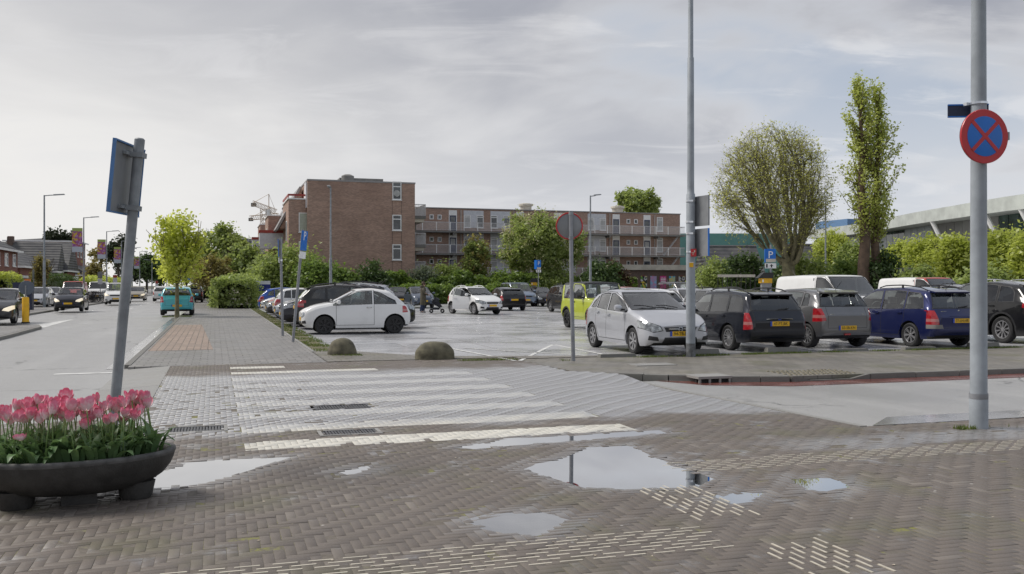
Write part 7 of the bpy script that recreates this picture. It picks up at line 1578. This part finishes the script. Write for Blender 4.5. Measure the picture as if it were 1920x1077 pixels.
# ---- fence seen beside the ticket machine
fx0, fy0 = CD(1346, 60); fx1, fy1 = CD(1416, 60); fe = empty('low_fence', ((fx0 + fx1) / 2, (fy0 + fy1) / 2, 0), math.atan2(fy1 - fy0, fx1 - fx0)); tag(fe, 'low fence with weathered top board before the dark bush', 'fence'); m = MB(); m.box(-1.2, .1, -.03, .03, ZH(520, 60), ZH(515, 60)); m.build('top_board', M_CREAM, fe); m = MB(); m.box(.12, 1.2, -.03, .03, ZH(520, 60), ZH(515, 60)); m.build('top_board', M_CREAM, fe)
for i in range(9): m = MB(); m.box(-1.2 + i * .3 - .02, -1.2 + i * .3 + .02, -.02, .02, 0, ZH(520.2, 60)); m.build('paling', M_TIMB, fe)
# ---- boulders
def boulder(px, py, L_, Wd_, H_, lab, seed):
    x, y = G(px, py); x += 0; bm = bmesh.new(); bmesh.ops.create_icosphere(bm, subdivisions=5, radius=1); rs = np.random.RandomState(seed); ph = rs.uniform(0, 6, 9)
    for v in bm.verts:
        p = v.co.copy(); e_ = 2.6 if L_ > .8 else 2.1; q = (abs(p.x) ** e_ + abs(p.y) ** e_ + abs(p.z) ** e_) ** (-1 / e_); p *= q
        n_ = 1 + .012 * math.sin(5 * p.x + ph[0]) * math.sin(4 * p.y + ph[1]) + .01 * math.sin(11 * p.z + ph[2]) + rs.normal(0, .004); p *= n_; v.co = Vector((p.x * L_ / 2, p.y * Wd_ / 2, max(-.12, p.z * H_)))
    m = bpy.data.meshes.new('boulder'); bm.to_mesh(m); bm.free(); m.polygons.foreach_set('use_smooth', np.ones(len(m.polygons), bool)); o = link('boulder', m, M_STONE); o.location = (x, y + Wd_ / 2, 0); tag(o, lab, 'boulder')
boulder(645, 667, .66, .62, .39, 'small round mossy stone dome at the sidewalk corner', 1); boulder(821, 675, .87, .6, .37, 'wide flat topped mossy stone dome at the car park entrance', 2)
# ---- wheel stops
def beam(px0, px1, py, lab, hgt=.13):
    a_, b_ = G(px0, py), G(px1, py); m = MB(); L_ = b_[0] - a_[0]
    m.add([(0, 0, -.03), (L_, 0, -.03), (L_, .2, -.03), (0, .2, -.03), (.03, .03, hgt), (L_ - .03, .03, hgt), (L_ - .03, .17, hgt), (.03, .17, hgt)], [(0, 3, 2, 1), (4, 5, 6, 7), (0, 1, 5, 4), (1, 2, 6, 5), (2, 3, 7, 6), (3, 0, 4, 7)]); o = m.build('wheel_stop', M_KERB); o.location = (a_[0], 18.97, 0); tag(o, lab, 'wheel stop')
beam(1130, 1210, 672, 'low kerb block under the silver hatchback front wheel', .07); beam(1306, 1370, 668, 'concrete kerb block between silver hatchback and navy estate'); beam(1455, 1528, 665, 'concrete kerb block behind the navy estate rear wheel'); beam(1590, 1668, 662, 'low kerb block behind the grey hatchback', .06); beam(1735, 1815, 660, 'low kerb block behind the blue estate', .06); beam(1866, 1940, 657, 'concrete kerb block behind the large black off road car')
# ---- drain covers
M_IRON = plain('cast_iron', (.10, .10, .105), .4, .5, var=.25, scale=20, obj=False)
for i, (x0, x1, y0, y1) in enumerate(GR):
    cxd, cyd = (x0 + x1) / 2, (y0 + y1) / 2; z_ = float(ground_z(np.array([cxd]), np.array([cyd]))[0]); o = empty('drain_cover', (cxd, cyd, z_)); tag(o, ['slotted iron drain grate between the zebra stripes', 'sunken slotted iron drain cover beside the nearest zebra stripe', 'ribbed iron cover in the cobbled bricks by the tulip planter'][i], 'drain cover'); hx_, hy_ = (x1 - x0) / 2 - .015, (y1 - y0) / 2 - .015
    m = MB(); m.box(-hx_, hx_, -hy_, -hy_ + .04, -.05, .002); m.box(-hx_, hx_, hy_ - .04, hy_, -.05, .002); m.box(-hx_, -hx_ + .04, -hy_ + .04, hy_ - .04, -.05, .002); m.box(hx_ - .04, hx_, -hy_ + .04, hy_ - .04, -.05, .002); m.build('frame', M_CONC if i else M_IRON, o)
    m = MB(); m.box(-hx_ + .041, hx_ - .041, -hy_ + .041, hy_ - .041, -.06, -.022); m.build('pit', M_UNDER if i < 2 else M_IRON, o)
    n_ = 18
    for j in range(n_):
        u_ = -hx_ + .06 + (2 * hx_ - .12) * j / (n_ - 1); m = MB(); m.box(u_ - .011, u_ + .011, -hy_ + .042, hy_ - .042, -.03, -.004 + (.002 if j % 2 else 0)); m.build('bar', M_IRON, o)
gx_, gy_ = G(1318, 706); o = empty('gully_inlet', (gx_ + .1, 14.5, 0)); tag(o, 'grey kerb gully inlet with three dark openings', 'gully'); m = MB(); m.box(-.33, .33, -.2, .28, -.02, .022); m.build('lid', M_CONC, o); m = MB(); [m.box(u_ - .02, u_ + .02, -.19, -.1, -.1, -.021) for u_ in (-.29, -.1, .1, .29)]; m.build('bars', M_CONC, o); m = MB(); m.box(-.31, .31, -.16, -.02, -.1, -.022); m.build('opening', M_UNDER, o)
b = MB(); p = G(1222, 684); b.box(p[0] - .45, p[0] + .45, p[1] - .25, p[1] + .25, -.03, .012); o = b.build('manhole_lid', M_CONC); tag(o, 'square concrete lid in the tile pavement left of the lamp column', 'lid')
# ================================================================ planter with tulips
pc = (-.98, 7.62); pl_ = empty('planter', (pc[0], pc[1], 0), R(8)); tag(pl_, 'dark oval concrete flower trough on stub feet', 'planter')
M_PL = plain('dark_planter', (.040, .038, .035), .6, var=.35, scale=6, bump=.4); M_RIM = plain('planter_rim', (.085, .083, .08), .7, var=.45, scale=9)
prof = [(.35, .075), (.60, .085), (.76, .115), (.88, .17), (.955, .235), (.99, .29), (1.0, .325)]; m = MB(); A_, B_ = .69, .46
m.lathe(prof, 48, sx=A_, sy=B_); m.add([], []); m.build('bowl', M_PL, pl_, True)
m = MB(); m.lathe([(1.0, .320), (1.012, .336), (1.005, .355), (.97, .36), (.935, .353), (.92, .33), (.90, .28)], 48, sx=A_, sy=B_); m.build('rim', M_RIM, pl_, True)
m = MB(); m.lathe([(.0, .315), (.5, .318), (.915, .30)], 40, sx=A_, sy=B_); m.build('soil', plain('soil', (.035, .024, .018), .95, var=.5, scale=30, bump=.8), pl_, True)
for sx_, sy_ in ((-.40, -.14), (.40, -.14), (-.40, .18), (.40, .18)):
    m = MB(); m.lathe([(.085, 0), (.095, .02), (.115, .13)], 12, (sx_, sy_, 0), sx=1.2, sy=.9, close=True); m.build('foot', M_PL, pl_, 40)
m = MB(); m.box(-.11, .13, -.2, .2, 0, .10); m.build('foot', M_PL, pl_)
# tulips: five plants modelled, each copied
k = NM('tulip_petal'); sg4 = k.n('ShaderNodeSeparateXYZ'); k.l(k.n('ShaderNodeTexCoord').outputs['Generated'], sg4.inputs[0]); nz = k.noise(k.pos(obj=True), 60, 3); oi = k.n('ShaderNodeObjectInfo')
f = k.math('ADD', sg4.outputs[2], k.math('MULTIPLY', k.math('SUBTRACT', nz, .5), .9)); c_ = k.mix(k.rng(f, .15, .8), (.84, .68, .69), (.74, .16, .27)); c_ = k.mix(k.math('MULTIPLY', oi.outputs['Random'], .35), c_, (.82, .42, .50)); k.set('Base Color', c_); k.set('Roughness', .5); k.set('Subsurface Weight', .15); k.set('Subsurface Radius', (.01, .004, .004)); M_PET = k.m
L_TUL = leafmat('tulip_leaf', (.075, .15, .06), (.16, .26, .11), .3); M_STEM = plain('tulip_stem', (.14, .22, .06), .5, var=.15)
def petal_flower(seed):
    pr = random.Random(seed); b = MB(); op = pr.uniform(.9, 1.25)
    for i in range(6):
        a = i * math.pi / 3 + pr.uniform(-.1, .1); inner = i % 2; rad = (.026 if inner else .031) * op; hgt = pr.uniform(.066, .078); rows = []
        for v_ in (0, .25, .5, .75, .92, 1.0):
            rr_ = rad * (.35 + 1.0 * math.sin(v_ * 2.1) ** .8) * (1 if v_ < .8 else 1 + (v_ - .8) * .5); hw = (.62, .95, 1.0, .85, .5, .12)[[0, .25, .5, .75, .92, 1.0].index(v_)] * .62
            rows.append([(rr_ * math.cos(a + u_ * hw), rr_ * math.sin(a + u_ * hw), v_ * hgt + (.004 if abs(u_) > .5 else 0)) for u_ in (-1, -.4, .4, 1)])
        base = len(b.v)
        for r_ in rows: b.v += r_
        for r_ in range(5):
            for c_ in range(3): q = base + r_ * 4 + c_; b.f.append((q, q + 1, q + 5, q + 4))
    return b.mesh('flower', True)
def tulip_leaf(b, pr, L_, wd, an, lean):
    n_ = 7; p = Vector((0, 0, 0)); el = R(pr.uniform(72, 86)); rows = []; d2 = Vector((math.cos(an), math.sin(an), 0)); sd = Vector((-math.sin(an), math.cos(an), 0)); tw = pr.uniform(-.4, .4)
    for i in range(n_):
        q = i / (n_ - 1); w_ = wd * (.35 + 1.5 * q) * (1 - q) ** .75 * 1.25 + .002; s2 = (sd + d2 * tw * q).normalized(); nrm = Vector((0, 0, 1)) * .25 * w_
        rows.append([p - s2 * w_ + nrm, p, p + s2 * w_ + nrm]); p = p + (d2 * math.cos(el) + Vector((0, 0, 1)) * math.sin(el)) * L_ / n_; el -= lean / n_ * (1 + q * 2)
    base = len(b.v)
    for r_ in rows: b.v += [tuple(x) for x in r_]
    for i in range(n_ - 1):
        for j in range(2): q = base + i * 3 + j; b.f.append((q, q + 1, q + 4, q + 3))
protos = []
for s_ in range(6):
    pr = random.Random(40 + s_); hgt = pr.uniform(.29, .42); lx_, ly_ = pr.uniform(-.04, .04), pr.uniform(-.04, .04); st_ = MB(); st_.tube([(0, 0, -.02), (lx_ * .3, ly_ * .3, hgt * .5), (lx_, ly_, hgt)], .0045, 6); fl_ = petal_flower(s_)
    lv = [];
    for j in range(3): b = MB(); tulip_leaf(b, pr, pr.uniform(.24, .36), pr.uniform(.02, .038), pr.uniform(0, 6.28), pr.uniform(.4, 1.9)); lv.append(b.mesh('leaf', True))
    protos.append((st_.mesh('stem', True), fl_, (lx_, ly_, hgt - .004), lv))
prt = random.Random(77); spots = []; tries = 0
while len(spots) < 92 and tries < 4000:
    tries += 1; a = prt.uniform(0, 6.283); r_ = math.sqrt(prt.random()); x, y = r_ * .80 * A_ * math.cos(a), r_ * .78 * B_ * math.sin(a)
    if all((x - u_) ** 2 + (y - v_) ** 2 > .0030 for u_, v_ in spots): spots.append((x, y))
TLAB = 'pink and white tulip in bloom growing in the dark oval trough'
for i, (x, y) in enumerate(spots):
    st_, fl_, tp_, lv = protos[i % 6]; c8, s8 = math.cos(R(8)), math.sin(R(8)); o = empty('tulip', (pc[0] + x * c8 - y * s8, pc[1] + x * s8 + y * c8, .315), prt.uniform(0, 6.28)); tag(o, TLAB, 'tulip', 'tulips in the oval trough'); sc = prt.uniform(.82, 1.12); o.scale = (sc, sc, sc)
    low = prt.random() < .08
    if low: o.scale = (sc * .9, sc * .9, sc * .55)
    link('stem', st_, M_STEM, o); f_ = link('flower', fl_, M_PET, o); f_.location = tp_; f_.rotation_euler = (prt.uniform(-.38, .38), prt.uniform(-.38, .38), 0); fs_ = prt.uniform(.85, 1.12); f_.scale = (fs_ * prt.uniform(.85, 1.15), fs_, fs_ * 1.05)
    for l_ in lv: link('leaf', l_, L_TUL, o)
b = MB(); pr = random.Random(5)
for i in range(340):
    a = pr.uniform(0, 6.283); r_ = math.sqrt(pr.random()); q = MB(); tulip_leaf(q, pr, pr.uniform(.16, .34), pr.uniform(.016, .036), pr.uniform(0, 6.28) if r_ < .7 else a + pr.uniform(-.8, .8), pr.uniform(.4, 1.9 if r_ > .7 else 1.2)); dx, dy = r_ * .86 * A_ * math.cos(a), r_ * .84 * B_ * math.sin(a); b.add([(x + dx, y + dy, z + .305) for x, y, z in q.v], q.f)
o = b.build('tulip_leaves', L_TUL, None, True); o.location = (pc[0], pc[1], 0); o.rotation_euler[2] = R(8); tag(o, 'dense green tulip leaves filling the dark oval trough', 'leaves', kind='stuff')
# ================================================================ bicycles
M_BIKE = plain('bike_frame', (.03, .03, .035), .4, .2); M_BIKER = plain('bike_red', (.28, .02, .02), .4)
def bike_meshes():
    w_ = MB(); n_ = 20
    for i in range(n_): a, b_ = 2 * math.pi * i / n_, 2 * math.pi * (i + 1) / n_; w_.tube([(.33 * math.cos(a), 0, .33 * math.sin(a)), (.33 * math.cos(b_), 0, .33 * math.sin(b_))], .02, 5, cap=False)
    for i in range(8): a = math.pi * i / 8; w_.tube([(-.32 * math.cos(a), 0, -.32 * math.sin(a)), (.32 * math.cos(a), 0, .32 * math.sin(a))], .004, 3)
    f_ = MB(); A1, B1, C1, D1, E1 = (-.52, 0, .34), (-.12, 0, .30), (-.25, 0, .82), (.36, 0, .80), (.54, 0, .34)
    for p, q in ((A1, B1), (B1, C1), (C1, A1), (B1, D1), (C1, D1), (D1, E1), (C1, (-.28, 0, .95)), (D1, (.32, 0, 1.02))): f_.tube([p, q], .018, 6)
    h_ = MB(); h_.tube([(.18, -.28, 1.06), (.34, -.1, 1.04), (.34, .1, 1.04), (.18, .28, 1.06)], .014, 6); s_ = MB(); s_.box(-.40, -.16, -.09, .09, .95, 1.0); r_ = MB(); r_.box(-.78, -.42, -.07, .07, .70, .73); r_.tube([(-.6, 0, .36), (-.6, .0, .7)], .012, 4)
    return w_.mesh('wheel'), f_.mesh('frame'), h_.mesh('handlebar'), s_.mesh('saddle'), r_.mesh('rack')
bk = bike_meshes()
for i in range(9):
    px = 171 + i * 3.4; x, y = CD(px, 84 + (i % 3) * .6); o = empty('bicycle', (x - .6, y, .03), R(rng.uniform(-20, 20) + (90 if i % 4 == 1 else 15))); tag(o, 'dark city bicycle in the row parked across the main road' if i != 2 else 'red framed bicycle in the row parked across the main road', 'bicycle', 'bicycles parked across the main road')
    for nm, me in zip(('frame', 'handlebar', 'saddle', 'rack'), bk[1:]): link(nm, me, M_BIKER if (i == 2 and nm == 'frame') else M_BIKE, o)
    for xx in (-.54, .54): w_ = link('wheel', bk[0], M_TYRE, o); w_.location = (xx, 0, .34)
# ================================================================ person with pram
pxp, pyp = G(793, 587); per = empty('person', (pxp, pyp, 0), R(0)); tag(per, 'person in long olive hooded coat and jeans pushing a pram', 'person')
per.rotation_euler[2] = R(-12)        # faces local +x, towards the open car door
def skin(name, verts, edges, radii, mat, par, sub=2, root=0):
    m = bpy.data.meshes.new(name); m.from_pydata(verts, edges, []); o = bpy.data.objects.new(name, m); col.objects.link(o); md = o.modifiers.new('skin', 'SKIN'); md.use_smooth_shade = True
    for i, r_ in enumerate(radii): v = m.skin_vertices[0].data[i]; v.radius = r_ if isinstance(r_, tuple) else (r_, r_)
    m.skin_vertices[0].data[root].use_root = True; o.modifiers.new('sub', 'SUBSURF').levels = sub; o.modifiers['sub'].render_levels = sub
    dg = bpy.context.evaluated_depsgraph_get(); me = bpy.data.meshes.new_from_object(o.evaluated_get(dg)); bpy.data.objects.remove(o); me.materials.clear(); q = link(name, me, mat, par); return q
M_SKIN = plain('skin', (.50, .30, .23), .55, var=.08); M_COAT = plain('olive_coat', (.085, .075, .052), .9, var=.2, scale=8); M_JEAN = plain('jeans', (.03, .045, .10), .85, var=.2, scale=10); M_HAIR = plain('hair', (.06, .035, .02), .7, var=.2); M_SHOE = plain('shoe', (.5, .48, .46), .6)
V_ = [(0, 0, .95), (0, 0, 1.15), (.01, 0, 1.36), (.02, 0, 1.47), (.035, 0, 1.56), (.05, 0, 1.66), (.05, 0, 1.74),
      (0, .09, .90), (.06, .10, .50), (.02, .10, .09), (.15, .11, .045), (0, -.09, .90), (-.05, -.10, .50), (-.12, -.10, .09), (.02, -.11, .04),
      (.01, .18, 1.40), (.08, .22, 1.15), (.30, .17, 1.04), (.37, .15, 1.04), (.01, -.18, 1.40), (.08, -.22, 1.15), (.30, -.17, 1.04), (.37, -.15, 1.04)]
E_ = [(0, 1), (1, 2), (2, 3), (3, 4), (4, 5), (5, 6), (0, 7), (7, 8), (8, 9), (9, 10), (0, 11), (11, 12), (12, 13), (13, 14), (2, 15), (15, 16), (16, 17), (17, 18), (2, 19), (19, 20), (20, 21), (21, 22)]
R__ = [(.14, .11), (.13, .10), (.14, .10), .055, (.08, .07), (.105, .085), (.08, .07), .085, .06, .045, .04, .085, .06, .045, .04, .06, .05, .035, .03, .06, .05, .035, .03]
skin('body', V_, E_, R__, M_SKIN, per)
c_ = MB(); n_ = 20; rows = [(.45, .21, .17), (.52, .225, .18), (.75, .215, .175), (.95, .20, .17), (1.15, .18, .155), (1.32, .19, .165), (1.42, .205, .15), (1.48, .15, .115), (1.52, .095, .085)]
for zi, (z_, ry, rx) in enumerate(rows):
    for j in range(n_): a = 2 * math.pi * j / n_; w_ = 1 + .03 * math.sin(a * 5 + zi); c_.v.append((rx * math.cos(a) * w_ + .01, ry * math.sin(a) * w_, z_))
for i in range(len(rows) - 1):
    for j in range(n_): c_.f.append((i * n_ + j, i * n_ + (j + 1) % n_, (i + 1) * n_ + (j + 1) % n_, (i + 1) * n_ + j))
for sg in (1, -1): c_.tube([(.01, sg * .17, 1.42), (.05, sg * .235, 1.26), (.09, sg * .235, 1.13), (.20, sg * .2, 1.07), (.30, sg * .17, 1.045)], [.075, .075, .07, .06, .055], 10)
c_.build('coat', M_COAT, per, True)
h_ = MB(); h_.lathe([(.06, -.10), (.13, -.06), (.15, .0), (.12, .05), (.07, .06)], 14, (-.05, 0, 1.53), sx=.9, sy=1.1); h_.build('hood', M_COAT, per, True)
h_ = MB(); h_.lathe([(.07, -.07), (.112, -.02), (.118, .05), (.095, .11), (.05, .145), (0, .155)], 16, (.025, 0, 1.66)); h_.build('hair', M_HAIR, per, True)
f_ = MB(); f_.lathe([(.001, 0), (.02, .01), (.012, .04), (.001, .055)], 8, (.155, 0, 1.63)); f_.build('nose', M_SKIN, per, True)
for sg in (1, -1): f_ = MB(); f_.cbox((.138, sg * .035, 1.675), (.02, .028, .012)); f_.build('eye', M_CAP, per); f_ = MB(); f_.lathe([(.001, -.03), (.018, 0), (.001, .03)], 8, (.04, sg * .108, 1.65)); f_.build('ear', M_SKIN, per, True)
f_ = MB(); f_.cbox((.142, 0, 1.605), (.012, .045, .012)); f_.build('mouth', M_REDR, per)
for sg, off in ((1, 0), (-1, -.05)):
    ys_ = .10 * sg; t_ = MB(); t_.tube([(0, .09 * sg, .88), (.06 + off * 2.2, ys_, .50), (.02 + off * 2.8, ys_, .10)], [.105, .085, .075], 12); t_.build('trouser_leg', M_JEAN, per, True)
    s_ = MB(); xo = .05 + off * 2.8; s_.lathe([(.05, -.0), (.055, .03), (.045, .07), (.035, .11)], 12, (xo, ys_, 0), sx=2.2, sy=1.0, close=True); s_.build('shoe', M_SHOE, per, True)
for sg in (1, -1):          # fingers closed on the push bar
    for j in range(4): f_ = MB(); y0_ = sg * .15 + (j - 1.5) * .021; f_.tube([(.385, y0_, 1.065), (.425, y0_, 1.07), (.435, y0_, 1.035), (.405, y0_, 1.015)], [.010, .0095, .009, .008], 6); f_.build('finger', M_SKIN, per)
    f_ = MB(); f_.tube([(.36, sg * .15 - sg * .045, 1.04), (.395, sg * .15 - sg * .055, 1.02), (.42, sg * .15 - sg * .04, 1.025)], [.012, .011, .009], 6); f_.build('thumb', M_SKIN, per)
# pram
pr_ = empty('pram', (pxp, pyp, 0), R(-12)); tag(pr_, 'dark pushchair with long handle held by the person in the olive coat', 'pram'); M_PR = plain('pram_black', (.018, .02, .028), .7, var=.2)
m = MB()
for sg in (1, -1): m.tube([(.40, sg * .22, 1.04), (.62, sg * .22, .62), (1.12, sg * .2, .12)], .016, 6); m.tube([(.62, sg * .22, .62), (.48, sg * .22, .12)], .016, 6)
m.tube([(.40, -.24, 1.04), (.40, .24, 1.04)], .018, 8); m.build('frame', M_PR, pr_)
m = MB(); m.add([(.55, -.2, .52), (.95, -.2, .30), (1.12, -.2, .36), (.70, -.2, .95), (.55, .2, .52), (.95, .2, .30), (1.12, .2, .36), (.70, .2, .95)], [(0, 1, 2, 3), (7, 6, 5, 4), (0, 4, 5, 1), (1, 5, 6, 2), (2, 6, 7, 3), (3, 7, 4, 0)]); m.build('seat', M_PR, pr_)
m = MB(); m.lathe([(.24, 0), (.23, .12), (.17, .2), (.05, .24)], 14, (.78, 0, .62), sx=1.0, sy=.95); m.xform(Matrix.Translation((.78, 0, .62)) @ Matrix.Rotation(R(-35), 4, 'Y') @ Matrix.Translation((-.78, 0, -.62))); m.build('hood', M_PR, pr_, True)
m = MB(); m.box(.55, .95, -.17, .17, .18, .30); m.build('basket', M_PR, pr_)
wm_ = MB(); wm_.lathe([(.05, -.025), (.10, -.03), (.12, -.015), (.12, .015), (.10, .03), (.05, .025)], 18); wm_.xform(Matrix.Rotation(R(90), 4, 'X')); wm_ = wm_.mesh('wheel', 40)
for x_ in (.48, 1.12):
    for sg in (1, -1): w_ = link('wheel', wm_, M_TYRE, pr_); w_.location = (x_, sg * .22, .12)
# ================================================================ litter on the forecourt
b = MB(); pr = random.Random(21)
for i in range(130):
    D = 4.8 + 5.5 * pr.random() ** 1.3; px = pr.uniform(-60, 1980); x, y = CD(px, D)
    if y > 8.9 and x > 7 or x < -1.5 or any(float(sdf(p_, np.array([x]), np.array([y]))[0]) > -.05 for p_ in PUD): continue
    z = float(ground_z(np.array([x]), np.array([y]))[0]) + .0022; r = pr.uniform(.004, .014); a = pr.uniform(0, 6.28); e = pr.uniform(.3, .7)
    pts = [(x + r * math.cos(q + a) * (1 if k % 2 else e), y + r * math.sin(q + a) * (1 if k % 2 else e), z + pr.uniform(0, .004)) for k, q in enumerate(np.linspace(0, 6.28, 7)[:-1])]; b.add(pts, [tuple(range(6))])
o = b.build('petal_litter', plain('petal_litter', (.42, .36, .28), .7, var=.6, scale=1.5, obj=False)); tag(o, 'small pale petals and leaf scraps scattered over the brick forecourt', 'litter', kind='stuff')
